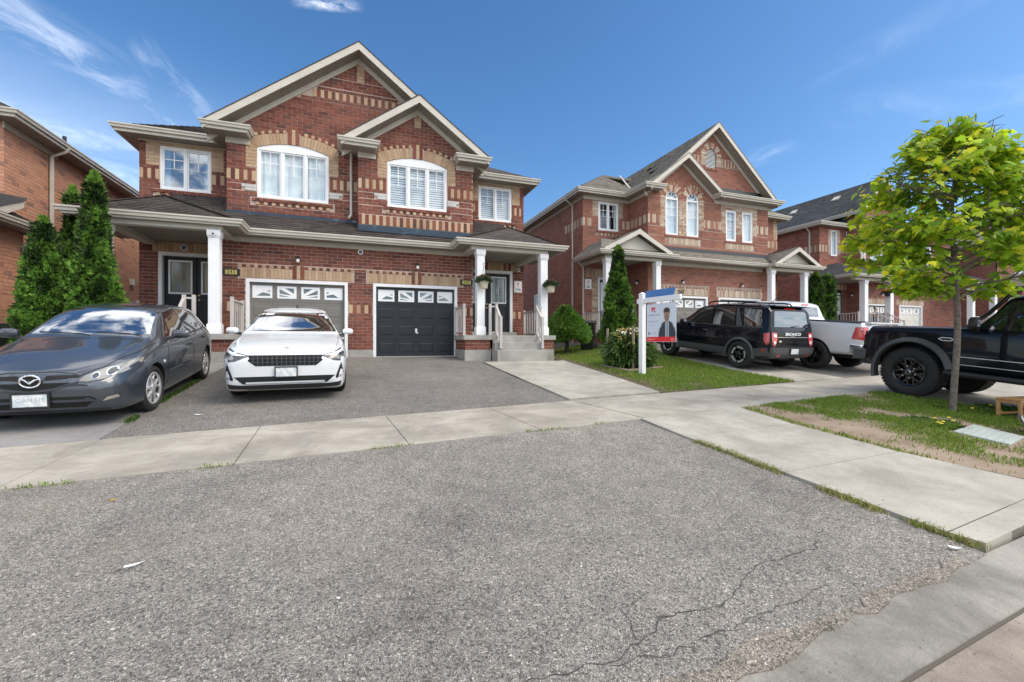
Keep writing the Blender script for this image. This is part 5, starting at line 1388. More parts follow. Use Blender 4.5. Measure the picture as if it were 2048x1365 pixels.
def build_h1():
 H = House('orange brick house at the left edge, its long side wall behind the tall cedars', (-12, 15.6, -.51), M['brick_orange'], M['brick_buff'], M['mortar_pale'], shingle='shingle_brown')
 H.rooffaces = []
 S = Frame((-9.0, 15.6, 0), (0, 1, 0), (0, 0, 1), (1, 0, 0))
 H.wall('side_wall', S, [(.03, -.27), (13, -.27), (13, 5.93), (.03, 5.93)], [], [[(6.3, -.05), (6.9, -.05), (6.9, 1.1), (6.3, 1.1)]])
 H.window(S, 6.3, 6.9, -.05, 1.1, 1, False, None)
 Fw = front(15.6)
 H.wall('front_wall', Fw, [(-15, -.27), (-9.0, -.27), (-9.0, 5.93), (-15, 5.93)], [], [])
 BS = Frame((-8.66, 13.0, 0), (0, 1, 0), (0, 0, 1), (1, 0, 0)); BB = front(13.0)
 H.wall('porch_wall', BS, [(.03, -.27), (2.72, -.27), (2.72, 2.98), (.03, 2.98)], [[(.03, .8), (2.72, .8), (2.72, 1.2), (.03, 1.2)]])
 H.soldier(BS, .03, 2.72, .8, 1.2, .105, 'r')
 H.wall('porch_wall', BB, [(-14, -.27), (-8.66, -.27), (-8.66, 2.98), (-14, 2.98)])
 mb = MB(); mb.box(-14, -8.65, 13.0, 15.74, -.9, -.272); mb.box(-14, -8.985, 15.742, 28, -.9, -.274); mb.build('foundation', M['concrete'], H.root)
 H.roof([(-8.2, 12.6, 3.1), (-8.2, 15.95, 3.1), (-9.05, 15.95, 3.6), (-10.2, 13.9, 4.3)], tabs=True); H.roof([(-14, 12.6, 3.1), (-8.2, 12.6, 3.1), (-10.2, 13.9, 4.3), (-14, 13.9, 4.3)], tabs=False)
 H.eaves([(-14, 12.62, 3.12), (-8.22, 12.62, 3.12), (-8.22, 15.95, 3.12), (-8.98, 15.95, 3.12)], drop=.17)
 H.soffit(down(2.97), [(-8.66, -15.93), (-8.66, -12.64), (-8.24, -12.64), (-8.24, -15.93)], 0, .12, 'u')
 H.downpipe([(-8.18, 15.6, 3.0), (-8.22, 15.6, 2.86), (-8.58, 15.62, 2.62), (-8.58, 15.62, -.5)], .05)
 mb = MB(); mb.prism([(15.46, 3.80), (14.0, 3.10), (14.0, 2.98), (14.0, 2.84), (15.46, 3.60)], (-8.5, 0, 0), (0, 1, 0), (0, 0, 1), (1, 0, 0), -.04, 0); mb.build('bargeboard', M['gutter'], H.root)
 mb = MB(); mb.prism([(15.50, 3.88), (13.9, 3.60), (13.9, 3.10), (15.50, 3.81)], (-8.5, 0, 0), (0, 1, 0), (0, 0, 1), (1, 0, 0), -1.2, .03); mb.build('porch_gable_roof', M['shingle_dark'], H.root)
 H.roof([(-8.55, 15.2, 6.13), (-8.55, 29, 6.13), (-11.0, 26.6, 7.6), (-11.0, 17.6, 7.6)])
 H.roof([(-16, 15.2, 6.13), (-8.55, 15.2, 6.13), (-11.0, 17.6, 7.6), (-16, 17.6, 7.6)], tabs=False)
 H.eaves([(-16, 15.22, 6.13), (-8.57, 15.22, 6.13), (-8.57, 29, 6.13)])
 H.soffit(down(5.925), [(-9.1, -29), (-9.1, -15.24), (-8.59, -15.24), (-8.59, -29)], 0, .12, 'u')
 mb = MB(); mb.plate(S, [(-.03, 5.75), (2.2, 5.75), (2.2, 5.93), (-.03, 5.93)], [], -.01, .03); mb.build('frieze_board', M['trim'], H.root)
 H.downpipe([(-8.52, 17.4, 6.02), (-8.55, 17.4, 5.92), (-8.92, 17.4, 5.70), (-8.92, 17.4, -.4)], .055)
 mb = MB(); mb.tube([(-10.2, 20.6, 6.9), (-10.2, 20.6, 7.55)], .06, 10); mb.build('vent_pipe', M['black'], H.root, smooth=True)
 mb = MB(); mb.box(-8.99, -8.88, 22.4, 22.6, 2.35, 2.6); mb.build('vent_hood', M['gutter'], H.root)
 H.flush_roof(); H.finish()
def build_h3():
 H = House('red brick semi-detached house with dark roof and a white garage door, beyond the pickup', (34, 18.4, .2), M['brick_mixed'], M['accent_pale'], M['mortar_pale'], shingle='shingle_dark', singles=(0, 0))
 H.rooffaces = []
 F, Wg = front(18.4), front(19.2)
 X0 = 27.4
 BZ = (5.55, 5.65, 6.1, 6.2)
 Sd = Frame((X0, 19.2, 0), (0, -1, 0), (0, 0, 1), (-1, 0, 0))
 H.wall('side_wall', Sd, [(-10, .2), (-.03, .2), (-.03, 7.3), (-10, 7.3)], [[(-1.2, 5.55), (0, 5.55), (0, 6.2), (-1.2, 6.2)]], v0=.2); H.band(Sd, -1.2, -.03, 'brb', BZ)
 dop = [(27.9, .95), (29.6, .95), (29.6, 3.3), (27.9, 3.3)]
 H.wall('wing_wall', Wg, [(X0, .2), (29.9, .2), (29.9, 7.3), (X0, 7.3)], [[(X0, 5.55), (29.9, 5.55), (29.9, 6.2), (X0, 6.2)], [(27.7, 3.3), (29.9, 3.3), (29.9, 3.65), (27.7, 3.65)]], [dop, [(28.45, 5.45), (29.05, 5.45), (29.05, 7.1), (28.45, 7.1)]], v0=.2)
 H.band(Wg, X0, 28.2, 'brb', BZ); H.band(Wg, 29.3, 29.9, 'brb', BZ); H.soldier(Wg, 27.7, 29.9, 3.32, 3.64, .1, 'b')
 for a, b in ((28.2, 28.44), (29.06, 29.3)): H.running(Wg, a, b, 6.2, 7.1)
 H.window(Wg, 28.45, 29.05, 5.45, 7.1, 1, True, 'curtain')
 H.door(Wg, 27.92, 28.74, .98, 3.28, M['door_black'], (28.05, 28.6, 1.7, 3.1), glass='carglass'); H.door(Wg, 28.76, 29.58, .98, 3.28, M['door_black'], (28.9, 29.45, 1.7, 3.1), glass='curtain')
 B0 = 29.9; sd = Frame((B0, 18.4, 0), (0, -1, 0), (0, 0, 1), (-1, 0, 0))
 H.wall('bay_side_wall', sd, [(-.8, .2), (-.03, .2), (-.03, 8.1), (-.8, 8.1)], [[(-.8, 5.55), (0, 5.55), (0, 6.2), (-.8, 6.2)]], v0=.2); H.band(sd, -.8, -.03, 'brb', BZ)
 ops = [[(30.05, 5.1), (30.45, 5.1), (30.45, 6.6), (30.05, 6.6)], [(30.85, 5.1), (32.1, 5.1), (32.1, 6.6), (30.85, 6.6)], [(34.15, 5.1), (35.3, 5.1), (35.3, 6.6), (34.15, 6.6)], [(36.6, 5.1), (37.2, 5.1), (37.2, 6.6), (36.6, 6.6)]]
 gds = [(30.3, 32.55, 2.37), (33.75, 36.2, 2.37)]
 zg = lambda x: 10.46 - 1.04 * abs(x - 31.7) - .3
 out = [(B0, .1), (30.3, .1), (30.3, 2.37), (32.55, 2.37), (32.55, .1), (33.75, .1), (33.75, 2.37), (36.2, 2.37), (36.2, .1), (39.8, .1), (39.8, 7.3), (34.2, 7.3), (33.6, zg(33.6)), (31.7, zg(31.7)), (B0, zg(B0))]
 H.wall('wall', F, out, [[(B0, 5.55), (39.8, 5.55), (39.8, 6.2), (B0, 6.2)], [(30.1, 2.37), (32.75, 2.37), (32.75, 2.77), (30.1, 2.77)], [(33.5, 2.37), (36.4, 2.37), (36.4, 2.77), (33.5, 2.77)], [(30.6, 6.75), (33.4, 6.75), (33.4, 7.1), (30.6, 7.1)], [(30.4, 7.7), (33.0, 7.7), (33.0, 8.05), (30.4, 8.05)]], ops, v0=.1)
 for a, b in ((30.46, 30.84), (32.12, 34.13), (35.32, 36.58), (37.22, 39.8)): H.band(F, a, b, 'brb', BZ)
 for a, b in ((30.1, 32.75), (33.5, 36.4)): H.soldier(F, a, b, 2.39, 2.69, .1, 'b'); H.soldier(F, a, b, 2.69, 2.77, .1, 'br')
 H.running(F, 30.6, 33.4, 6.75, 7.1); H.soldier(F, 30.4, 33.0, 7.72, 8.03, .1, 'rb')
 for q in ops: H.window(F, q[0][0], q[1][0], 5.1, 6.6, 1 if q[1][0] - q[0][0] < 1 else 2, True, 'curtain')
 H.garage(F, 30.3, 32.55, .1, 2.37, M['door_grey'], style='grid', handle=False); H.garage(F, 33.75, 36.2, .1, 2.37, M['door_cream'], style='grid', cols=3, handle=False)
 zr = lambda d: 10.46 - 1.04 * d
 e = 2.2
 H.roof([(31.7 - e, 33, zr(e)), (31.7 - e, 18.0, zr(e)), (31.7, 18.0, 10.46), (31.7, 33, 10.46)]); H.roof([(31.7 + e, 18.0, zr(e)), (31.7 + e, 33, zr(e)), (31.7, 33, 10.46), (31.7, 18.0, 10.46)], tabs=False)
 mb = MB(); mb.plate(Frame((29.92, 18.4, 0), (0, -1, 0), (0, 0, 1), (-1, 0, 0)), [(-12, 7.3), (-.8, 7.3), (-.8, 8.15), (-12, 8.15)], [], -.2, 0); mb.build('side_wall', M['flash_dark'], H.root)
 a, c = (27.0, 18.8, 7.45), (29.3, 20.4, 8.1)
 H.roof([a, (29.9, 18.8, 7.45), (29.9, 20.4, 8.1), c]); H.roof([(27.0, 32, 7.45), a, c, (29.3, 32, 8.1)])
 H.roof([c, (30.5, 20.4, 8.1), (30.5, 32, 8.1), (29.3, 32, 8.1)], tabs=False)
 H.roof([(33.6, 18.0, 7.4), (40.2, 18.0, 7.4), (38.0, 20.4, 8.8), (33.6, 20.4, 8.8)], tabs=False)
 H.gable_trim(31.7, 10.46, e, 1.04, 18.4, 18.0)
 H.eaves([(27.0, 30, 7.45), (27.0, 18.82, 7.45), (29.9, 18.82, 7.45)])
 H.eaves([(29.5, 32, 8.2), (29.5, 18.05, 8.2)])
 H.eaves([(33.6, 18.02, 7.42), (40.1, 18.02, 7.42), (40.1, 30, 7.42)])
 H.soffit(down(7.26), [(27.02, -30), (27.02, -18.84), (27.45, -18.84), (27.45, -30)], 0, .12, 'u'); H.soffit(down(7.26), [(27.46, -19.25), (27.46, -18.84), (29.9, -18.84), (29.9, -19.25)], 0, .12)
 mb = MB(); mb.plate(Frame((39.8, 18.4, 0), (0, 1, 0), (0, 0, 1), (1, 0, 0)), [(0, 0), (12, 0), (12, 7.3), (0, 7.3)], [], -.2, 0); mb.build('side_wall', M['plain_brick2'], H.root)
 for (x0, x1, xc) in ((26.6, 31.0, (27.9, 30.2)), (38.2, 42.0, (38.6, 41.2))):
  H.roof([(x0, 16.6, 3.85), (x1, 16.6, 3.85), (x1 - .9, 18.6, 4.85), (x0 + 1.6, 18.6, 4.85)]); H.roof([(x0, 19.2, 3.85), (x0, 16.6, 3.85), (x0 + 1.6, 18.6, 4.85), (x0 + 1.6, 19.2, 4.85)])
  H.roof([(x1, 16.6, 3.85), (x1, 18.4, 3.85), (x1 - .9, 18.6, 4.85)], tabs=False)
  H.eaves([(x0, 19.2, 3.87), (x0, 16.62, 3.87), (x1, 16.62, 3.87), (x1, 18.4, 3.87)], drop=.17)
  H.soffit(down(3.70), [(x0 + .02, -19.18), (x0 + .02, -16.64), (x1 - .02, -16.64), (x1 - .02, -18.39), (B0 - .01 if x0 < 30 else x0 + 2, -18.39), (B0 - .01 if x0 < 30 else x0 + 2, -19.18)], 0, .14)
  mb = MB(); mb.box(x0 + .4, x1 - .3, 16.86, 17.08, 3.55, 3.69); mb.build('porch_beam', M['trim'], H.root)
  for x in xc: H.column(x, 16.97, .75, 3.55, .30)
  mb = MB(); mb.box(x0 + .9, x1 - .5, 16.7, 18.38 if x0 > 30 else 19.18, .1, .75); mb.build('porch_slab', M['concrete'], H.root)
  H.railing((x0 + 1.0 if x0 < 30 else x0 + .6, 16.9, .75), (xc[0] - .15, 16.9, .75)) if xc[0] - x0 > 1.5 else None
 H.railing((27.4, 16.95, .75), (27.42, 18.9, .75)); H.railing((28.05, 16.95, .75), (29.0, 16.95, .75));
 H.railing((29.0, 16.9, .75), (29.0, 16.1, .25)); H.railing((30.0, 16.9, .75), (30.0, 16.1, .25)); H.railing((38.9, 16.95, .75), (41.0, 16.95, .75))
 H.roof([(30.6, 17.9, 3.82), (38.2, 17.9, 3.82), (38.2, 18.42, 4.25), (30.6, 18.42, 4.25)], tabs=False)
 H.eaves([(30.6, 17.92, 3.84), (38.2, 17.92, 3.84)], drop=.17)
 for k in range(3):
  mb = MB(); mb.box(29.0, 30.0, 16.7 - .28 * (k + 1), 16.7 - .28 * k, -.3, .75 - .18 * (k + 1)); mb.build('step', M['concrete'], H.root)
 H.downpipe([(26.95, 19.8, 7.3), (27.34, 19.8, 7.0), (27.34, 19.8, .3)], .05)
 for y, d in ((20.6, .8), (23.6, .9)):
  s_ = math.hypot(1, 1.04); wedge_vent(H, (31.7 - d, y, 10.46 - 1.04 * d), (0, 1, 0), (1 / s_, 0, 1.04 / s_), (-1.04 / s_, 0, 1 / s_), .42)
 H.flush_roof(); H.finish()
 wall_lamp(F, 31.9, 3.05, 'wall lamp above the grey garage door of the far red brick house', 'lamps on the far red brick house')
 wall_lamp(F, 34.9, 3.05, 'wall lamp above the white garage door of the far red brick house', 'lamps on the far red brick house')
 wall_lamp(sd, -.4, 3.0, 'wall lamp beside the double black doors of the far red brick house', 'lamps on the far red brick house')
def build_h4():
 H = House('pale-trimmed brick house at the far right behind the maple crown', (50, 18, .2), M['plain_brick2'], M['accent_pale'], M['mortar_pale'], shingle='shingle_grey', singles=(0, 0))
 H.rooffaces = []
 F = front(18.2); z0 = 0.0
 mb = MB(); ops = [[(47.0, 5.0), (48.4, 5.0), (48.4, 6.5), (47.0, 6.5)], [(51, 5.0), (52.6, 5.0), (52.6, 6.5), (51, 6.5)], [(46.2, 1.2), (47.2, 1.2), (47.2, 3.3), (46.2, 3.3)], [(50.2, .1), (52.8, .1), (52.8, 2.4), (50.2, 2.4)]]
 mb.plate(F, [(44.5, 0), (56, 0), (56, 7.3), (44.5, 7.3)], ops, -.24, 0); mb.build('wall', M['plain_brick2'], H.root)
 mb = MB(); mb.plate(Frame((44.485, 18.2, 0), (0, -1, 0), (0, 0, 1), (-1, 0, 0)), [(-10, 0), (0, 0), (0, 7.3), (-10, 7.3)], [], -.2, 0); mb.build('side_wall', M['plain_brick2'], H.root)
 for q in ops[:3]: H.window(F, q[0][0], q[1][0], q[0][1], q[2][1], 2, True, 'curtain')
 H.garage(F, 50.2, 52.8, .1, 2.4, M['door_cream'], style=None, handle=False)
 zr = lambda d: 10.3 - .8 * d
 H.roof([(50 - 3.9, 30, zr(3.9)), (50 - 3.9, 17.8, zr(3.9)), (50, 17.8, 10.3), (50, 30, 10.3)], tabs=False); H.roof([(53.9, 17.8, zr(3.9)), (53.9, 30, zr(3.9)), (50, 30, 10.3), (50, 17.8, 10.3)], tabs=False)
 H.roof([(44.1, 30, 7.4), (44.1, 17.8, 7.4), (46.4, 20.2, 8.8), (46.4, 30, 8.8)], tabs=False); H.roof([(44.1, 17.8, 7.4), (47, 17.8, 7.4), (47, 20.2, 8.8), (46.4, 20.2, 8.8)], tabs=False)
 mb = MB(); mb.plate(F, [(46.6, 7.3), (53.4, 7.3), (50, 10.0)], [], -.2, 0); mb.build('gable_wall', M['plain_brick2'], H.root)
 H.gable_trim(50, 10.3, 3.9, .8, 18.2, 17.8); H.eaves([(44.1, 30, 7.4), (44.1, 17.82, 7.4), (47, 17.82, 7.4)])
 H.roof([(44.2, 16.2, 3.9), (44.2, 18.2, 3.9), (46.2, 18.2, 5.0), (46.2, 16.2, 5.0)][::-1], tabs=False); H.roof([(48.2, 16.2, 3.9), (48.2, 18.2, 3.9), (46.2, 18.2, 5.0), (46.2, 16.2, 5.0)], tabs=False)
 mb = MB(); mb.plate(front(16.2), [(44.2, 3.7), (48.2, 3.7), (48.2, 3.9), (46.2, 5.0), (44.2, 3.9)], [], -.05, 0); mb.build('porch_gable', M['trim'], H.root)
 for sg in (-1, 1):
  mb = MB(); mb.plate(front(16.16), [(46.2, 5.02), (46.2 + sg * 2.1, 3.87), (46.2 + sg * 2.1, 3.67), (46.2, 4.8)], [], 0, .04); mb.build('bargeboard', M['gutter'], H.root)
 for x in (44.6, 47.8): H.column(x, 16.5, .7, 3.7, .34)
 mb = MB(); mb.box(44.3, 48.1, 16.3, 18.1, -.2, .7); mb.build('porch_slab', M['concrete'], H.root); H.railing((44.7, 16.5, .7), (47.7, 16.5, .7))
 H.flush_roof(); H.finish()
build_h1(); build_h2(); build_h3(); build_h4()
# ------------------------------------------------------------------ vehicle kit (x forward, y left, z up, origin on the ground between the axles)
def pchip(pts, x):
 xs = [p[0] for p in pts]; ys = [p[1] for p in pts]
 if xs[0] > xs[-1]: xs, ys = xs[::-1], ys[::-1]
 if x <= xs[0]: return ys[0]
 if x >= xs[-1]: return ys[-1]
 n = len(xs); h = [xs[i + 1] - xs[i] for i in range(n - 1)]; d = [(ys[i + 1] - ys[i]) / h[i] for i in range(n - 1)]
 def m(i):
  if i == 0: return d[0]
  if i == n - 1: return d[-1]
  if d[i - 1] * d[i] <= 0: return 0.0
  w1 = 2 * h[i] + h[i - 1]; w2 = h[i] + 2 * h[i - 1]
  return (w1 + w2) / (w1 / d[i - 1] + w2 / d[i])
 for i in range(n - 1):
  if x <= xs[i + 1]:
   t = (x - xs[i]) / h[i]; t2 = t * t; t3 = t2 * t
   return (2 * t3 - 3 * t2 + 1) * ys[i] + (t3 - 2 * t2 + t) * h[i] * m(i) + (-2 * t3 + 3 * t2) * ys[i + 1] + (t3 - t2) * h[i] * m(i + 1)
def smooth_line(P, k=5, tens=.5):
 """Catmull-Rom through the section points, tension < .5 keeps corners tighter"""
 out = []
 for i in range(len(P) - 1):
  p0 = P[max(0, i - 1)]; p1 = P[i]; p2 = P[i + 1]; p3 = P[min(len(P) - 1, i + 2)]
  for j in range(k):
   t = j / k; t2 = t * t; t3 = t2 * t
   q = []
   for a in range(2):
    m1 = tens * (p2[a] - p0[a]); m2 = tens * (p3[a] - p1[a])
    L = abs(p2[a] - p1[a]) * 2.2; m1 = max(-L, min(L, m1)); m2 = max(-L, min(L, m2))
    q.append((2 * t3 - 3 * t2 + 1) * p1[a] + (t3 - 2 * t2 + t) * m1 + (-2 * t3 + 3 * t2) * p2[a] + (t3 - t2) * m2)
   out.append(tuple(q))
 out.append(P[-1]); return out
class Car:
 def __init__(s, label, cat, loc, rz, paint, scale=1.0, pitch=0.0, name='parked_car'):
  rot = (Matrix.Rotation(rz, 3, 'Z') @ Matrix.Rotation(-pitch, 3, 'Y')).to_euler()
  s.root = thing(name, label, cat, loc, rot=rot, scale=scale)
  s.paint = paint
 def loft(s, section, xs, name='body', arches=(), mats=None, k=5, tens=.42, angle=32):
  """section(x) -> half section [(y,z)...] from bottom centre to top centre"""
  rows = [smooth_line(section(x), k, tens) for x in xs]; m = len(rows[0]); ring = 2 * m - 2
  vs = []; fs = []
  for x, r_ in zip(xs, rows):
   full = [(y, z) for y, z in r_] + [(-y, z) for y, z in r_[-2:0:-1]]
   vs += [(x, y, z) for y, z in full]
  n = len(xs)
  for i in range(n - 1):
   for j in range(ring):
    j2 = (j + 1) % ring
    fs.append((i * ring + j, (i + 1) * ring + j, (i + 1) * ring + j2, i * ring + j2))
  for i in (0, n - 1):
   for j in range(m - 1):
    a, b = j, j + 1; c, d = (ring - b) % ring, (ring - a) % ring
    f = (i * ring + a, i * ring + b, i * ring + c, i * ring + d)
    f = tuple(dict.fromkeys(f))
    if len(f) > 2: fs.append(f if i == 0 else f[::-1])
  mats = mats or [s.paint, M['arch_black']]
  mb = MB(); mb.add(vs, fs); me = mb.mesh(name, mats)
  bm = bmesh.new(); bm.from_mesh(me); bmesh.ops.recalc_face_normals(bm, faces=bm.faces[:]); bmesh.ops.remove_doubles(bm, verts=bm.verts[:], dist=1e-5); bm.to_mesh(me)
  s.bvh = BVHTree.FromBMesh(bm); bm.free()
  o = link(bpy.data.objects.new(name, me))
  if arches:
   cut = MB()
   for (x, z, r_, y0) in arches:
    for sg in (-1, 1):
     nn = 36; prof = []
     a, b = sorted((sg * y0, sg * 1.6)); st = len(cut.v)
     cut.lathe([(.0001, a), (r_, a), (r_, b), (.0001, b)], nn, (x, 0, z), 'y')
   cm = cut.mesh('cut', [M['arch_black']]); bm = bmesh.new(); bm.from_mesh(cm); bmesh.ops.remove_doubles(bm, verts=bm.verts[:], dist=.001); bmesh.ops.recalc_face_normals(bm, faces=bm.faces[:]); bm.to_mesh(cm); bm.free()
   co = link(bpy.data.objects.new('cut', cm)); md = o.modifiers.new('b', 'BOOLEAN'); md.object = co; md.operation = 'DIFFERENCE'; md.solver = 'EXACT'
   dg = bpy.context.evaluated_depsgraph_get(); me2 = bpy.data.meshes.new_from_object(o.evaluated_get(dg))
   o.modifiers.clear(); old = o.data; o.data = me2; bpy.data.objects.remove(co); me2.name = name
   me2.materials.clear()
   for mm in mats: me2.materials.append(mm)
   for p in me2.polygons:
    c = p.center; mi = 0
    for (x, z, r_, y0) in arches:
     d = math.hypot(c.x - x, c.z - z)
     if d < r_ + .002 and abs(c.y) > y0 - .02: mi = 1
    p.material_index = mi
   me = me2
  me.polygons.foreach_set('use_smooth', [True] * len(me.polygons)); me.set_sharp_from_angle(angle=R(angle))
  o.parent = s.root; o.name = name; s.body = o
  return o
 def ray(s, p, d):
  h = s.bvh.ray_cast(Vector(p), Vector(d)); return h[0], h[1]
 def patch(s, name, poly, axis, mat, off=.004, holes=(), parent=None, res=.05, sides=(1,), depth=.012, kind=None, rnd=0, far=None, label=None, both=False):
  """a panel cut along the body: 2D polygon projected on the surface. axis: 'y' (x,z) from the side, 'x' (y,z) from the front, '-x' from the rear, 'z' (x,y) from above"""
  objs = []
  for sg in sides:
   pp = []
   for lp in [poly] + list(holes):
    st = len(pp); L = []
    for i in range(len(lp)):
     a = Vector(lp[i]); b = Vector(lp[(i + 1) % len(lp)]); n = max(1, int((b - a).length / res))
     L += [a.lerp(b, q / n) for q in range(n)]
    pp.append(L)
   pts = [p for L in pp for p in L]; ed = []; b0 = 0
   for L in pp:
    ed += [(b0 + i, b0 + (i + 1) % len(L)) for i in range(len(L))]; b0 += len(L)
   outer = [(p.x, p.y) for p in pp[0]]; hh = [[(p.x, p.y) for p in L] for L in pp[1:]]
   us = [p[0] for p in outer]; vs_ = [p[1] for p in outer]
   v = min(vs_) + res * .6
   while v < max(vs_) - res * .2:
    for a, b in spans(outer, v):
     u = a + res * .6
     while u < b - res * .4:
      if not any(inpoly((u, v), h) for h in hh): pts.append(Vector((u, v)))
      u += res
    v += res
   ov, oe, of, *_ = delaunay_2d_cdt(pts, ed, [], 0, 1e-6)
   tris = []
   for f in of:
    c = sum((ov[i] for i in f), Vector((0, 0))) / len(f)
    if inpoly(c, outer) and not any(inpoly(c, h) for h in hh): tris.append(f)
   P3 = []
   D = {'y': (0, -1, 0), 'x': (-1, 0, 0), '-x': (1, 0, 0), 'z': (0, 0, -1)}[axis]
   for p in ov:
    if axis == 'y': o, d = (p.x, 3 * sg, p.y), (0, -sg, 0)
    elif axis == 'x': o, d = (4, p.x * sg, p.y), D
    elif axis == '-x': o, d = (-4, p.x * sg, p.y), D
    else: o, d = (p.x, p.y * sg, 4), D
    h, nn = s.ray(o, d)
    if h is None: P3.append(None); continue
    if nn.dot(Vector(d)) > 0: nn = -nn
    P3.append((h, nn, Vector(d)))
   tris = [f for f in tris if all(P3[i] for i in f)]
   if far is not None:
    def ok(f):
     q = [P3[i][0] for i in f]
     return max((q[i] - q[j]).length for i in range(3) for j in range(3)) < far
    tris = [f for f in tris if ok(f)]
   if not tris: continue
   k = len(ov); top = []; bot = []
   for q in P3:
    if q is None: top.append((0, 0, 0)); bot.append((0, 0, 0)); continue
    h, nn, d = q; dd = (nn - d).normalized(); top.append(tuple(h + dd * off)); bot.append(tuple(h - dd * depth))
   mb = MB(); fs = [tuple(f) for f in tris]; cnt = set()
   for f in tris:
    for i in range(3): cnt.add((f[i], f[(i + 1) % 3]))
   fs += [(b, a, a + k, b + k) for (a, b) in cnt if (b, a) not in cnt]
   mb.add(top + bot, fs)
   me = mb.mesh(name, mat); bm = bmesh.new(); bm.from_mesh(me)
   bmesh.ops.delete(bm, geom=[v_ for v_ in bm.verts if not v_.link_faces], context='VERTS'); bmesh.ops.recalc_face_normals(bm, faces=bm.faces[:]); bm.to_mesh(me); bm.free()
   me.polygons.foreach_set('use_smooth', [True] * len(me.polygons)); me.set_sharp_from_angle(angle=R(40))
   o = link(bpy.data.objects.new(name, me)); o.parent = parent or s.root
   if kind: o['kind'] = kind
   if label: o['label'] = label
   objs.append(o)
  return objs[0] if objs else None
 def line(s, name, pts, axis, mat, w=.008, off=.003, parent=None, sides=(1,), closed=False):
  """thin strip along a 2D polyline on the body (panel gaps, trims)"""
  L = [Vector(p) for p in pts]; a = []; b = []
  n = len(L)
  for i in range(n):
   d = ((L[min(i + 1, n - 1)] - L[i]).normalized() + (L[i] - L[max(i - 1, 0)]).normalized())
   d = d.normalized() if d.length > 1e-6 else Vector((1, 0)); q = Vector((-d.y, d.x)) * w / 2
   a.append(L[i] + q); b.append(L[i] - q)
  return s.patch(name, [tuple(p) for p in a + b[::-1]], axis, mat, off, parent=parent, res=.06, sides=sides, depth=.004)
 def part(s, mb, name, mat, parent=None, **k):
  return mb.build(name, mat, parent or s.root, world=False, **k)
 def wheel(s, x, y, r, w, rim, style, steer=0.0, tread=None):
  side = 1 if y > 0 else -1
  wh = bpy.data.objects.new('wheel', None); wh.empty_display_size = .1; link(wh); wh.parent = s.root
  wh.location = (x, y, r); wh.rotation_euler = (0, 0, (0 if side > 0 else math.pi) + steer)
  mb = MB(); b = .03
  prof = [(rim, -w + .02), (rim + (r - rim) * .45, -w - .004), (r - .025, -w + .006), (r, -w + .03), (r, -.03), (r - .025, -.006), (rim + (r - rim) * .45, .004), (rim + .012, -.012), (rim - .004, -.03), (rim - .03, -.03), (rim - .03, -w + .02)]
  mb.lathe(prof, 48, axis='y', closed=True)
  s.part(mb, 'tyre', M['rubber'], wh, angle=45, fix=True)
  if tread:
   tb = MB(); nb = tread
   for i in range(nb):
    a = 2 * math.pi * i / nb
    for (dy, da, wd, rr) in ((-.025, 0, .05, .008), (-w + .025, .5, .05, .008), (-w * .36, .5, .035, .012), (-w * .64, 0, .035, .012)):
     aa = a + da * 2 * math.pi / nb
     c = Vector((math.cos(aa) * (r - .002), dy, math.sin(aa) * (r - .002)))
     tb.obox(c, (-math.sin(aa) * .024, 0, math.cos(aa) * .024), (0, wd / 2, 0), (math.cos(aa) * rr, 0, math.sin(aa) * rr))
   s.part(tb, 'tread', M['rubber'], wh, kind='stuff')
  mb = MB(); mb.lathe([(rim - .02, -.045), (rim - .03, -w * .8), (.02, -w * .8)], 36, axis='y'); s.part(mb, 'barrel', M['rim_dark'], wh, smooth=True)
  mb = MB(); mb.lathe([(.001, -w * .55), (rim * .62, -w * .55), (rim * .62, -w * .48), (.001, -w * .48)], 28, axis='y'); s.part(mb, 'brake_disc', M['rim_dark'], wh, angle=30)
  style(s, wh, rim, w)
  return wh
def spoke_prism(mb, pts, y0, y1, a):
 c, s_ = math.cos(a), math.sin(a)
 mb.prism([(p[0] * c - p[1] * s_, p[0] * s_ + p[1] * c) for p in pts], (0, 0, 0), (1, 0, 0), (0, 0, 1), (0, 1, 0), y0, y1)
def rim_ring(s, wh, rim, mat, t=.028):
 mb = MB(); mb.lathe([(rim - .004, -.028), (rim + .004, -.012), (rim - .004, -.006), (rim - t, -.014), (rim - t, -.05)], 44, axis='y'); s.part(mb, 'rim_lip', mat, wh, angle=40, fix=True)
def hub(s, wh, mat, r=.07, y=-.02, nuts=5, nr=.06):
 mb = MB(); mb.lathe([(r, y - .05), (r, y), (r * .8, y + .012), (.001, y + .014)], 24, axis='y'); s.part(mb, 'hub_cap', mat, wh, angle=35)
 mb = MB()
 for i in range(nuts):
  a = 2 * math.pi * i / nuts + .3; mb.tube([(nr * 1.25 * math.cos(a), y - .02, nr * 1.25 * math.sin(a)), (nr * 1.25 * math.cos(a), y + .012, nr * 1.25 * math.sin(a))], .012, 8)
 s.part(mb, 'wheel_nuts', M['steel'], wh, kind='stuff')
def rim_five_split(s, wh, rim, w):
 rim_ring(s, wh, rim, M['alloy'])
 for i in range(5):
  a = 2 * math.pi * i / 5 + .35; mb = MB()
  spoke_prism(mb, [(.05, -.035), (rim * .55, -.042), (rim - .015, -.085), (rim - .015, -.045), (rim * .62, -.008), (rim * .62, .008), (rim - .015, .045), (rim - .015, .085), (rim * .55, .042), (.05, .035)], -.06, -.022, a)
  s.part(mb, 'spoke', M['alloy'], wh, bevel=.006, fix=True)
 hub(s, wh, M['alloy'], .065, -.022)
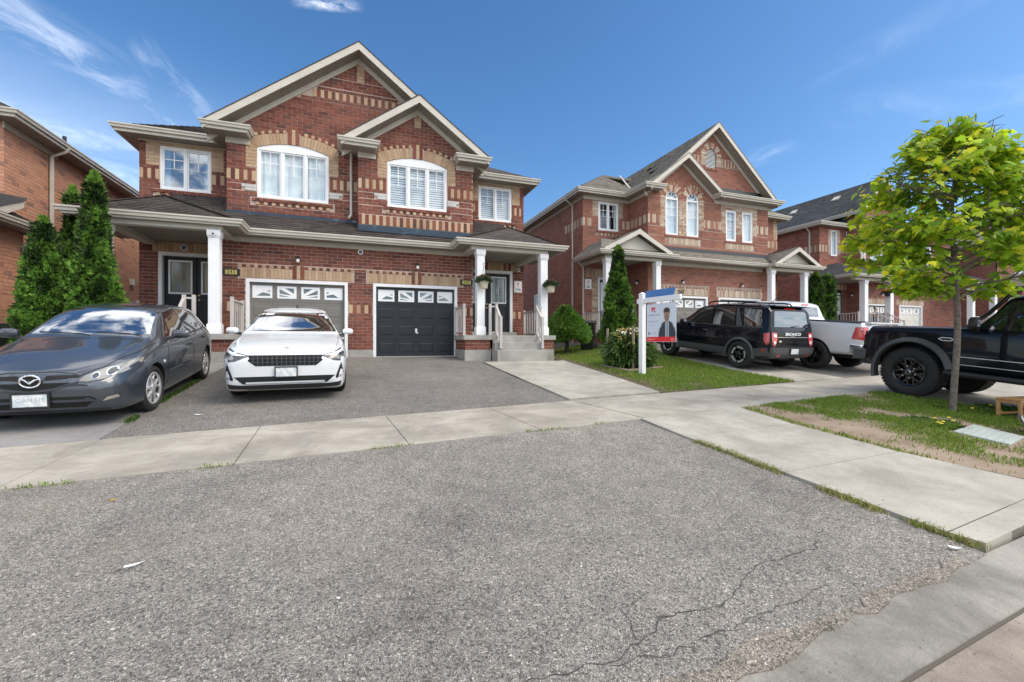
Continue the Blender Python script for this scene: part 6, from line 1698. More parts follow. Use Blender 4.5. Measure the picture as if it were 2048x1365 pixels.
def rim_black_eight(s, wh, rim, w):
 rim_ring(s, wh, rim, M['gloss_black'])
 for i in range(8):
  a = 2 * math.pi * i / 8 + .2; mb = MB()
  spoke_prism(mb, [(.06, -.028), (rim * .55, -.022), (rim - .01, -.075), (rim - .01, -.045), (rim * .70, -.004), (rim - .01, .045), (rim - .01, .075), (rim * .55, .022), (.06, .028)], -.07, -.03, a)
  s.part(mb, 'spoke', M['gloss_black'], wh, bevel=.006, fix=True)
 hub(s, wh, M['gloss_black'], .075, -.02, 6, .085)
 mb = MB(); mb.lathe([(.036, -.01), (.040, .002), (.030, .006), (.028, .0)], 20, axis='y'); s.part(mb, 'hub_badge', M['steel'], wh, angle=40)
def rim_five_arc(s, wh, rim, w):
 """black wheel with five machined arc segments near the rim"""
 rim_ring(s, wh, rim, M['gloss_black'])
 for i in range(5):
  a = 2 * math.pi * i / 5 + .5; mb = MB()
  spoke_prism(mb, [(.05, -.03), (rim * .62, -.03), (rim - .02, -.055), (rim - .02, .055), (rim * .62, .03), (.05, .03)], -.07, -.03, a); s.part(mb, 'spoke', M['gloss_black'], wh, bevel=.005, fix=True)
  mb = MB(); pts = []
  for q in range(9): t = R(-30 + 60 * q / 8); pts.append(((rim - .022) * math.cos(t), (rim - .022) * math.sin(t)))
  inn = []
  for q in range(9): t = R(26 - 52 * q / 8); inn.append(((rim - .075) * math.cos(t), (rim - .075) * math.sin(t)))
  spoke_prism(mb, pts + [(rim * .60, rim * .30)] + inn + [(rim * .60, -rim * .30)], -.045, -.018, a); s.part(mb, 'machined_arc', M['alloy'], wh, fix=True)
 hub(s, wh, M['gloss_black'], .06, -.025)
def rim_truck(s, wh, rim, w):
 rim_ring(s, wh, rim, M['gloss_black'])
 for i in range(5):
  a = 2 * math.pi * i / 5 + 1.1; mb = MB()
  spoke_prism(mb, [(.06, -.06), (rim * .6, -.05), (rim - .01, -.085), (rim - .01, .085), (rim * .6, .05), (.06, .06)], -.08, -.03, a); s.part(mb, 'spoke', M['gloss_black'], wh, bevel=.008, fix=True)
 hub(s, wh, M['gloss_black'], .085, -.025)
def rim_aero(s, wh, rim, w):
 rim_ring(s, wh, rim, M['gloss_black'])
 for i in range(5):
  a = 2 * math.pi * i / 5; mb = MB()
  spoke_prism(mb, [(.05, -.04), (rim - .02, -.10), (rim - .02, .03), (.05, .04)], -.06, -.02, a); s.part(mb, 'spoke', M['alloy'], wh, bevel=.006, fix=True)
 hub(s, wh, M['gloss_black'], .06, -.02)
def paint_mat(name, c, metal=.0, rough=.32, coat=.8, flake=0.0):
 m, nt, b = new_mat(name); setp(b, color=c, rough=rough, metal=metal, coat=coat, coatr=.025, spec=.5)
 if flake:
  t = node(nt, 'ShaderNodeTexCoord'); n = noise(nt, 900, 1, vec=t.outputs['Object'])
  nt.links.new(rampn(nt, n, [(.3, tuple(x * (1 - flake) for x in c)), (.7, tuple(x * (1 + flake) for x in c))]), b.inputs['Base Color'])
 return m
M['arch_black'] = flat('wheel_arch', (.008, .008, .009), .8)
M['rubber'] = noisy('tyre_rubber', [(.3, (.014, .014, .015)), (.7, (.024, .024, .024))], 30, .75, local=True, bs=.15, bscale=120)
M['rim_dark'] = flat('rim_dark', (.02, .02, .022), .5, .6)
M['alloy'] = flat('alloy', (.66, .67, .68), .30, .65, .6)
M['gloss_black'] = flat('gloss_black', (.010, .010, .011), .12, 0, .6)
M['trimblack'] = flat('car_plastic', (.020, .020, .022), .55)
M['trimgrey'] = flat('car_plastic_grey', (.055, .056, .060), .6)
M['seam'] = flat('panel_gap', (.006, .006, .007), .8)
M['chrome'] = flat('chrome', (.72, .73, .75), .10, 1.0)
M['windscreen'] = car_glass('windscreen', (.012, .015, .017), 1.0)
M['windscreen'].node_tree.nodes['Principled BSDF'].inputs['IOR'].default_value = 3.0
M['lens'] = flat('lamp_lens', (.26, .255, .225), .12, .2, .7, 1.0)
M['lampdark'] = flat('lamp_housing', (.05, .05, .055), .2, .3, .6, 1.0)
M['lampwhite'] = flat('lamp_white', (.80, .82, .84), .2, 0, .6, 1.0)
M['red_lens'] = flat('red_lens', (.50, .012, .018), .12, 0, .6, 1.0)
M['amber'] = flat('amber_lens', (.70, .22, .03), .15, 0, .6, 1.0)
def plate_mat(name, smear):
 m, nt, b = new_mat(name); setp(b, rough=.4)
 t = node(nt, 'ShaderNodeTexCoord'); mp = node(nt, 'ShaderNodeMapping'); mp.inputs['Scale'].default_value = (1, 11, 7); nt.links.new(t.outputs['Object'], mp.inputs['Vector'])
 sp = node(nt, 'ShaderNodeSeparateXYZ'); nt.links.new(t.outputs['Object'], sp.inputs[0])
 n = noise(nt, 1.6, 1.5, .4, 0, mp.outputs[0])
 nt.links.new(rampn(nt, n, [(.40, smear), (.58, (.70, .71, .71))]), b.inputs['Base Color'])
 return m
M['plate'] = plate_mat('licence_plate', (.50, .56, .60))
def licence_plate(car, x, y, z, d, tilt=0.0, w=.305, h=.152):
 """d: +1 faces forward, -1 rear; characters are smeared in the photograph"""
 mb = MB(); mb.box(-.006, .006, -w / 2, w / 2, -h / 2, h / 2)
 o = car.part(mb, 'licence_plate', M['plate'], bevel=.002); o.location = (x, y, z); o.rotation_euler = (0, tilt, 0)
 mb = MB(); e = .012
 mb.plate(Frame((d * .002, 0, 0), (0, 1 * d, 0), (0, 0, 1), (d, 0, 0)), [(-w / 2 - e, -h / 2 - e), (w / 2 + e, -h / 2 - e), (w / 2 + e, h / 2 + e), (-w / 2 - e, h / 2 + e)], [[(-w / 2 + .006, -h / 2 + .006), (w / 2 - .006, -h / 2 + .006), (w / 2 - .006, h / 2 - .006), (-w / 2 + .006, h / 2 - .006)]], -.01, .008)
 car.part(mb, 'plate_frame', M['trimblack'], o)
 return o
def mirror_(car, x, y, z, mat, sz=(.10, .11, .07), cap=None):
 for sg in (1, -1):
  mb = MB(); n = 14; a, b, c = sz
  vs = []; fs = []
  for (t, sc) in ((-.5, .55), (-.4, .82), (-.1, .98), (.25, .92), (.42, .65), (.5, .3)):
   for k in range(n):
    q = 2 * math.pi * k / n; cy = abs(math.cos(q)) ** .6 * math.copysign(1, math.cos(q)); cz = abs(math.sin(q)) ** .7 * math.copysign(1, math.sin(q))
    vs.append((x + t * a, sg * (y + b * (.0 + cy * sc)), z + c * cz * sc))
  for i in range(5):
   for k in range(n): fs.append((i * n + k, i * n + (k + 1) % n, (i + 1) * n + (k + 1) % n, (i + 1) * n + k))
  fs += [tuple(range(n)), tuple(5 * n + k for k in range(n - 1, -1, -1))]
  mb.add(vs, fs); o = car.part(mb, 'wing_mirror', mat, smooth=True, fix=True)
  mb = MB(); mb.bar((x, sg * (y - b * .6), z - c * .7), (x + .02, sg * (y - b * 2.0), z - c * 1.5), .06, .035); car.part(mb, 'mirror_stalk', M['trimblack'], o)
  mb = MB(); mb.box(x - .515 * a, x - .50 * a, *sorted((sg * (y - b * .5), sg * (y + b * .5))), z - c * .5, z + c * .5); car.part(mb, 'mirror_glass', M['chrome'], o)
def handle_(car, x, z, mat, sides=(1, -1), w=.19):
 for sg in sides:
  h, n = car.ray((x, 3 * sg, z), (0, -sg, 0))
  if h is None: continue
  mb = MB(); y = h.y; mb.bar((x - w / 2, y + sg * .035, z), (x + w / 2, y + sg * .038, z + .012), .022, .03); mb.bar((x - w / 2, y, z), (x - w / 2, y + sg * .036, z), .02, .025); mb.bar((x + w / 2, y, z + .012), (x + w / 2, y + sg * .038, z + .012), .02, .025)
  car.part(mb, 'door_handle', mat, bevel=.004)
def curves(**kw):
 return {k: (lambda x, v=v: pchip(v, x)) for k, v in kw.items()}
def std_section(c, sill=.06, low=.985):
 def f(x):
  zb, zt, yw, zw, ys, zs, yr, zr = (c[k](x) for k in ('zb', 'zt', 'yw', 'zw', 'ys', 'zs', 'yr', 'zr'))
  zs = min(zs, zt - .02); zr = max(zs + .01, min(zr, zt - .008)); zw = min(zw, zs - .03)
  zb = min(zb, zw - .08)
  return [(0, zb), (yw * .78, zb), (yw * .955, zb + sill * .6), (yw * low, zb + (zw - zb) * .45), (yw, zw), (ys + (yw - ys) * .55, zw + (zs - zw) * .68), (ys, zs), (yr, zr), (yr * .80, zr + (zt - zr) * .62), (yr * .45, zr + (zt - zr) * .92), (0, zt)]
 return f
def xs_range(a, b, n, ends=()):
 L = [b + (a - b) * (1 - math.cos(math.pi * i / n)) / 2 * .5 + (a - b) * i / n * .5 for i in range(n + 1)]
 return sorted(set(round(x, 4) for x in L + list(ends)))
def place(cx, cy, ang, wb):
 f = Vector((math.cos(ang), math.sin(ang))); a = Vector((cx, cy)) + f * wb / 2; b = Vector((cx, cy)) - f * wb / 2
 za, zb = G(a.x, a.y), G(b.x, b.y)
 return (cx, cy, (za + zb) / 2 + .012), ang, math.atan2(za - zb, wb)
def circ(cx, cy, r, n=16, ry=None): return [(cx + r * math.cos(2 * math.pi * i / n), cy + (ry or r) * math.sin(2 * math.pi * i / n)) for i in range(n)]
def wiper(c, pts, side_z=1):
 mb = MB(); mb.tube(pts, .010, 5); c.part(mb, 'wiper', M['trimblack'])
def flare(c, x, z, r, y, a0, a1, mat, wd=.075, out=.05, n=22, sides=(1, -1)):
 for sg in sides:
  mb = MB(); vs = []; fs = []
  for i in range(n + 1):
   t = R(a0 + (a1 - a0) * i / n); ct, st = math.cos(t), math.sin(t)
   for (rr, yy) in ((r, y + out), (r + wd * .25, y + out + .012), (r + wd, y + out * .25), (r + wd, y - .06), (r, y - .06)): vs.append((x + rr * ct, sg * yy, z + rr * st))
  for i in range(n):
   for k in range(5): fs.append((i * 5 + k, i * 5 + (k + 1) % 5, i * 5 + 5 + (k + 1) % 5, i * 5 + 5 + k))
  fs += [(0, 1, 2, 3, 4), tuple(n * 5 + k for k in (4, 3, 2, 1, 0))]
  mb.add(vs, fs); c.part(mb, 'fender_flare', mat, angle=40, fix=True)
def hatchback():
 loc, ang, pit = place(-3.72, 9.02, R(-87.2), 2.74)
 c = Car('dark blue-grey hatchback with chrome winged badge on its nose, parked at the left', 'car', loc, ang, M['paint_slate'], 1.035, pit)
 K = curves(zt=[(2.24, .58), (2.20, .67), (2.02, .745), (1.6, .87), (1.2, .955), (.99, 1.0), (.92, 1.015), (.55, 1.21), (.15, 1.385), (-.1, 1.43), (-.5, 1.462), (-1.1, 1.45), (-1.6, 1.39), (-1.88, 1.33), (-1.98, 1.20), (-2.15, .98), (-2.24, .80), (-2.28, .62)],
  zb=[(2.24, .36), (2.14, .21), (1.9, .18), (-1.9, .20), (-2.2, .32), (-2.28, .45)],
  yw=[(2.24, .54), (2.14, .70), (1.95, .80), (1.6, .86), (1.0, .877), (-1.2, .877), (-1.8, .84), (-2.1, .76), (-2.28, .58)],
  zw=[(2.24, .47), (1.9, .56), (1.3, .65), (-1.5, .74), (-2.28, .56)],
  ys=[(2.24, .48), (2.14, .62), (1.95, .72), (1.6, .795), (1.0, .82), (.3, .805), (-1.3, .79), (-1.8, .735), (-2.1, .66), (-2.28, .5)],
  zs=[(2.24, .545), (2.02, .675), (1.6, .79), (1.2, .87), (.9, .91), (0, .935), (-1.3, .975), (-1.9, .985), (-2.15, .88), (-2.28, .6)],
  yr=[(2.24, .36), (2.0, .52), (1.6, .62), (1.0, .70), (.9, .705), (.5, .645), (.1, .59), (-.5, .575), (-1.4, .56), (-1.9, .53), (-2.1, .58), (-2.28, .45)],
  zr=[(2.24, .57), (2.02, .72), (1.2, .925), (.95, .975), (.55, 1.165), (.15, 1.325), (-.5, 1.40), (-1.5, 1.35), (-1.88, 1.27), (-2.15, .95), (-2.28, .61)])
 c.loft(std_section(K), xs_range(-2.28, 2.24, 84), arches=[(1.32, .335, .345, .60), (-1.32, .335, .345, .60)])
 S2 = (1, -1)
 c.patch('windscreen', [(-.655, 1.035), (.655, 1.035), (.565, 1.30), (.52, 1.375), (-.52, 1.375), (-.565, 1.30)], 'x', M['windscreen'], .004, far=.4)
 c.patch('side_window', [(.66, .985), (.12, 1.335), (-.36, 1.385), (-.40, .985)], 'y', M['carglass'], .004, sides=S2)
 c.patch('side_window', [(-.47, .99), (-.44, 1.385), (-1.02, 1.355), (-1.22, 1.27), (-1.34, 1.02)], 'y', M['carglass'], .004, sides=S2)
 c.patch('side_window', [(-1.39, 1.03), (-1.30, 1.225), (-1.62, 1.11), (-1.70, 1.05)], 'y', M['carglass'], .004, sides=S2)
 c.line('window_trim', [(.70, .965), (-.4, .965), (-1.36, 1.0), (-1.75, 1.04)], 'y', M['trimblack'], .02, .005, sides=S2)
 c.patch('headlight', [(.40, .585), (.44, .64), (.58, .71), (.74, .765), (.812, .79), (.822, .74), (.77, .665), (.62, .60), (.48, .575)], 'x', M['lens'], .006, sides=S2)
 for (u, v, r_) in ((.53, .635, .038), (.655, .675, .050)):
  c.patch('headlight_ring', circ(u, v, r_), 'x', M['chrome'], .009, holes=[circ(u, v, r_ * .74)[::-1]], sides=S2, res=.03); c.patch('headlight_bulb', circ(u, v, r_ * .70), 'x', M['lampdark'], .008, sides=S2, res=.03)
 c.patch('grille', [(.10, .60), (.40, .625), (.38, .655), (.12, .655)], 'x', M['seam'], .003, sides=S2)
 c.patch('grille_lower', [(-.36, .575), (.36, .575), (.20, .515), (0, .485), (-.20, .515)], 'x', M['seam'], .003)
 c.line('grille_chevron', [(-.40, .585), (-.2, .505), (0, .475), (.2, .505), (.40, .585)], 'x', M['paint_slate'], .022, .014)
 c.patch('bumper_intake', [(-.52, .41), (.52, .41), (.56, .37), (.46, .275), (-.46, .275), (-.56, .37)], 'x', M['seam'], .003, far=.3)
 c.line('bumper_bar', [(-.54, .36), (.54, .36)], 'x', M['paint_slate'], .028, .010)
 c.line('front_lip', [(-.66, .235), (-.4, .222), (.4, .222), (.66, .235)], 'x', M['trimblack'], .02, .012)
 c.patch('fog_lamp', [(.59, .325), (.75, .36), (.73, .415), (.63, .395)], 'x', M['trimblack'], .004, sides=S2); c.patch('fog_lens', [(.605, .335), (.735, .365), (.72, .40), (.64, .383)], 'x', M['lens'], .008, sides=S2, res=.03)
 h, n = c.ray((4, 0, .60), (-1, 0, 0)); bx = h.x + .02
 mb = MB(); ring = [(bx, .088 * math.cos(2 * math.pi * i / 28), .60 + .068 * math.sin(2 * math.pi * i / 28)) for i in range(29)]; mb.tube(ring, .011, 8, cap=False); b = c.part(mb, 'badge', M['chrome'], smooth=True)
 mb = MB(); mb.tube([(bx, -.078, .628), (bx + .006, -.045, .618), (bx + .008, 0, .578), (bx + .006, .045, .618), (bx, .078, .628)], [.007, .012, .014, .012, .007], 8); c.part(mb, 'badge_wings', M['chrome'], b, smooth=True)
 mb = MB(); mb.tube([(bx - .012, 0, .60), (bx - .004, 0, .60)], .07, 20); c.part(mb, 'badge_back', M['gloss_black'], b)
 pl = licence_plate(c, h.x + .035, 0, .385, 1, .0)
 o = text_mesh('plate_text', 'C AN 515', Frame((0, 0, 0), (0, 1, 0), (0, 0, 1), (1, 0, 0)), 0, .004, .062, M['smear_plate'], c.root, .0065, .001, sx=.95); o.parent = pl; o.matrix_parent_inverse = Matrix()
 for x in (.40, -.44, -1.30): pass
 c.line('door_gap', [(.86, .30), (.84, .70), (.70, .96)], 'y', M['seam'], .007, sides=S2)
 c.line('door_gap', [(-.43, .28), (-.44, .97)], 'y', M['seam'], .007, sides=S2)
 c.line('door_gap', [(-.98, .30), (-1.06, .50), (-1.36, .80), (-1.38, 1.0)], 'y', M['seam'], .007, sides=S2)
 c.line('side_moulding', [(.80, .47), (-.90, .50)], 'y', M['paint_slate'], .045, .012, sides=S2)
 c.line('bonnet_gap', [(1.02, .78), (1.5, .72), (2.0, .56), (2.16, .40), (2.17, 0)], 'z', M['seam'], .008, sides=S2)
 c.patch('side_repeater', circ(1.02, .66, .022, 10), 'y', M['lampwhite'], .008, sides=S2, res=.02)
 handle_(c, -.28, .80, M['paint_slate']); handle_(c, -1.18, .86, M['paint_slate'])
 mirror_(c, .62, .98, 1.03, M['paint_slate'], (.13, .115, .068))
 wiper(c, [(.97, .02, 1.03), (.93, -.10, 1.05), (.90, -.52, 1.07)]); wiper(c, [(.97, .60, 1.02), (.93, .45, 1.05), (.915, .08, 1.065)])
 for x in (1.32, -1.32):
  for y in (.845, -.845): c.wheel(x, y, .318, .205, .222, rim_five_split, R(-4) if x > 0 else 0)
def white_sedan():
 loc, ang, pit = place(-1.235, 10.02, R(-86.0), 2.735)
 c = Car('white electric sedan with black gridded grille, facing the street before the grey garage', 'car', loc, ang, M['paint_white'], 1.0, pit)
 K = curves(zt=[(2.27, .72), (2.255, .79), (2.17, .85), (1.9, .915), (1.5, .97), (1.1, 1.005), (.85, 1.02), (.78, 1.04), (.4, 1.22), (.0, 1.40), (-.25, 1.455), (-.7, 1.479), (-1.2, 1.45), (-1.7, 1.30), (-2.1, 1.12), (-2.25, 1.08), (-2.32, .95), (-2.33, .7)],
  zb=[(2.27, .34), (2.22, .23), (2.0, .17), (-2, .2), (-2.33, .4)],
  yw=[(2.27, .70), (2.22, .80), (2.05, .875), (1.6, .925), (-1.5, .93), (-2.1, .86), (-2.33, .7)],
  zw=[(2.27, .58), (1.9, .70), (1.2, .72), (-1.5, .76), (-2.33, .6)],
  ys=[(2.27, .66), (2.17, .755), (1.8, .83), (1.2, .855), (.6, .85), (-1.4, .83), (-2.1, .76), (-2.33, .62)],
  zs=[(2.27, .68), (2.2, .78), (1.9, .86), (1.2, .925), (.6, .955), (-1, .99), (-2.1, 1.02), (-2.33, .67)],
  yr=[(2.27, .56), (2.15, .66), (1.8, .73), (1.2, .78), (.8, .80), (.3, .69), (-.1, .615), (-.7, .59), (-1.3, .57), (-1.9, .53), (-2.2, .6), (-2.33, .5)],
  zr=[(2.27, .71), (2.17, .835), (1.5, .95), (.85, 1.0), (.4, 1.175), (0, 1.34), (-.7, 1.415), (-1.3, 1.37), (-2.1, 1.08), (-2.33, .69)])
 c.loft(std_section(K), xs_range(-2.33, 2.27, 84), arches=[(1.3675, .35, .365, .64), (-1.3675, .35, .365, .64)])
 S2 = (1, -1)
 c.patch('windscreen', [(-.78, 1.05), (.78, 1.05), (.64, 1.30), (.58, 1.395), (-.58, 1.395), (-.64, 1.30)], 'x', M['windscreen'], .004, far=.45)
 c.patch('side_window', [(.60, 1.0), (.05, 1.355), (-.36, 1.405), (-.40, 1.0)], 'y', M['carglass'], .004, sides=S2)
 c.patch('side_window', [(-.46, 1.0), (-.44, 1.405), (-1.05, 1.375), (-1.45, 1.22), (-1.40, 1.03)], 'y', M['carglass'], .004, sides=S2)
 gp = [(-.53, .765), (.53, .765), (.53, .68), (.43, .595), (-.43, .595), (-.53, .68)]
 c.patch('grille', gp, 'x', M['seam'], .004, far=.3)
 for i in range(-7, 8):
  y = i * .066; lo = .605 if abs(y) < .42 else .65
  c.line('grille_bar', [(y, lo), (y, .755)], 'x', M['trimgrey'], .014, .012)
 c.line('grille_bar', [(-.51, .712), (.51, .712)], 'x', M['trimgrey'], .010, .012); c.line('grille_bar', [(-.48, .655), (.48, .655)], 'x', M['trimgrey'], .010, .012)
 c.patch('headlight', [(.50, .755), (.66, .80), (.80, .85), (.87, .88), (.875, .70), (.80, .655), (.70, .67), (.60, .715)], 'x', M['lampdark'], .005, sides=S2)
 c.patch('headlight_blade', [(.54, .752), (.66, .782), (.855, .845), (.857, .812), (.70, .758)], 'x', M['lampwhite'], .010, sides=S2); c.patch('headlight_blade', [(.72, .738), (.845, .745), (.80, .69), (.73, .695)], 'x', M['lens'], .009, sides=S2)
 c.patch('corner_vent', [(.815, .64), (.87, .40), (.74, .365), (.73, .40)], 'x', M['trimblack'], .004, sides=S2)
 c.patch('fog_lamp', [(.79, .47), (.835, .46), (.835, .42), (.78, .415)], 'x', M['lampwhite'], .010, sides=S2, res=.03)
 c.patch('lower_intake', [(-.72, .43), (.72, .43), (.60, .315), (-.60, .315)], 'x', M['seam'], .004, far=.3)
 c.line('splitter', [(-.56, .335), (.56, .335)], 'x', M['paint_white'], .022, .014)
 c.patch('front_lip', [(-.82, .315), (-.62, .295), (.62, .295), (.82, .315), (.80, .24), (.5, .225), (-.5, .225), (-.80, .24)], 'x', M['trimblack'], .012, far=.3)
 h, n = c.ray((4, 0, .5), (-1, 0, 0)); licence_plate(c, h.x + .03, 0, .50, 1)
 mb = MB()
 hz = 2.12; p, n = c.ray((hz, 0, 4), (0, 0, -1)); q = Vector((p.x, 0, p.z + .004))
 for a in (0, 90, 180, 270):
  t = R(a + 45 if False else a); d = Vector((math.cos(t) * .05, math.sin(t) * .05, -math.cos(t) * .014)); mb.bar(q + d * .15, q + d, .02, .006)
 c.part(mb, 'bonnet_emblem', M['alloy'])
 for pts in ([(.80, .28), (.78, .72), (.64, .98)], [(-.43, .26), (-.43, .99)], [(-1.0, .30), (-1.1, .56), (-1.42, .84), (-1.44, 1.0)]): c.line('door_gap', pts, 'y', M['seam'], .007, sides=S2)
 c.line('bonnet_gap', [(.9, .80), (1.5, .80), (2.0, .74)], 'z', M['seam'], .005, sides=S2)
 c.line('sill_trim', [(.98, .23), (-.98, .23)], 'y', M['trimblack'], .09, .006, sides=S2)
 handle_(c, -.25, .84, M['paint_white']); handle_(c, -1.16, .88, M['paint_white'])
 mirror_(c, .58, 1.0, 1.05, M['paint_white'], (.13, .105, .062))
 mb = MB(); mb.bar((-.95, 0, 1.475), (-1.12, 0, 1.52), .03, .05); c.part(mb, 'roof_antenna', M['trimblack'])
 c.patch('sticker', [(-.50, 1.335), (-.36, 1.345), (-.36, 1.375), (-.49, 1.372)], 'x', M['curtain'], .007)
 for x in (1.3675, -1.3675):
  for y in (.905, -.905): c.wheel(x, y, .345, .245, .245, rim_aero, R(2) if x > 0 else 0)
def black_suv():
 loc, ang, pit = place(10.60, 10.47, R(93.5), 2.67)
 c = Car('black compact SUV with roof rails and red tail lamp, parked beside the front lawn', 'suv', loc, ang, M['paint_black'], 1.0, pit)
 K = curves(zt=[(2.2, .80), (2.18, .97), (2.0, 1.06), (1.5, 1.11), (1.0, 1.15), (.9, 1.17), (.5, 1.45), (.2, 1.65), (.0, 1.70), (-.6, 1.755), (-1.5, 1.745), (-1.93, 1.705), (-2.02, 1.60), (-2.11, 1.16), (-2.16, 1.05), (-2.19, .8)],
  zb=[(2.2, .45), (2.0, .30), (-1.8, .30), (-2.1, .38), (-2.19, .45)],
  yw=[(2.2, .74), (2.0, .88), (1.5, .93), (-1.7, .93), (-2.0, .90), (-2.13, .86), (-2.19, .82)],
  zw=[(2.2, .72), (1, .80), (-2.19, .72)],
  ys=[(2.2, .70), (2.0, .82), (1.4, .875), (-1.8, .875), (-2.08, .84), (-2.19, .79)],
  zs=[(2.2, .78), (2.0, .96), (1, 1.06), (-1.8, 1.10), (-2.1, 1.10), (-2.19, .78)],
  yr=[(2.2, .6), (1.4, .76), (.9, .79), (.2, .745), (-.5, .745), (-1.85, .735), (-2.02, .74), (-2.12, .81), (-2.19, .78)],
  zr=[(2.2, .79), (2.0, 1.02), (1, 1.12), (.5, 1.40), (.2, 1.60), (-.6, 1.705), (-1.85, 1.685), (-2.02, 1.57), (-2.12, 1.14), (-2.19, .79)])
 c.loft(std_section(K), xs_range(-2.19, 2.2, 84, (-2.15, -2.17)), arches=[(1.335, .37, .40, .62), (-1.335, .37, .40, .62)])
 S2 = (1, -1); P = 'y'
 c.patch('windscreen', [(-.74, 1.19), (.74, 1.19), (.64, 1.60), (-.64, 1.60)], 'x', M['windscreen'], .004, far=.5)
 c.patch('side_window', [(.78, 1.14), (.20, 1.56), (-.10, 1.61), (-.28, 1.62), (-.30, 1.13)], P, M['carglass'], .004, sides=S2)
 c.patch('side_window', [(-.37, 1.13), (-.35, 1.625), (-1.0, 1.63), (-1.10, 1.14)], P, M['carglass'], .004, sides=S2)
 c.patch('side_window', [(-1.38, 1.15), (-1.30, 1.62), (-1.80, 1.60), (-1.93, 1.16)], P, M['carglass'], .004, sides=S2)
 c.patch('pillar_panel', [(-1.15, 1.14), (-1.05, 1.63), (-1.12, 1.63), (-1.34, 1.14)], P, M['trimgrey'], .006, sides=S2)
 c.line('roof_trim', [(.20, 1.60), (-.3, 1.655), (-1.9, 1.645)], P, M['trimgrey'], .014, .005, sides=S2)
 c.line('window_trim', [(.82, 1.12), (-1.10, 1.115), (-1.95, 1.14)], P, M['trimgrey'], .018, .006, sides=S2)
 c.patch('rear_window', [(-.66, 1.17), (.66, 1.17), (.62, 1.52), (.58, 1.575), (-.58, 1.575), (-.62, 1.52)], '-x', M['carglass_light'], .004, far=.4)
 c.patch('tail_lamp', [(.60, 1.02), (.785, 1.03), (.80, .93), (.785, .72), (.70, .66), (.62, .78)], '-x', M['red_lens'], .008, sides=S2)
 c.patch('tail_lamp', [(-2.13, 1.02), (-2.0, 1.0), (-2.02, .82), (-2.10, .70), (-2.15, .76)], P, M['red_lens'], .007, sides=S2)
 c.patch('lamp_insert', [(.63, .90), (.74, .92), (.74, .99), (.64, .985)], '-x', M['lampwhite'], .012, sides=S2); c.patch('lamp_insert', [(.66, .74), (.72, .72), (.755, .80), (.66, .82)], '-x', M['lampwhite'], .012, sides=S2)
 c.patch('bumper', [(-.83, .64), (.83, .64), (.84, .44), (.70, .36), (-.70, .36), (-.84, .44)], '-x', M['trimgrey'], .035, far=.5)
 c.patch('bumper_side', [(-1.76, .58), (-2.12, .64), (-2.15, .44), (-1.76, .36)], P, M['trimgrey'], .022, sides=S2)
 c.patch('reflector', [(-2.08, .585), (-1.98, .585), (-1.98, .545), (-2.08, .545)], P, M['red_lens'], .028, sides=S2, res=.04)
 c.patch('reflector', [(.50, .455), (.62, .455), (.62, .425), (.50, .425)], '-x', M['red_lens'], .044, sides=S2, res=.04)
 c.line('tailgate_trim', [(-.58, .905), (.58, .905)], '-x', M['alloy'], .012, .008)
 c.line('tailgate_gap', [(-.66, 1.6), (-.70, 1.13), (-.58, 1.05), (-.58, .66), (.58, .66), (.58, 1.05), (.70, 1.13), (.66, 1.6)], '-x', M['seam'], .008, .003)
 h, n = c.ray((-4, 0, .98), (1, 0, 0)); fr = Frame((h.x - .004, 0, 0), (0, -1, 0), (0, 0, 1), (-1, 0, 0))
 o = text_mesh('lettering', 'BRONCO', fr, 0, .985, .105, M['lampwhite'], c.root, .0, .008, sx=1.35, bold=.004); o.parent = c.root; o.matrix_parent_inverse = Matrix()
 o = text_mesh('lettering', 'SPORT', fr, 0, .938, .045, M['alloy'], c.root, .0, .008, sx=1.3); o.matrix_parent_inverse = Matrix()
 c.patch('oval_badge', circ(.50, .80, .055, 18, .026), '-x', M['alloy'], .010, res=.03)
 licence_plate(c, -2.245, -.02, .545, -1)
 c.patch('high_brake_lamp', [(-.20, 1.655), (.20, 1.655), (.20, 1.625), (-.20, 1.625)], '-x', M['red_lens'], .02, far=.3)
 mb = MB(); mb.box(-2.06, -1.80, -.62, .62, 1.690, 1.725); c.part(mb, 'rear_spoiler', M['paint_black'], bevel=.012)
 wiper(c, [(-2.15, -.02, 1.19), (-2.14, -.25, 1.21)])
 c.patch('sill_cladding', [(.95, .52), (-.93, .52), (-.93, .32), (.95, .32)], P, M['trimgrey'], .012, sides=S2, far=.3)
 for x, a0, a1 in ((1.335, -8, 188), (-1.335, -8, 188)): flare(c, x, .37, .40, .92, a0, a1, M['trimgrey'], .075, .025)
 for pts in ([(.90, .52), (.88, .95), (.74, 1.12)], [(-.335, .52), (-.33, 1.12)], [(-.93, .52), (-.95, .68), (-1.12, .86), (-1.14, 1.13)]): c.line('door_gap', pts, P, M['seam'], .008, sides=S2)
 handle_(c, -.18, .95, M['gloss_black']); handle_(c, -.98, .97, M['gloss_black'])
 for sg in (1, -1):
  mb = MB(); mb.tube([(.05, sg * .63, 1.71), (.0, sg * .63, 1.765), (-.2, sg * .63, 1.80), (-1.4, sg * .62, 1.80), (-1.6, sg * .62, 1.775), (-1.65, sg * .62, 1.71)], .022, 8); c.part(mb, 'roof_rail', M['trimblack'], smooth=True)
 mirror_(c, .62, 1.02, 1.16, M['paint_black'], (.15, .12, .085))
 mb = MB(); mb.tube([(-1.55, .2, 1.74), (-1.80, .2, 1.95)], .008, 6); c.part(mb, 'antenna', M['trimblack'])
 for x in (1.335, -1.335):
  for y in (.935, -.935): c.wheel(x, y, .365, .235, .250, rim_five_arc)
 mb = MB(); mb.box(-2.0, -1.75, -.2, .2, .28, .40); c.part(mb, 'underbody', M['arch_black'])
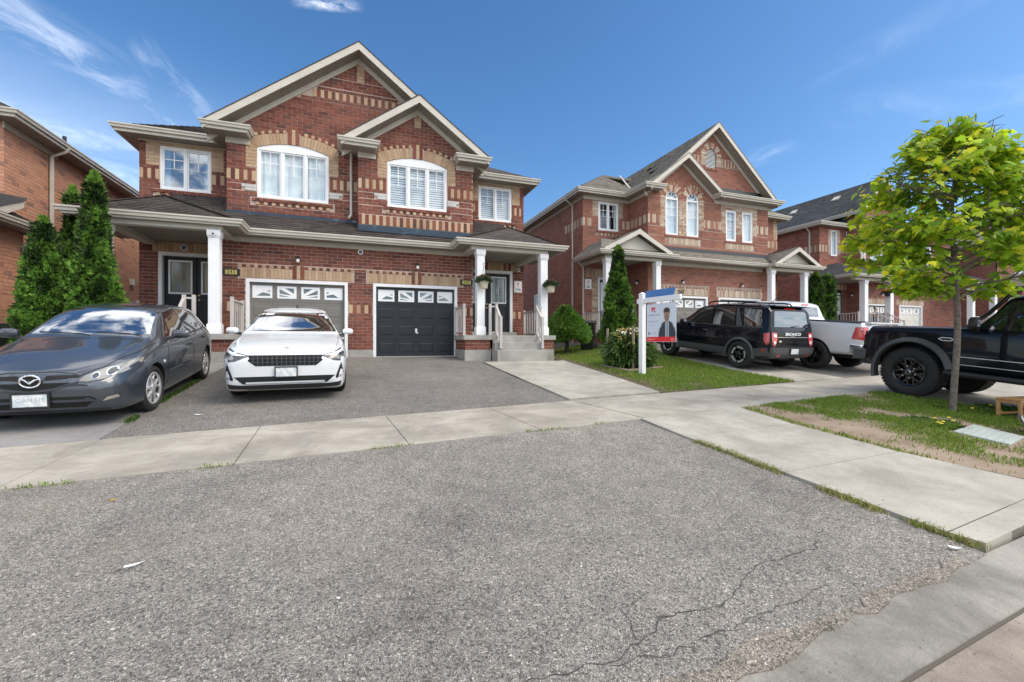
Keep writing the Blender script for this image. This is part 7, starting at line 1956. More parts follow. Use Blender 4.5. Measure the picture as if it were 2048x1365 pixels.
def pickup():
 loc, ang, pit = place(12.88 - math.cos(R(95)) * -1.785 * 1 , 8.62 + 1.785 * math.sin(R(95)), R(95), 3.57)
 c = Car('silver pickup truck with chrome rear bumper, behind the black SUV', 'pickup truck', loc, ang, M['paint_silver'], .97, pit)
 K = curves(zt=[(2.75, .95), (2.72, 1.12), (2.4, 1.22), (1.55, 1.28), (1.45, 1.31), (1.05, 1.62), (.75, 1.86), (.5, 1.90), (-.3, 1.92), (-.72, 1.89), (-.80, 1.86), (-.93, 1.42), (-.96, 1.375), (-2.9, 1.385), (-2.98, 1.37), (-3.0, 1.1)],
  zb=[(2.75, .5), (2.5, .38), (-2.7, .50), (-3.0, .62)],
  yw=[(2.75, .82), (2.5, .96), (1.8, 1.0), (-2.8, 1.0), (-2.96, .985), (-3.0, .96)],
  zw=[(2.75, .8), (1, .92), (-3.0, .92)],
  ys=[(2.75, .78), (2.4, .90), (1.5, .95), (-.8, .96), (-1.0, .985), (-2.9, .985), (-3.0, .94)],
  zs=[(2.75, .9), (2.4, 1.12), (1.5, 1.20), (-.8, 1.24), (-1.0, 1.30), (-2.9, 1.31), (-3.0, 1.05)],
  yr=[(2.75, .68), (2.4, .80), (1.5, .86), (1.0, .78), (.6, .73), (-.6, .73), (-.80, .745), (-.95, .93), (-2.9, .94), (-3.0, .93)],
  zr=[(2.75, .94), (2.4, 1.19), (1.5, 1.27), (1.05, 1.56), (.75, 1.79), (-.3, 1.84), (-.78, 1.80), (-.95, 1.365), (-2.9, 1.375), (-3.0, 1.09)])
 c.loft(std_section(K, .1), xs_range(-3.0, 2.75, 96, (-.78, -.82, -.86, -.9, -.94, -.96, -.98, -1.02, -2.99)), arches=[(1.785, .42, .46, .68), (-1.785, .42, .46, .68)])
 S2 = (1, -1)
 c.patch('rear_window', [(-.62, 1.45), (.62, 1.45), (.60, 1.76), (-.60, 1.76)], '-x', M['carglass_light'], .005, far=.4)
 c.patch('windscreen', [(-.72, 1.35), (.72, 1.35), (.64, 1.80), (-.64, 1.80)], 'x', M['windscreen'], .004, far=.5)
 c.patch('side_window', [(1.25, 1.30), (.72, 1.72), (.20, 1.78), (.18, 1.29)], 'y', M['carglass'], .004, sides=S2); c.patch('side_window', [(.10, 1.29), (.12, 1.78), (-.62, 1.77), (-.70, 1.30)], 'y', M['carglass'], .004, sides=S2)
 c.patch('cargo_lamp', [(-.16, 1.84), (.16, 1.84), (.16, 1.80), (-.16, 1.80)], '-x', M['red_lens'], .012, far=.3)
 for sg in S2:
  pass
 c.patch('tail_lamp', [(.79, 1.27), (.955, 1.27), (.965, .92), (.80, .93)], '-x', M['red_lens'], .012, sides=S2)
 c.patch('tail_lamp', [(-2.995, 1.27), (-2.80, 1.26), (-2.74, .95), (-2.99, .93)], 'y', M['red_lens'], .008, sides=S2)
 c.patch('lamp_insert', [(.84, 1.02), (.93, 1.02), (.93, .955), (.84, .955)], '-x', M['lampwhite'], .016, sides=S2, res=.04)
 c.line('tailgate_gap', [(-.77, 1.37), (-.775, .80), (.775, .80), (.77, 1.37)], '-x', M['seam'], .012, .003)
 c.patch('tailgate_panel', [(-.70, 1.24), (.70, 1.24), (.70, .90), (-.70, .90)], '-x', M['paint_silver'], .012)
 mb = MB(); mb.box(-3.05, -2.90, -.80, .80, 1.365, 1.405); c.part(mb, 'tailgate_cap', M['paint_silver'], bevel=.012)
 for sg in S2:
  mb = MB(); mb.box(-2.9, -1.0, *sorted((sg * .90, sg * .985)), 1.372, 1.395); c.part(mb, 'bed_rail', M['trimblack'], bevel=.006)
  mb = MB(); mb.plate(Frame((-3.0, 0, 0), (0, -1, 0), (0, 0, 1), (-1, 0, 0)), [(sg * .28, .80), (sg * 1.0, .80), (sg * .98, .58), (sg * .36, .56)][::sg], [], -.05, .15)
  mb.box(-3.0, -2.72, *sorted((sg * .985, sg * 1.02)), .58, .80); c.part(mb, 'bumper', M['chrome'], bevel=.03, fix=True)
 mb = MB(); mb.box(-3.12, -2.95, -.30, .30, .55, .76); c.part(mb, 'bumper_step', M['trimblack'], bevel=.01)
 mb = MB(); mb.box(-2.6, 2.2, -.6, .6, .38, .50); c.part(mb, 'chassis', M['arch_black'])
 c.patch('bed_floor', [(-2.85, -.85), (-1.05, -.85), (-1.05, .85), (-2.85, .85)], 'z', M['trimblack'], .002, res=.2)
 for pts in ([(-.93, .5), (-.93, 1.35)], [(.14, .5), (.14, 1.29)], [(1.3, .5), (1.3, 1.2)]): c.line('door_gap', pts, 'y', M['seam'], .012, sides=S2)
 handle_(c, .3, 1.10, M['chrome']); handle_(c, -.55, 1.10, M['chrome'])
 mirror_(c, 1.05, 1.13, 1.36, M['trimblack'], (.16, .13, .12))
 for x in (1.785, -1.785):
  for y in (.99, -.99): c.wheel(x, y, .405, .28, .255, rim_truck)
def offroad():
 loc, ang, pit = place(10.13, 4.93 - 1.475, R(90.5), 2.95)
 c = Car('black off-road SUV with knobbly tyres and wide flares, cut off by the right edge', 'suv', loc, ang, M['paint_black'], 1.0, pit + R(.3))
 K = curves(zt=[(2.30, 1.06), (2.295, 1.17), (2.24, 1.215), (1.9, 1.23), (1.2, 1.245), (.82, 1.265), (.76, 1.28), (.55, 1.52), (.37, 1.79), (.25, 1.825), (-.6, 1.845), (-2.1, 1.83), (-2.26, 1.79), (-2.32, 1.3), (-2.34, .8)],
  zb=[(2.30, .55), (2.1, .50), (-2.1, .50), (-2.34, .55)],
  yw=[(2.30, .82), (2.15, .86), (1.8, .875), (.8, .885), (-2.2, .885), (-2.34, .86)],
  zw=[(2.30, .80), (-2.34, .85)],
  ys=[(2.30, .80), (2.15, .84), (1.8, .86), (.8, .865), (-2.2, .865), (-2.34, .83)],
  zs=[(2.30, 1.03), (2.1, 1.13), (1, 1.165), (-2.34, 1.17)],
  yr=[(2.30, .74), (2.0, .81), (.9, .84), (.74, .82), (.37, .725), (-2.2, .705), (-2.34, .75)],
  zr=[(2.30, 1.05), (2.2, 1.19), (1.2, 1.23), (.76, 1.25), (.55, 1.47), (.37, 1.735), (-.1, 1.785), (-2.2, 1.76), (-2.34, 1.15)])
 c.loft(std_section(K, .04, 1.0), xs_range(-2.34, 2.30, 84, (.6, .62, .64)), arches=[(1.475, .46, .51, .56), (-1.475, .46, .51, .56)], tens=.30)
 S2 = (1, -1); P = 'y'
 c.patch('windscreen', [(-.74, 1.245), (.74, 1.245), (.67, 1.74), (-.67, 1.74)], 'x', M['carglass'], .004, far=.5)
 c.patch('side_window', [(.66, 1.25), (.36, 1.70), (-.45, 1.745), (-.47, 1.24)], P, M['carglass'], .004, sides=S2)
 c.patch('side_window', [(-.55, 1.19), (-.53, 1.745), (-1.30, 1.745), (-1.34, 1.19)], P, M['carglass'], .004, sides=S2); c.patch('side_window', [(-1.42, 1.19), (-1.40, 1.74), (-2.1, 1.73), (-2.14, 1.19)], P, M['carglass'], .004, sides=S2)
 for sg in S2:
  mb = MB(); mb.tube([(.82, sg * .80, 1.27), (.60, sg * .765, 1.50), (.40, sg * .732, 1.79)], [.032, .030, .028], 8); c.part(mb, 'windscreen_pillar', M['gloss_black'], smooth=True)
  flare_y = .90
 for x in (1.475, -1.475): flare(c, x, .44, .52, .90, -18 if x > 0 else 12, 168 if x > 0 else 198, M['trimgrey'], .085, .07)
 mb = MB(); mb.tube([(.98, .93, .50), (-.98, .93, .50)], .045, 8); mb2 = MB(); mb2.tube([(.98, -.93, .50), (-.98, -.93, .50)], .045, 8)
 c.part(mb, 'side_step', M['trimblack'], smooth=True); c.part(mb2, 'side_step', M['trimblack'], smooth=True)
 mb = MB(); mb.box(2.22, 2.46, -.86, .86, .55, .76); c.part(mb, 'front_bumper', M['trimgrey'], bevel=.03)
 mb = MB(); mb.box(2.05, 2.40, -.72, .72, .46, .555); c.part(mb, 'skid_plate', M['trimblack'], bevel=.02)
 mb = MB(); mb.box(2.27, 2.335, -.74, .74, .80, 1.10); c.part(mb, 'grille', M['trimblack'], bevel=.012)
 for sg in S2:
  mb = MB(); mb.tube([(2.33, sg * .58, .96), (2.36, sg * .58, .96)], .095, 24); c.part(mb, 'headlight', M['lampwhite'], angle=40)
  mb = MB(); mb.box(2.14, 2.20, *sorted((sg * .815, sg * .835)), .92, 1.05); c.part(mb, 'side_marker', M['amber'])
 c.line('side_moulding', [(.88, .78), (-.95, .78)], P, M['alloy'], .010, .010, sides=S2); c.line('side_moulding', [(.88, .655), (-.95, .655)], P, M['alloy'], .008, .008, sides=S2)
 for pts in ([(.84, .56), (.82, 1.12)], [(-.51, .56), (-.51, 1.16)], [(-1.0, .6), (-1.1, .75), (-1.36, .98), (-1.38, 1.17)]): c.line('door_gap', pts, P, M['seam'], .008, sides=S2)
 c.line('bonnet_gap', [(2.2, 1.14), (.78, 1.19)], P, M['seam'], .010, sides=S2)
 h, n = c.ray((1.02, 3, 1.05), (0, -1, 0))
 bd = [(.92, 1.05), (.97, 1.08), (1.09, 1.08), (1.14, 1.05), (1.09, 1.022), (.97, 1.022)]
 c.patch('fender_badge', bd, P, M['alloy'], .010, holes=[[(.94, 1.05), (.975, 1.068), (1.085, 1.068), (1.12, 1.05), (1.085, 1.034), (.975, 1.034)][::-1]], sides=S2, res=.03)
 handle_(c, -.36, 1.08, M['gloss_black']); handle_(c, -1.25, 1.03, M['gloss_black'])
 mirror_(c, .66, 1.0, 1.34, M['trimblack'], (.12, .085, .10))
 mb = MB(); mb.box(-2.45, -2.33, -.85, .85, .55, .74); c.part(mb, 'rear_bumper', M['trimgrey'], bevel=.03)
 mb = MB(); mb.lathe([(.05, -.11), (.40, -.11), (.42, -.02), (.40, .05), (.05, .05)], 30, (-2.46, 0, 1.08), 'x'); c.part(mb, 'spare_wheel', M['rubber'], angle=40, fix=True)
 for x in (1.475, -1.475):
  for y in (.935, -.935): c.wheel(x, y, .425, .30, .245, rim_black_eight, tread=44)
M['smear_plate'] = flat('plate_ink', (.34, .38, .43), .5)
M['paint_slate'] = paint_mat('paint_slate', (.046, .057, .074), .40, .30, 1.0, .25)
M['paint_white'] = paint_mat('paint_white', (.66, .69, .72), 0, .30)
M['paint_black'] = paint_mat('paint_black', (.0030, .0040, .008), .0, .22, .45)
M['paint_black'].node_tree.nodes['Principled BSDF'].inputs['Specular IOR Level'].default_value = .12
M['paint_silver'] = paint_mat('paint_silver', (.62, .64, .66), .10, .32)
M['carglass_light'] = car_glass('rear_glass', (.03, .035, .04), 1.0)
M['carglass_light'].node_tree.nodes['Principled BSDF'].inputs['IOR'].default_value = 1.75
hatchback(); white_sedan(); black_suv(); pickup(); offroad()
# ------------------------------------------------------------------ plants
def leaf_mat(name, c, trans=.48, rough=.55, var=.3):
 m = bpy.data.materials.new(name); m.use_nodes = True; nt = m.node_tree
 b = nt.nodes['Principled BSDF']; out = nt.nodes['Material Output']
 setp(b, rough=rough, spec=.35)
 col = rampn(nt, per_piece(nt), [(0, tuple(x * (1 - var) for x in c)), (.5, c), (1, tuple(min(1, x * (1 + var)) for x in c))])
 nt.links.new(col, b.inputs['Base Color'])
 t = nt.nodes.new('ShaderNodeBsdfTranslucent'); mx = nt.nodes.new('ShaderNodeMixShader'); mx.inputs[0].default_value = trans
 nt.links.new(col, t.inputs[0]); nt.links.new(b.outputs[0], mx.inputs[1]); nt.links.new(t.outputs[0], mx.inputs[2]); nt.links.new(mx.outputs[0], out.inputs[0])
 return m
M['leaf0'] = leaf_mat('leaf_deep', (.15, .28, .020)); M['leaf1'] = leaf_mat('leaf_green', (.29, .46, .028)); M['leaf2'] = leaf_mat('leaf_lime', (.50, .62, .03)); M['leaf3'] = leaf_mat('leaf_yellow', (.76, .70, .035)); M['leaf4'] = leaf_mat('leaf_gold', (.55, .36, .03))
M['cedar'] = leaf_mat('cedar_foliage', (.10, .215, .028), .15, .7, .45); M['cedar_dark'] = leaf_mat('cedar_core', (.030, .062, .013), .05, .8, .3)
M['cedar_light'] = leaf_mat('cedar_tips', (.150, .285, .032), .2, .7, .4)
M['pine'] = leaf_mat('dwarf_pine', (.115, .235, .036), .15, .7, .4)
M['grass'] = leaf_mat('grass_blades', (.165, .255, .032), .3, .7, .45); M['grass_dry'] = leaf_mat('grass_dry', (.34, .29, .12), .3, .8, .35)
M['weed'] = leaf_mat('weed_leaf', (.06, .12, .018), .3, .6, .4); M['peony'] = leaf_mat('peony_leaf', (.085, .155, .036), .25, .45, .45)
M['peony_dry'] = leaf_mat('peony_dry', (.42, .30, .09), .3, .7, .4); M['petal'] = flat('petal_yellow', (.72, .55, .04), .6); M['petal_white'] = flat('petal_white', (.75, .72, .60), .6)
M['mum'] = leaf_mat('chrysanthemum_leaf', (.060, .105, .045), .2, .6, .5); M['bud'] = leaf_mat('flower_bud', (.26, .14, .12), .1, .7, .5)
M['orange_fl'] = leaf_mat('orange_flower', (.75, .16, .02), .2, .6, .3)
M['bark'] = noisy('bark', [(.3, (.105, .085, .068)), (.7, (.23, .195, .165))], 22, .95, bs=.8, bscale=60, bdist=.02)
M['bark_dark'] = noisy('bark_dark', [(.3, (.05, .04, .032)), (.7, (.10, .08, .065))], 22, .95, bs=.6, bscale=60)
def raw_mesh(name, V, F, mats, mi=None):
 me = bpy.data.meshes.new(name)
 me.from_pydata(V.tolist() if hasattr(V, 'tolist') else V, [], F.tolist() if hasattr(F, 'tolist') else F)
 for m in (mats if isinstance(mats, (list, tuple)) else [mats]): me.materials.append(m)
 if mi is not None: me.polygons.foreach_set('material_index', mi)
 me.update(); return me
MAPLE = [(0, 0), (.10, .02), (.34, -.10), (.30, .06), (.52, .14), (.42, .22), (.50, .40), (.30, .36), (.22, .44), (.26, .62), (.14, .58), (.0, .95)]
MAPLE = MAPLE + [(-x, y) for x, y in MAPLE[-2:0:-1]]
def maple_tree():
 base = Vector((8.56, 3.95, G(8.56, 3.95)))
 t = thing('maple_tree', 'young maple with yellow-green leaves on the boulevard, its trunk before the black off-roader', 'tree', base)
 rnd = random.Random(11)
 mb = MB()
 H = 4.45
 lead = [base + Vector((.03 * math.sin(z * 1.7) + .015 * z * .3, .025 * math.cos(z * 2.1), z)) for z in (-.05, 0, .12, .5, 1.0, 1.5, 1.9, 2.4, 2.9, 3.4, 3.9, 4.3)]
 mb.tube(lead, [.066, .051, .045, .042, .040, .038, .035, .030, .024, .018, .011, .006], 12)
 mb.build('trunk', M['bark'], t, smooth=True)
 env = [(1.45, 1.15), (1.8, 1.55), (2.2, 1.75), (2.8, 1.80), (3.3, 1.65), (3.8, 1.35), (4.2, 1.0), (4.5, .55)]
 def at(z):
  for a, b in zip(lead, lead[1:]):
   if a.z <= base.z + z <= b.z: return a.lerp(b, (base.z + z - a.z) / (b.z - a.z))
  return lead[-1]
 spots = []; lm = MB(); gap = lambda p: math.sin(p.x * 5.1 + p.z * 3.7) + math.sin(p.y * 4.3 - p.z * 5.9 + 1.3) + math.sin(p.x * 2.3 - p.y * 3.1 + p.z * 2.2)
 nl = 52
 for i in range(nl):
  z0 = 1.72 + (i / nl) ** .9 * 2.45
  az = i * 2.39996 + rnd.uniform(-.3, .3)
  rr = pchip(env, min(4.5, z0 + .45)) * rnd.uniform(.58, 1.0) * .77
  p0 = at(z0); rise = rnd.uniform(.25, .65) * (.5 + .5 * (z0 > 2)) + .12
  d = Vector((math.cos(az), math.sin(az), 0))
  pts = [p0]
  for k in range(1, 7):
   f = k / 6; pts.append(p0 + d * rr * f + Vector((rnd.uniform(-.06, .06), rnd.uniform(-.06, .06), rise * rr * (f ** .8) * .75 - .12 * f * f * rr)))
  r0 = .020 if z0 < 2.5 else .014
  lm.tube(pts, [r0 * (1 - .14 * k) for k in range(7)], 6)
  for k in range(2, 7):
   for q in range(3):
    b = pts[k - 1].lerp(pts[k], rnd.random()); a2 = az + rnd.choice((-1, 1)) * rnd.uniform(.4, 1.3)
    L = rnd.uniform(.18, .48) * (1.1 - .08 * k)
    e = b + Vector((math.cos(a2) * L, math.sin(a2) * L, rnd.uniform(-.05, .20)))
    lm.tube([b, b.lerp(e, .5) + Vector((0, 0, .02)), e], [.008, .006, .003], 4)
    for s_ in range(5): spots.append((b.lerp(e, .25 + .75 * rnd.random()), math.atan2(math.sin(a2), math.cos(a2))))
  spots += [(pts[-1], az)] * 3
 for k in range(90): spots.append((at(rnd.uniform(3.6, 4.3)) + Vector((rnd.uniform(-.30, .30), rnd.uniform(-.3, .3), rnd.uniform(0, .35))), rnd.uniform(0, 6.28)))
 lm.build('limbs', M['bark'], t, smooth=True, kind='stuff')
 L = []
 for (p, az) in spots:
  if gap(p) < -.30 and rnd.random() < .88: continue
  for _ in range(1 + (rnd.random() < .95)):
   a = az + rnd.gauss(0, .9); size = rnd.uniform(.085, .155)
   out = Vector((math.cos(a), math.sin(a), rnd.uniform(-1.7, -.15))).normalized()
   nz = Vector((rnd.gauss(0, .5) + .6 * math.cos(a), rnd.gauss(0, .5) + .6 * math.sin(a), 1)); nz = (nz - out * nz.dot(out)).normalized(); sd = out.cross(nz)
   p2 = p + Vector((rnd.gauss(0, .06), rnd.gauss(0, .06), rnd.gauss(0, .07)))
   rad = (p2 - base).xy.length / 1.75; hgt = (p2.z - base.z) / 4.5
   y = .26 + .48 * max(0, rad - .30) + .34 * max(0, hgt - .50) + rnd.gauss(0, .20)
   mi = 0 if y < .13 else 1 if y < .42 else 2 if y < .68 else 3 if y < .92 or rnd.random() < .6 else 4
   L.append((p2, sd, out, nz, size, mi))
 shp = []
 for q in range(3):
  k = .10 + .10 * q
  shp.append([(x, y, -k * abs(x) * .8 - k * .5 * y * y) for x, y in MAPLE])
 F0 = [tuple([0, i, i + 1]) for i in range(1, len(MAPLE) - 1)]
 L.sort(key=lambda l: (seen_px(l[0]) is None, l[0].dot(FWD) / l[4]))
 singles = L[:300]; rest = L[300:]
 cache = {}
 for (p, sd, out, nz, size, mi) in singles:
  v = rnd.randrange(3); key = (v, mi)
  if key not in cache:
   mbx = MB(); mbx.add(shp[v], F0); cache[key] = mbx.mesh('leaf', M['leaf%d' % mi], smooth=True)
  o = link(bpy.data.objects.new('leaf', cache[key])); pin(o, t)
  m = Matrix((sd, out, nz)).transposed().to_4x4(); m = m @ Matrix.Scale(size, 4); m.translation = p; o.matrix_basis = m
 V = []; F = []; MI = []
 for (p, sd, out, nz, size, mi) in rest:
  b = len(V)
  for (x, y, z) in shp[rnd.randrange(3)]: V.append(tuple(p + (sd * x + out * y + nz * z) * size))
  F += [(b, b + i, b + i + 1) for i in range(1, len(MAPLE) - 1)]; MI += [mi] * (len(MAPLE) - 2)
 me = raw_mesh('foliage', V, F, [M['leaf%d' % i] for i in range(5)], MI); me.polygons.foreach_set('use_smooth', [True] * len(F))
 o = link(bpy.data.objects.new('foliage', me)); pin(o, t); o['kind'] = 'stuff'
maple_tree()
def sprays(name, P, D, size, mats, parent, width=.45, n=3, droop=0.0, seed=0, mi=None, rough=.35):
 """many little flat fans: P positions (n,3), D outward directions"""
 g = np.random.default_rng(seed); N = len(P)
 D = D / np.linalg.norm(D, axis=1, keepdims=True)
 r_ = g.normal(size=(N, 3)); S = np.cross(D, r_); S /= np.linalg.norm(S, axis=1, keepdims=True)
 sz = (size * g.uniform(.6, 1.35, N))[:, None]
 V = []; F = []; base = 0; K = 3 * n
 Vs = np.zeros((N, K, 3))
 for k in range(n):
  a = (k - (n - 1) / 2) * .62
  d = D * math.cos(a) + S * math.sin(a) + g.normal(size=(N, 3)) * .10
  w = np.cross(d, np.cross(S, D)); w /= np.linalg.norm(w, axis=1, keepdims=True)
  tip = P + d * sz * (1 - .18 * abs(k - (n - 1) / 2)); tip[:, 2] -= droop * sz[:, 0]
  Vs[:, 3 * k] = P + w * sz * width * .5; Vs[:, 3 * k + 1] = P - w * sz * width * .5 + d * sz * .25; Vs[:, 3 * k + 2] = tip
 F = np.arange(N * K).reshape(-1, 3)
 me = raw_mesh(name, Vs.reshape(-1, 3), F, mats, None if mi is None else np.repeat(mi, n).tolist())
 o = link(bpy.data.objects.new(name, me)); pin(o, parent); o['kind'] = 'stuff'; return o
def cedar(x, y, h, prof, label, n=5200, seed=1, size=.13, group=None, name='cedar_tree', z=None, lean=(0, 0)):
 """prof: [(height fraction, radius)]"""
 z = G(x, y) if z is None else z
 t = thing(name, label, 'tree', (x, y, z), group=group); g = np.random.default_rng(seed)
 mb = MB(); mb.tube([(x, y, z - .1), (x + lean[0] * .5, y + lean[1] * .5, z + h * .5), (x + lean[0] * .9, y + lean[1] * .9, z + h * .92)], [.07, .05, .012], 8); mb.build('trunk', M['bark_dark'], t, smooth=True)
 u = g.random(n); u = 1 - (1 - u) ** .80; a = g.random(n) * 2 * math.pi
 rr = np.array([pchip(prof, q) for q in u])
 lump = 1 + .13 * np.sin(a * 3 + u * 11 + seed) + .12 * np.sin(a * 5 - u * 23 + 2 * seed) + .11 * np.sin(a * 2 + u * 37)
 q = .92 * rr * lump * g.uniform(.70, 1.04, n)
 P = np.stack([x + np.cos(a) * q + lean[0] * u, y + np.sin(a) * q + lean[1] * u, z + .08 + u * (h - .12)], 1)
 D = np.stack([np.cos(a) * .75, np.sin(a) * .75, .55 + u * 1.2], 1) + g.normal(size=(n, 3)) * .33
 tip = (g.random(n) < .16 + .25 * (u > .75)).astype(int)
 sprays('foliage', P, D, size, [M['cedar'], M['cedar_light']], t, .42, 4, .08, seed, tip)
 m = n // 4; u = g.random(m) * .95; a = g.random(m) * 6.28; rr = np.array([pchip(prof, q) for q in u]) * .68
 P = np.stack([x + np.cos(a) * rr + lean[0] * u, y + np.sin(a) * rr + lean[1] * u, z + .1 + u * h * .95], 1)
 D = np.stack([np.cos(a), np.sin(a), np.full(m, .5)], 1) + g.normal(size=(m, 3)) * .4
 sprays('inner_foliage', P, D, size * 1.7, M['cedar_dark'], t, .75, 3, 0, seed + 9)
cedar(-5.52, 12.2, 4.42, [(0, .46), (.12, .56), (.30, .50), (.45, .37), (.60, .28), (.75, .22), (.85, .15), (.92, .14), (1, .02)], 'tallest cedar, pointed, directly beside the left porch column', 9500, 3, .085, 'cedars left of the porch')
cedar(-6.42, 13.3, 4.25, [(0, .36), (.2, .36), (.5, .28), (.70, .20), (.80, .10), (.90, .15), (1, .02)], 'knobbly-topped cedar standing behind and between the two front cedars', 5200, 5, .085, 'cedars left of the porch')
cedar(-6.28, 12.0, 3.30, [(0, .42), (.15, .52), (.4, .44), (.65, .31), (.85, .17), (1, .02)], 'shorter broad cedar in front of the downpipe of the orange house', 8600, 8, .085, 'cedars left of the porch')
cedar(9.62, 14.6, 4.02, [(0, .50), (.08, .66), (.25, .62), (.5, .48), (.68, .33), (.78, .20), (.86, .11), (.93, .15), (1, .03)], 'slim pointed cedar before the porch of the rose brick house', 8200, 12, .10)
cedar(23.0, 16.3, 3.75, [(0, .30), (.3, .36), (.7, .30), (.9, .18), (1, .04)], 'left-hand one of the twin columnar cedars beside the far porch', 2600, 15, .16, 'twin cedars beside the far porch')
cedar(23.75, 16.25, 3.65, [(0, .30), (.3, .36), (.7, .31), (.9, .2), (1, .04)], 'right-hand one of the twin columnar cedars beside the far porch', 2600, 16, .16, 'twin cedars beside the far porch')
def dome_pine():
 x, y = 7.22, 14.3; z = G(x, y); t = thing('dwarf_pine', 'dome-shaped dwarf pine on a short bare trunk beside the steps', 'shrub', (x, y, z))
 mb = MB(); mb.tube([(x, y, z - .1), (x + .03, y, z + .3), (x - .02, y, z + .75)], [.10, .075, .05], 8)
 for k in range(7):
  a = k * .9; mb.tube([(x, y, z + .5 + .04 * k), (x + .25 * math.cos(a), y + .25 * math.sin(a), z + .68 + .05 * k), (x + .52 * math.cos(a), y + .52 * math.sin(a), z + .72 + .05 * k)], [.03, .02, .008], 5)
 mb.build('trunk', M['bark_dark'], t, smooth=True)
 g = np.random.default_rng(4); n = 9000
 u = g.random(n) ** 1.2; a = g.random(n) * 6.283
 prof = [(0, .74), (.12, .84), (.35, .78), (.6, .60), (.82, .36), (.95, .16), (1, .06)]
 rr = np.array([pchip(prof, q) for q in u]); lump = 1 + .07 * np.sin(a * 4 + u * 9) + .06 * np.sin(a * 7 - u * 17)
 q = rr * lump * np.sqrt(g.uniform(.45, 1.05, n))
 P = np.stack([x + np.cos(a) * q, y + np.sin(a) * q, z + .50 + u * 1.22 + .07 * np.sin(a * 3)], 1)
 D = np.stack([np.cos(a), np.sin(a), .25 + u * 1.0], 1) + g.normal(size=(n, 3)) * .35
 sprays('foliage', P, D, .10, [M['pine'], M['cedar_light']], t, .22, 5, .25, 4, (g.random(n) < .3).astype(int))
 P2 = np.stack([x + np.cos(a[:2500]) * q[:2500] * .7, y + np.sin(a[:2500]) * q[:2500] * .7, z + .58 + u[:2500] * 1.05], 1)
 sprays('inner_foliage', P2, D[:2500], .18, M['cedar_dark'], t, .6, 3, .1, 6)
dome_pine()
def blades(name, pts, h, mats, lean=.5, w=.010, seed=0, parent=None, kind='stuff', mi=None, label=None, cat=None):
 g = np.random.default_rng(seed); N = len(pts); P = np.array(pts)
 hh = h * g.uniform(.45, 1.3, N); a = g.random(N) * 6.283; l = lean * g.uniform(.1, 1.2, N) * hh; b = g.random(N) * 6.283
 ww = w * g.uniform(.7, 1.4, N)
 s = np.stack([np.cos(b), np.sin(b), np.zeros(N)], 1) * ww[:, None] / 2
 mid = P + np.stack([np.cos(a) * l * .35, np.sin(a) * l * .35, hh * .6], 1); tip = P + np.stack([np.cos(a) * l, np.sin(a) * l, hh * .95], 1)
 V = np.stack([P - s, P + s, mid + s * .8, mid - s * .8, tip], 1).reshape(-1, 3)
 i = np.arange(N)[:, None] * 5
 F = np.concatenate([i + np.array([[0, 1, 2]]), i + np.array([[0, 2, 3]]), i + np.array([[3, 2, 4]])], 1).reshape(-1, 3)
 me = raw_mesh(name, V, F, mats, None if mi is None else np.repeat(mi, 3).tolist())
 o = link(bpy.data.objects.new(name, me))
 if parent: pin(o, parent)
 if kind: o['kind'] = kind
 if label: tag(o, label, cat)
 return o
def vnoise(x, y, s, seed=0):
 x = x * s; y = y * s; xi = np.floor(x); yi = np.floor(y); fx = x - xi; fy = y - yi
 fx = fx * fx * (3 - 2 * fx); fy = fy * fy * (3 - 2 * fy)
 def hsh(a, b): q = np.sin(a * 127.1 + b * 311.7 + seed * 74.7) * 43758.5453; return q - np.floor(q)
 return (hsh(xi, yi) * (1 - fx) + hsh(xi + 1, yi) * fx) * (1 - fy) + (hsh(xi, yi + 1) * (1 - fx) + hsh(xi + 1, yi + 1) * fx) * fy
def scatter(poly, n, dens, off, seed):
 g = np.random.default_rng(seed); xs = [p[0] for p in poly]; ys = [p[1] for p in poly]
 X = g.uniform(min(xs), max(xs), n); Y = g.uniform(min(ys), max(ys), n)
 k = g.random(n) < dens(X, Y); X, Y = X[k], Y[k]
 return [(x, y, G(x, y) + off) for x, y in zip(X.tolist(), Y.tolist()) if inpoly((x, y), poly)]
def lawn_d(X, Y):
 edge = np.clip((X - (5.55 + (Y - 7) * .12)) / .55, .05, 1)
 return np.clip(1.15 * vnoise(X, Y, 1.6, 1) + .5 * vnoise(X, Y, 6, 2) - .12, 0.05, 1) * edge * np.where(Y > 13.5, .5, 1)
pts = scatter(LAWN, 150000, lawn_d, .010, 21)
mi = (np.random.default_rng(1).random(len(pts)) < np.array([.06 + .5 * max(0, .7 - (p[0] - 5.5 - (p[1] - 7) * .12)) for p in pts])).astype(int)
tag(blades('lawn_grass', pts, .062, [M['grass'], M['grass_dry']], .8, .010, 2, mi=mi), 'green grass of the lawn between the path and the black SUV', 'grass')
def verge_d(X, Y):
 d = (X - (5.42 + .06 * np.abs(Y - 4)))
 bare = np.clip((d - (.16 + .62 * vnoise(X, Y, 1.1, 5) + (5.0 - Y) * .10)) / .40, 0.05, 1)
 return np.clip((1.5 * vnoise(X, Y, 2.3, 7) * (.45 + vnoise(X, Y, 7, 17)) - .10) * bare + np.where(d < .10, .30, 0), 0, 1)
LID = [(6.98, 3.30), (7.86, 3.46), (7.72, 2.82), (6.98, 2.70)]
pts = [p for p in scatter(VERGE, 120000, verge_d, .012, 22) if not inpoly(p, LID)]
mi = (np.random.default_rng(3).random(len(pts)) < .28).astype(int)
tag(blades('verge_grass', pts, .045, [M['grass'], M['grass_dry']], 1.0, .008, 3, mi=mi), 'patchy grass round the maple on the bare-edged boulevard', 'grass')
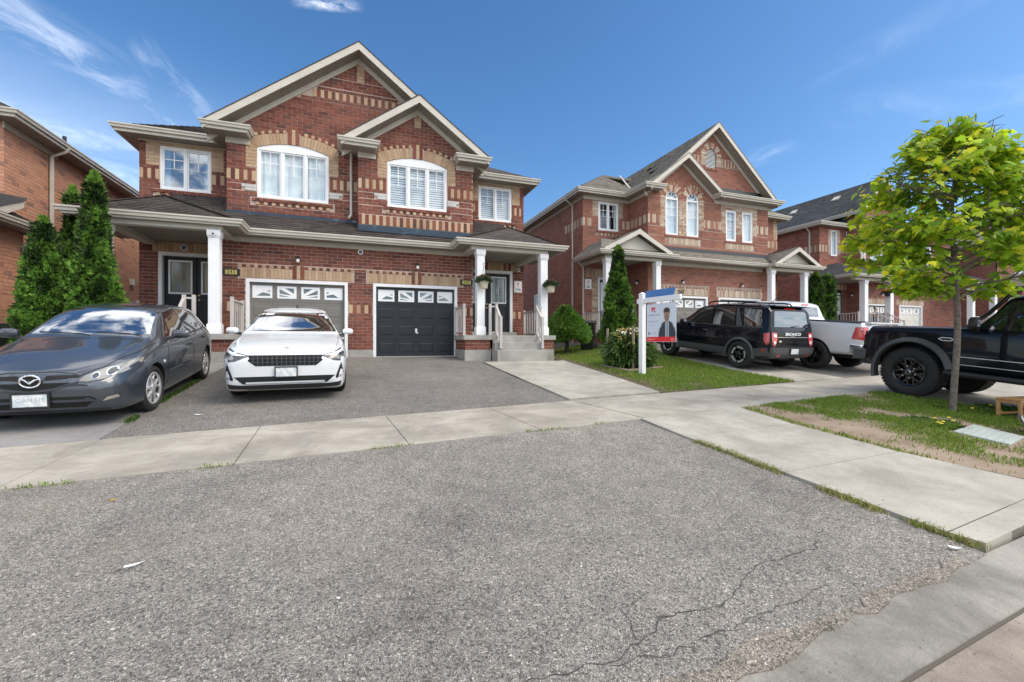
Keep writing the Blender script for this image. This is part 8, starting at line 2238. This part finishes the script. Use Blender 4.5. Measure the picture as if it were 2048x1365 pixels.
def edge_pts(line, n, spread, seed, cl=4.0):
 g = np.random.default_rng(seed); out = []
 L = [Vector(p) for p in line]; seg = [(b - a).length for a, b in zip(L, L[1:])]; T = sum(seg)
 for _ in range(n * 6):
  t = g.random() * T
  if vnoise(np.array([t]), np.array([seed * 1.37]), cl, seed)[0] < .44: continue
  q = t
  for a, b, s in zip(L, L[1:], seg):
   if q <= s: p = a.lerp(b, q / s); break
   q -= s
  x = p.x + g.normal() * spread; y = p.y + g.normal() * spread; out.append((x, y, G(x, y) + .004))
  if len(out) >= n: break
 return out or [(L[0].x, L[0].y, G(L[0].x, L[0].y))]
tag(blades('strip_edge_weeds', edge_pts([(3.52, 4.9), (3.56, 4.14), (3.64, 3.5), (3.68, 2.76), (3.73, 2.04), (3.80, 1.62)], 2000, .026, 31, 5.3), .040, [M['grass'], M['grass_dry']], 1.2, .006, 4, mi=(np.random.default_rng(5).random(2000) < .6).astype(int)), 'dry weeds along the edge of the boulevard concrete', 'weeds')
tag(blades('curb_weeds', edge_pts([(3.70, 1.70), (3.95, 1.62), (4.3, 1.64), (4.6, 1.66)], 1500, .05, 33, .3), .11, M['grass_dry'], 1.2, .006, 6), 'tuft of dry grass at the end of the boulevard concrete by the curb', 'weeds')
tag(blades('drive_edge_weeds', edge_pts([(-2.83, 7.0), (-2.93, 8.45), (-2.99, 10.2)], 1300, .03, 36, 1.3), .05, M['weed'], 1.0, .010, 7), 'green weeds between the asphalt and the concrete beside the hatchback', 'weeds')
tag(blades('sidewalk_weeds', edge_pts([W(-3.4, 4.60), W(3.4, 4.60)], 260, .022, 38, 2.7), .035, M['grass'], 1.0, .007, 8), 'weeds in the seam where the foreground asphalt meets the sidewalk', 'weeds')
def leafy(name, c, n, r, size, mats, seed, label=None, cat=None, flowers=0, parent=None):
 g = np.random.default_rng(seed); a = g.random(n) * 6.283; q = r * np.sqrt(g.random(n))
 X = c[0] + np.cos(a) * q; Y = c[1] + np.sin(a) * q
 P = np.array([(x, y, G(x, y) + .01) for x, y in zip(X, Y)]); D = np.stack([np.cos(a), np.sin(a), g.uniform(.3, 1.3, n)], 1)
 t = thing(name, label, cat, (c[0], c[1], G(*c)))
 sprays('foliage', P, D, size, mats, t, .5, 3, .3, seed)
 for i in range(flowers):
  p = P[i * 7 % n]; mb = MB(); mb.tube([tuple(p), (p[0], p[1], p[2] + size * .9)], .003, 4)
  mb.build('stem', M['weed'], t); mb = MB(); mb.lathe([(.001, 0), (.022, .006), (.016, .016), (.001, .014)], 9, (p[0], p[1], p[2] + size * .9)); mb.build('flower', M['petal'], t, smooth=True)
leafy('weed_clump', (8.95, 4.0), 420, .42, .085, M['weed'], 51, 'weed clump with yellow flowers at the foot of the maple', 'weeds', 5)
leafy('weed_clump', (7.35, 3.62), 300, .32, .075, M['weed'], 52, 'weed clump with yellow flowers beside the utility lid', 'weeds', 6)
leafy('weed_clump', (9.6, 3.75), 260, .35, .10, M['weed'], 53, 'dark leafy weeds under the wooden stool', 'weeds', 0)
def peony():
 x, y = 7.18, 10.35; z = G(x, y); t = thing('peony_bush', 'leafy peony bush with yellowing tops inside the wooden edging', 'shrub', (x, y, z))
 g = np.random.default_rng(8); n = 1500; u = g.random(n) ** .8; a = g.random(n) * 6.283
 prof = [(0, .50), (.3, .62), (.7, .52), (.9, .36), (1, .15)]
 q = np.array([pchip(prof, k) for k in u]) * np.sqrt(g.uniform(.25, 1.05, n))
 P = np.stack([x + np.cos(a) * q, y + np.sin(a) * q, z + .05 + u * 1.0], 1); D = np.stack([np.cos(a), np.sin(a), .15 + g.normal(size=n) * .35], 1)
 mi = (g.random(n) < np.clip((u - .66) * 1.3, .02, .5)).astype(int)
 sprays('foliage', P, D, .23, [M['peony'], M['peony_dry']], t, .34, 3, .35, 8, mi)
 mb = MB()
 for k in range(26): b = k * 2.4; mb.tube([(x + .1 * math.cos(b), y + .1 * math.sin(b), z), (x + .3 * math.cos(b), y + .3 * math.sin(b), z + .5), (x + .42 * math.cos(b) * (k % 3) / 2, y + .42 * math.sin(b) * (k % 3) / 2, z + 1.05)], [.010, .008, .004], 5)
 mb.build('stems', M['weed'], t, kind='stuff')
 n2 = 46; a = g.random(n2) * 6.283; q = .5 * np.sqrt(g.random(n2)); mb = MB()
 for k in range(n2):
  mb.lathe([(.001, -.02), (.030, 0), (.022, .024), (.001, .03)], 7, (x + q[k] * math.cos(a[k]), y + q[k] * math.sin(a[k]), z + 1.12 - q[k] * .35 + g.uniform(-.08, .06)))
 mb.build('seed_heads', M['petal_white'], t, kind='stuff')
peony()
def basket(x, y, z, label, mum=True, r=.25, group='hanging baskets on the right-hand porch', potm='pot_cream'):
 t = thing('hanging_basket', label, 'hanging basket', (x, y, z - .30), group=group)
 mb = MB(); mb.lathe([(.001, z - .30), (.095, z - .30), (.105, z - .29), (.130, z - .13), (.145, z - .13), (.148, z - .085), (.125, z - .085), (.12, z - .12), (.001, z - .12)], 22, (x, y, 0)); mb.build('pot', M[potm], t, angle=40)
 g = np.random.default_rng(int(abs(x * 100))); n = 1100
 d = g.normal(size=(n, 3)); d /= np.linalg.norm(d, axis=1, keepdims=True); d[:, 2] = np.abs(d[:, 2]) * .9 - .12
 P = np.array([x, y, z - .06]) + d * np.array([r, r, r * .85]) * g.uniform(.55, 1.0, (n, 1))
 sprays('foliage', P, d + g.normal(size=(n, 3)) * .3, .06, [M['mum'], M['bud'] if mum else M['orange_fl']], t, .55, 3, .15, 3, ((P[:, 2] > z + .01) & (g.random(n) < (.45 if mum else .9))).astype(int))
 mb = MB()
 for k in range(3):
  a = k * 2.09; mb.tube([(x + .14 * math.cos(a), y + .14 * math.sin(a), z - .09), (x, y, z + .42)], .004, 4)
 mb.tube([(x, y, z + .42), (x, y - .01, z + .47), (x, y + .05, z + .50), (x, y + .18, z + .44)], .006, 5)
 mb.build('hanger', M['black'], t, kind='stuff')
M['pot_cream'] = flat('pot_cream', (.62, .55, .42), .6)
basket(3.62, 12.72, 1.90, 'cream pot of mums on the porch column nearest the black garage')
basket(5.86, 12.72, 1.86, 'cream pot of reddish mums on the outer porch column')
basket(29.75, 16.8, 2.95, 'black basket of orange flowers on the far porch', False, .28, None, 'black')
# ------------------------------------------------------------------ props
def portrait_print(F, u0, u1, v0, v1):
 """blurred print: logo, smeared lines, man in a dark suit, red band"""
 m, nt, b = new_mat('printed_board'); setp(b, rough=.35)
 g = nt.nodes.new('ShaderNodeNewGeometry'); g.name = 'geo'
 def dot(v, off, sc):
  s_ = node(nt, 'ShaderNodeVectorMath', operation='SUBTRACT'); nt.links.new(g.outputs['Position'], s_.inputs[0]); s_.inputs[1].default_value = tuple(F.O)
  d = node(nt, 'ShaderNodeVectorMath', operation='DOT_PRODUCT'); nt.links.new(s_.outputs[0], d.inputs[0]); d.inputs[1].default_value = tuple(v)
  r_ = node(nt, 'ShaderNodeMapRange'); nt.links.new(d.outputs['Value'], r_.inputs[0]); r_.inputs[1].default_value = off; r_.inputs[2].default_value = sc; r_.clamp = False
  return r_.outputs[0]
 U, V = dot(F.U, u0, u1), dot(F.V, v0, v1)
 def mt(op, a, b_=None):
  n = node(nt, 'ShaderNodeMath', operation=op)
  for i, q in enumerate((a, b_)):
   if q is None: continue
   if hasattr(q, 'links'): nt.links.new(q, n.inputs[i])
   else: n.inputs[i].default_value = q
  return n.outputs[0]
 def sm(v, a, b_):
  n = node(nt, 'ShaderNodeMapRange', interpolation_type='SMOOTHSTEP'); nt.links.new(v, n.inputs[0]); n.inputs[1].default_value = a; n.inputs[2].default_value = b_; return n.outputs[0]
 def box(a, b_, c, d, s=.015): return mt('MULTIPLY', mt('MULTIPLY', sm(U, a - s, a + s), sm(U, b_ + s, b_ - s)), mt('MULTIPLY', sm(V, c - s, c + s), sm(V, d + s, d - s)))
 def ell(cu, cv, ru, rv, s=.25):
  x = mt('DIVIDE', mt('SUBTRACT', U, cu), ru); y = mt('DIVIDE', mt('SUBTRACT', V, cv), rv)
  return sm(mt('ADD', mt('MULTIPLY', x, x), mt('MULTIPLY', y, y)), 1 + s, 1 - s)
 c = (.62, .69, .76)
 tx = node(nt, 'ShaderNodeCombineXYZ'); nt.links.new(mt('MULTIPLY', U, 46), tx.inputs[0]); nt.links.new(mt('MULTIPLY', V, 12), tx.inputs[1])
 word = sm(noise(nt, 1.0, 2, .5, 0, tx.outputs[0]), .36, .56)
 for k, q in (((.24, .29, .36), mt('MULTIPLY', box(.03, .48, .685, .722), word)), ((.26, .30, .37), mt('MULTIPLY', box(.04, .40, .52, .548), word)), ((.42, .48, .54), mt('MULTIPLY', box(.10, .36, .61, .625), word)),
  ((.45, .50, .56), mt('MULTIPLY', box(.05, .34, .43, .445), word)), ((.42, .48, .55), mt('MULTIPLY', box(.15, .38, .20, .235), word)), ((.20, .26, .33), ell(.085, .22, .04, .04, .4)),
  ((.72, .04, .06), box(.17, .225, .80, .905, .012)), ((.72, .05, .08), ell(.265, .875, .05, .035, .5)), ((.40, .22, .45), ell(.28, .80, .035, .035, .6)),
  ((.045, .052, .070), mt('MAXIMUM', mt('MAXIMUM', ell(.71, .15, .29, .36, .10), box(.45, .97, .12, .36, .03)), ell(.71, .40, .20, .14, .3))),
  ((.55, .60, .66), mt('MULTIPLY', box(.655, .765, .12, .54, .02), 1.0)), ((.16, .20, .26), box(.69, .735, .12, .50, .012)),
  ((.38, .23, .17), box(.66, .76, .50, .62, .03)), ((.44, .27, .20), ell(.70, .69, .095, .155, .35)), ((.24, .135, .10), mt('MULTIPLY', ell(.70, .62, .08, .085, .5), .75)), ((.20, .11, .09), mt('MULTIPLY', box(.645, .755, .715, .735, .014), .6)),
  ((.06, .045, .04), ell(.70, .81, .105, .065, .45)), ((.07, .05, .045), mt('MULTIPLY', ell(.61, .76, .022, .06, .5), .7)), ((.07, .05, .045), mt('MULTIPLY', ell(.79, .76, .022, .06, .5), .7)),
  ((.78, .03, .035), sm(V, .135, .125)), ((.85, .35, .35), mt('MULTIPLY', box(.05, .30, .05, .08), word)), ((.85, .40, .40), mt('MULTIPLY', box(.83, .95, .045, .085), word))):
  c = mixc(nt, q, c, k)
 nt.links.new(c, b.inputs['Base Color'])
 return m
def for_sale_sign():
 A = Vector((6.71, 9.12, 0)); d = Vector((.12, -1, 0)).normalized(); nrm = Vector((-d.y * -1, d.x * -1, 0)); nrm = Vector((-1, -.12, 0)).normalized()
 t = thing('yard_sign', 'white real estate sign post with hanging portrait board and blue rider', 'sign', (A.x, A.y, G(A.x, A.y)))
 z0 = G(A.x, A.y)
 mb = MB(); mb.obox(A + Vector((0, 0, (z0 - .1 + 1.17) / 2)), d * .062, nrm * .062, (0, 0, (1.17 - z0 + .1) / 2))
 mb.build('post', M['vinyl'], t, bevel=.006)
 mb = MB(); c = A + Vector((0, 0, 1.195)); mb.add([c - d * .07 - nrm * .07 - Vector((0, 0, .022)), c + d * .07 - nrm * .07 - Vector((0, 0, .022)), c + d * .07 + nrm * .07 - Vector((0, 0, .022)), c - d * .07 + nrm * .07 - Vector((0, 0, .022)), c + Vector((0, 0, .03))], [(0, 1, 4), (1, 2, 4), (2, 3, 4), (3, 0, 4), (3, 2, 1, 0)]); mb.build('post_cap', M['vinyl'], t)
 zb = 1.0
 mb = MB(); mb.obox(A + d * .53 + Vector((0, 0, zb)), d * .69, nrm * .035, (0, 0, .062)); mb.build('arm', M['vinyl'], t, bevel=.005)
 F = Frame(A + nrm * .0, d, (0, 0, 1), nrm)
 u0, u1, v0, v1 = .16, 1.08, -.02, .90
 for u in (.30, .92):
  mb = MB(); mb.bar(F.p(u, v1 - .02, 0), F.p(u, zb - .05, 0), .025, .012, nrm); mb.build('hanger', M['steel'], t)
 mb = MB(); mb.plate(F, [(u0, v0), (u1, v0), (u1, v1), (u0, v1)], [], -.004, .004); b = mb.build('board', M['board_white'], t)
 mb = MB(); mb.add([F.p(u0 + .006, v0 + .006, .0045), F.p(u1 - .006, v0 + .006, .0045), F.p(u1 - .006, v1 - .006, .0045), F.p(u0 + .006, v1 - .006, .0045)], [(0, 1, 2, 3)])
 mb.build('print', portrait_print(F, u0, u1, v0, v1), b)
 mb = MB(); R_ = Frame(A + d * .0, d, Vector((0, 0, 1)), nrm); mb.plate(R_, [(.10, 1.065), (1.02, 1.065), (1.06, 1.235), (.13, 1.235)], [], -.004, .004); mb.build('rider', M['rider_blue'], t)
M['board_white'] = flat('board_white', (.66, .72, .78), .35);
M['smear_grey'] = flat('smear_grey', (.52, .57, .62), .5); M['smear_blue'] = flat('smear_blue', (.25, .32, .55), .5)
M['hair_print'] = flat('printed_hair', (.07, .05, .045), .5); M['rider_blue'] = noisy('rider_blue', [(.3, (.06, .17, .42)), (.7, (.09, .22, .50))], 3, .4)
for_sale_sign()
def planter():
 t = thing('garden_edging', 'weathered wooden edging with three stakes round the peony', 'garden edging', (6.9, 10.0, G(6.9, 10)))
 P = [Vector((6.50, 10.75, 0)), Vector((6.62, 9.62, 0)), Vector((7.86, 9.80, 0))]
 for a, b in zip(P, P[1:]):
  za, zb = G(a.x, a.y), G(b.x, b.y); mb = MB(); mb.bar(a + Vector((0, 0, za + .03)), b + Vector((0, 0, zb + .03)), .10, .09); mb.build('timber', M['wood_grey'], t, bevel=.006)
 for x, y, h in ((6.66, 10.65, 1.10), (6.92, 9.80, 1.20), (7.66, 9.92, 1.10)):
  z = G(x, y); mb = MB(); mb.tube([(x, y, z - .05), (x + .015, y, z + h * .5), (x + .01, y + .01, z + h)], [.038, .036, .034], 6); mb.build('stake', M['wood_grey'], t)
 sheet('soil_bed', [(6.55, 9.68), (7.85, 9.86), (7.8, 10.9), (6.5, 10.9)], .025, M['soil'], .3, .04, parent=t)
planter()
sheet('soil_ring', [(6.35, 13.6), (6.55, 12.9), (7.6, 12.75), (8.1, 13.6), (8.0, 14.6), (7.0, 14.9), (6.3, 14.4)], .02, M['soil'], .3, .04, kind='structure')
sheet('path_border', [(5.53, 7.02), (5.92, 10.05), (6.07, 12.2), (6.42, 12.6), (6.25, 10.1), (5.95, 8.2)], .018, M['soil'], .3, .03, kind='structure', wob=.03)
def wheelie_bin(x, y, rz, label, lid, h=1.08):
 z = G(x, y); t = thing('wheelie_bin', label, 'trash bin', (x, y, z), rz, 'wheeled bins')
 P = lambda mb, n, m, **k: mb.build(n, m, t, world=False, **k)
 mb = MB(); vs = []; secs = [(.04, .20, .21, -.02), (.14, .215, .25, -.01), (h * .86, .275, .335, 0), (h * .90, .30, .36, 0), (h * .90, .30, .36, 0)]
 for (zz, a, b, o) in secs[:4]: vs += [(-a, -b + o, zz), (a, -b + o, zz), (a, b + o, zz), (-a, b + o, zz)]
 fs = [(4 * i + k, 4 * i + (k + 1) % 4, 4 * i + 4 + (k + 1) % 4, 4 * i + 4 + k) for i in range(3) for k in range(4)] + [(3, 2, 1, 0), (12, 13, 14, 15)]
 mb.add(vs, fs); P(mb, 'body', M['bin_black'], bevel=.012)
 mb = MB(); mb.add([(-.31, -.40, h * .90), (.31, -.40, h * .90), (.31, .37, h * .90), (-.31, .37, h * .90), (-.27, -.34, h * .985), (.27, -.34, h * .985), (.27, .33, h), (-.27, .33, h)], [(3, 2, 1, 0), (4, 5, 6, 7), (0, 1, 5, 4), (1, 2, 6, 5), (2, 3, 7, 6), (3, 0, 4, 7)]); P(mb, 'lid', lid, bevel=.015)
 mb = MB(); mb.tube([(-.24, .40, h * .86), (.24, .40, h * .86)], .018, 8); P(mb, 'handle', M['bin_black'], smooth=True)
 for sg in (-1, 1):
  mb = MB(); mb.lathe([(.03, -.03), (.12, -.03), (.13, -.015), (.13, .015), (.12, .03), (.03, .03)], 20, (sg * .27, .30, .13), 'x'); P(mb, 'wheel', M['rubber'], angle=40, fix=True)
 for k in range(2):
  mb = MB(); mb.box(-.10 + .03 * k, .10 - .03 * k, -.318, -.314, h * .66 - k * .05, h * .66 - k * .05 + .022); P(mb, 'marking', M['vinyl'])
M['bin_black'] = flat('bin_black', (.014, .015, .018), .42); M['bin_blue'] = flat('bin_blue', (.03, .09, .22), .4)
wheelie_bin(8.35, 14.75, R(-38), 'black wheeled trash bin between the dome pine and the slim cedar', M['bin_black'], 1.16)
wheelie_bin(-6.62, 10.9, R(15), 'black wheeled bin at the left edge in front of the broad cedar', M['bin_black'])
wheelie_bin(-7.30, 11.2, R(10), 'wheeled bin with a blue lid at the extreme left edge', M['bin_blue'])
def utility_lid():
 fr_pts = [(7.06, 3.28), (7.80, 3.40), (7.66, 2.88), (7.04, 2.76)]
 zc = [G(*p) + .035 for p in fr_pts]; t = thing('utility_cover', 'pale concrete utility cover set in the boulevard grass', 'utility cover', (7.4, 3.08, G(7.4, 3.08)))
 mb = MB(); v = [(p[0], p[1], z) for p, z in zip(fr_pts, zc)]; w = [(a, b, c - .08) for a, b, c in v]; mb.add(v + w, [(0, 3, 2, 1)] + [(i, (i + 1) % 4, (i + 1) % 4 + 4, i + 4) for i in range(4)]); mb.build('lid', M['lid'], t, bevel=.008, fix=True)
 mb = MB()
 for k in range(6):
  f = (k + 1) / 7; a = Vector(v[0]).lerp(Vector(v[3]), f) + Vector((.05, 0, .003)); b = Vector(v[1]).lerp(Vector(v[2]), f) + Vector((-.05, 0, .003)); mb.bar(a, b, .012, .004)
 mb.build('ridges', M['lid'], t, kind='stuff')
M['lid'] = concrete_mat('utility_lid', (.36, .40, .38), (.50, .55, .52), .2)
utility_lid()
def stool():
 x, y = 9.12, 3.42; z = G(x, y); t = thing('wooden_stool', 'low orange wooden stool on the boulevard by the driveway', 'stool', (x, y, z), R(-8))
 P = lambda mb, n, **k: mb.build(n, M['wood'], t, world=False, **k)
 for k in range(3): mb = MB(); mb.box(-.34, .34, -.14 + k * .097, -.052 + k * .097, .29, .315); P(mb, 'slat', bevel=.004)
 for a in (-1, 1):
  for b in (-1, 1): mb = MB(); mb.box(a * .31 - .018, a * .31 + .018, b * .12 - .018, b * .12 + .018, -.03, .29); P(mb, 'leg', bevel=.003)
 for b in (-1, 1): mb = MB(); mb.box(-.29, .29, b * .12 - .012, b * .12 + .012, .07, .10); P(mb, 'rail')
 for a in (-1, 1): mb = MB(); mb.box(a * .31 - .012, a * .31 + .012, -.10, .10, .245, .285); P(mb, 'rail')
stool()
def yard_board():
 x, y = 7.98, 2.93; z = G(x, y); t = thing('leaning_board', 'small grey board leaning at the right edge beside the utility cover', 'board', (x, y, z), R(20))
 mb = MB(); mb.add([(-.16, 0, 0), (.16, 0, 0), (.16, .10, .26), (-.16, .10, .26), (-.16, .02, 0), (.16, .02, 0), (.16, .12, .26), (-.16, .12, .26)], [(0, 1, 2, 3), (7, 6, 5, 4), (0, 4, 5, 1), (1, 5, 6, 2), (2, 6, 7, 3), (3, 7, 4, 0)]); mb.build('panel', M['trimgrey'], t, world=False)
 mb = MB(); mb.add([(-.13, .009, .03), (.13, .009, .03), (.13, .087, .232), (-.13, .087, .232)], [(0, 1, 2, 3)]); mb.build('face', M['smear_grey'], t, world=False)
yard_board()
def scrap(x, y, L, w, rz, label, mat, name='paper_scrap', cat='litter', grp=None):
 z = G(x, y) + .016; mb = MB(); c, s_ = math.cos(rz), math.sin(rz); L *= .62; w *= .6; pts = [(-L, -w * .6), (-L * .1, -w), (L, -w * .3), (L * .7, w), (-L * .2, w * .5), (-L * .9, w)]
 vs = [(x + a * c - b * s_, y + a * s_ + b * c, z + .012 * abs(math.sin(5 * a / L + b)) ) for a, b in pts]; vs += [(a, b, q - .003) for a, b, q in vs]
 mb.add(vs, [(0, 1, 2, 3, 4, 5), (11, 10, 9, 8, 7, 6)] + [(i, i + 6, (i + 1) % 6 + 6, (i + 1) % 6) for i in range(6)])
 o = mb.build(name, mat, None); tag(o, label, cat, grp)
scrap(-1.17, 2.97, .075, .016, .55, 'long scrap of white paper on the asphalt at lower left', M['vinyl'])
scrap(-2.10, 7.2, .085, .03, .1, 'scrap of white paper on the dark driveway in front of the hatchback wheel', M['vinyl'])
scrap(-.09, 2.34, .016, .009, .3, 'tiny white paper scrap in the middle of the asphalt foreground', M['vinyl'])
scrap(3.60, 1.66, .06, .025, -.6, 'white scrap beside the dry grass near the curb', M['vinyl'])
scrap(-1.68, 3.95, .035, .018, .2, 'fallen orange leaf on the asphalt below the sidewalk', M['leaf4'], 'fallen_leaf', 'leaf')
scrap(3.60, 2.42, .035, .022, .9, 'red brick chip beside the boulevard concrete edge', M['brick_red'], 'brick_chip', 'litter')
scrap(9.1, 7.25, .05, .04, .3, 'larger white scrap on the lawn tip by the sidewalk', M['petal_white'])
scrap(7.0, 4.75, .05, .04, .8, 'pale stone lying on the boulevard grass', M['stone'], 'stone', 'stone')
M['crack'] = flat('crack_dust', (.055, .052, .050), .95)
def crack(pts, seed, w=.007):
 g = random.Random(seed); L = [Vector(p) for p in pts]; Q = []
 for a, b in zip(L, L[1:]):
  n = max(2, int((b - a).length / .05))
  for k in range(n): Q.append(a.lerp(b, k / n) + Vector((g.uniform(-.018, .018), g.uniform(-.018, .018))))
 vs = []; fs = []
 for i, p in enumerate(Q):
  d = (Q[min(i + 1, len(Q) - 1)] - Q[max(0, i - 1)]).normalized(); q = Vector((-d.y, d.x)) * w * g.uniform(.25, 1.0) / 2
  for e in (p + q, p - q): vs.append((e.x, e.y, G(e.x, e.y) + .0075))
 fs = [(2 * i, 2 * i + 1, 2 * i + 3, 2 * i + 2) for i in range(len(Q) - 1)]
 mb = MB(); mb.add(vs, fs); mb.build('asphalt_crack', M['crack'], None, kind='structure')
crack([(1.0, 1.58), (1.45, 1.75), (1.75, 1.72), (2.2, 1.92), (2.75, 1.95), (3.1, 2.15)], 1)
crack([(.55, 1.62), (.9, 1.60), (1.3, 1.55), (1.9, 1.60), (2.5, 1.68)], 2, .006)
crack([(1.2, 1.66), (1.25, 1.85), (1.5, 1.95)], 3, .005)
def child():
 x, y, z = 29.45, 17.3, .75
 t = thing('person', 'dark-haired child in a pale top and blue trousers behind the far porch railing', 'person', (x, y, z), R(10))
 def skin(name, pts, edges, rad, mat, root=0):
  me = bpy.data.meshes.new(name); me.from_pydata(pts, edges, []); me.materials.append(mat)
  o = link(bpy.data.objects.new(name, me)); md = o.modifiers.new('skin', 'SKIN'); sv = me.skin_vertices[0].data
  for i, r_ in enumerate(rad): sv[i].radius = (r_, r_) if not isinstance(r_, tuple) else r_
  sv[root].use_root = True
  sub = o.modifiers.new('sub', 'SUBSURF'); sub.levels = 1; sub.render_levels = 1
  dg = bpy.context.evaluated_depsgraph_get(); me2 = bpy.data.meshes.new_from_object(o.evaluated_get(dg)); o.modifiers.clear(); o.data = me2; me2.polygons.foreach_set('use_smooth', [True] * len(me2.polygons))
  o.parent = t; return o
 J = [(0, 0, .64), (0, 0, .80), (0, 0, .98), (0, -.01, 1.06), (0, -.02, 1.13), (0, -.02, 1.24), (.10, 0, .60), (.10, -.02, .32), (.10, 0, .06), (.10, -.10, .03), (-.10, 0, .60), (-.10, -.02, .32), (-.10, 0, .06), (-.10, -.10, .03),
  (.15, 0, .97), (.20, -.02, .78), (.17, -.16, .68), (.15, -.24, .70), (-.15, 0, .97), (-.20, -.02, .78), (-.17, -.16, .68), (-.15, -.24, .70)]
 E = [(0, 1), (1, 2), (2, 3), (3, 4), (4, 5), (0, 6), (6, 7), (7, 8), (8, 9), (0, 10), (10, 11), (11, 12), (12, 13), (2, 14), (14, 15), (15, 16), (16, 17), (2, 18), (18, 19), (19, 20), (20, 21)]
 skin('body', J, E, [.10, .10, .10, .045, .085, .075, .075, .055, .042, .035, .075, .055, .042, .035, .05, .04, .032, .028, .05, .04, .032, .028], M['skin'])
 skin('shirt', [(0, 0, .62), (0, 0, .80), (0, 0, 1.0), (.16, 0, .985), (.205, -.01, .84), (-.16, 0, .985), (-.205, -.01, .84)], [(0, 1), (1, 2), (2, 3), (3, 4), (2, 5), (5, 6)], [.125, .12, .11, .065, .055, .065, .055], M['shirt'])
 skin('trousers', [(0, 0, .66), (.10, 0, .56), (.10, -.02, .34), (.10, 0, .12), (-.10, 0, .56), (-.10, -.02, .34), (-.10, 0, .12)], [(0, 1), (1, 2), (2, 3), (0, 4), (4, 5), (5, 6)], [.115, .088, .07, .06, .088, .07, .06], M['denim'])
 skin('hair', [(0, .025, 1.17), (0, .01, 1.25), (0, -.03, 1.29)], [(0, 1), (1, 2)], [.085, .098, .07], M['hair_print'])
M['skin'] = flat('skin', (.38, .22, .15), .6); M['shirt'] = flat('shirt_pink', (.55, .38, .36), .8); M['denim'] = flat('denim', (.05, .10, .24), .8)
child()
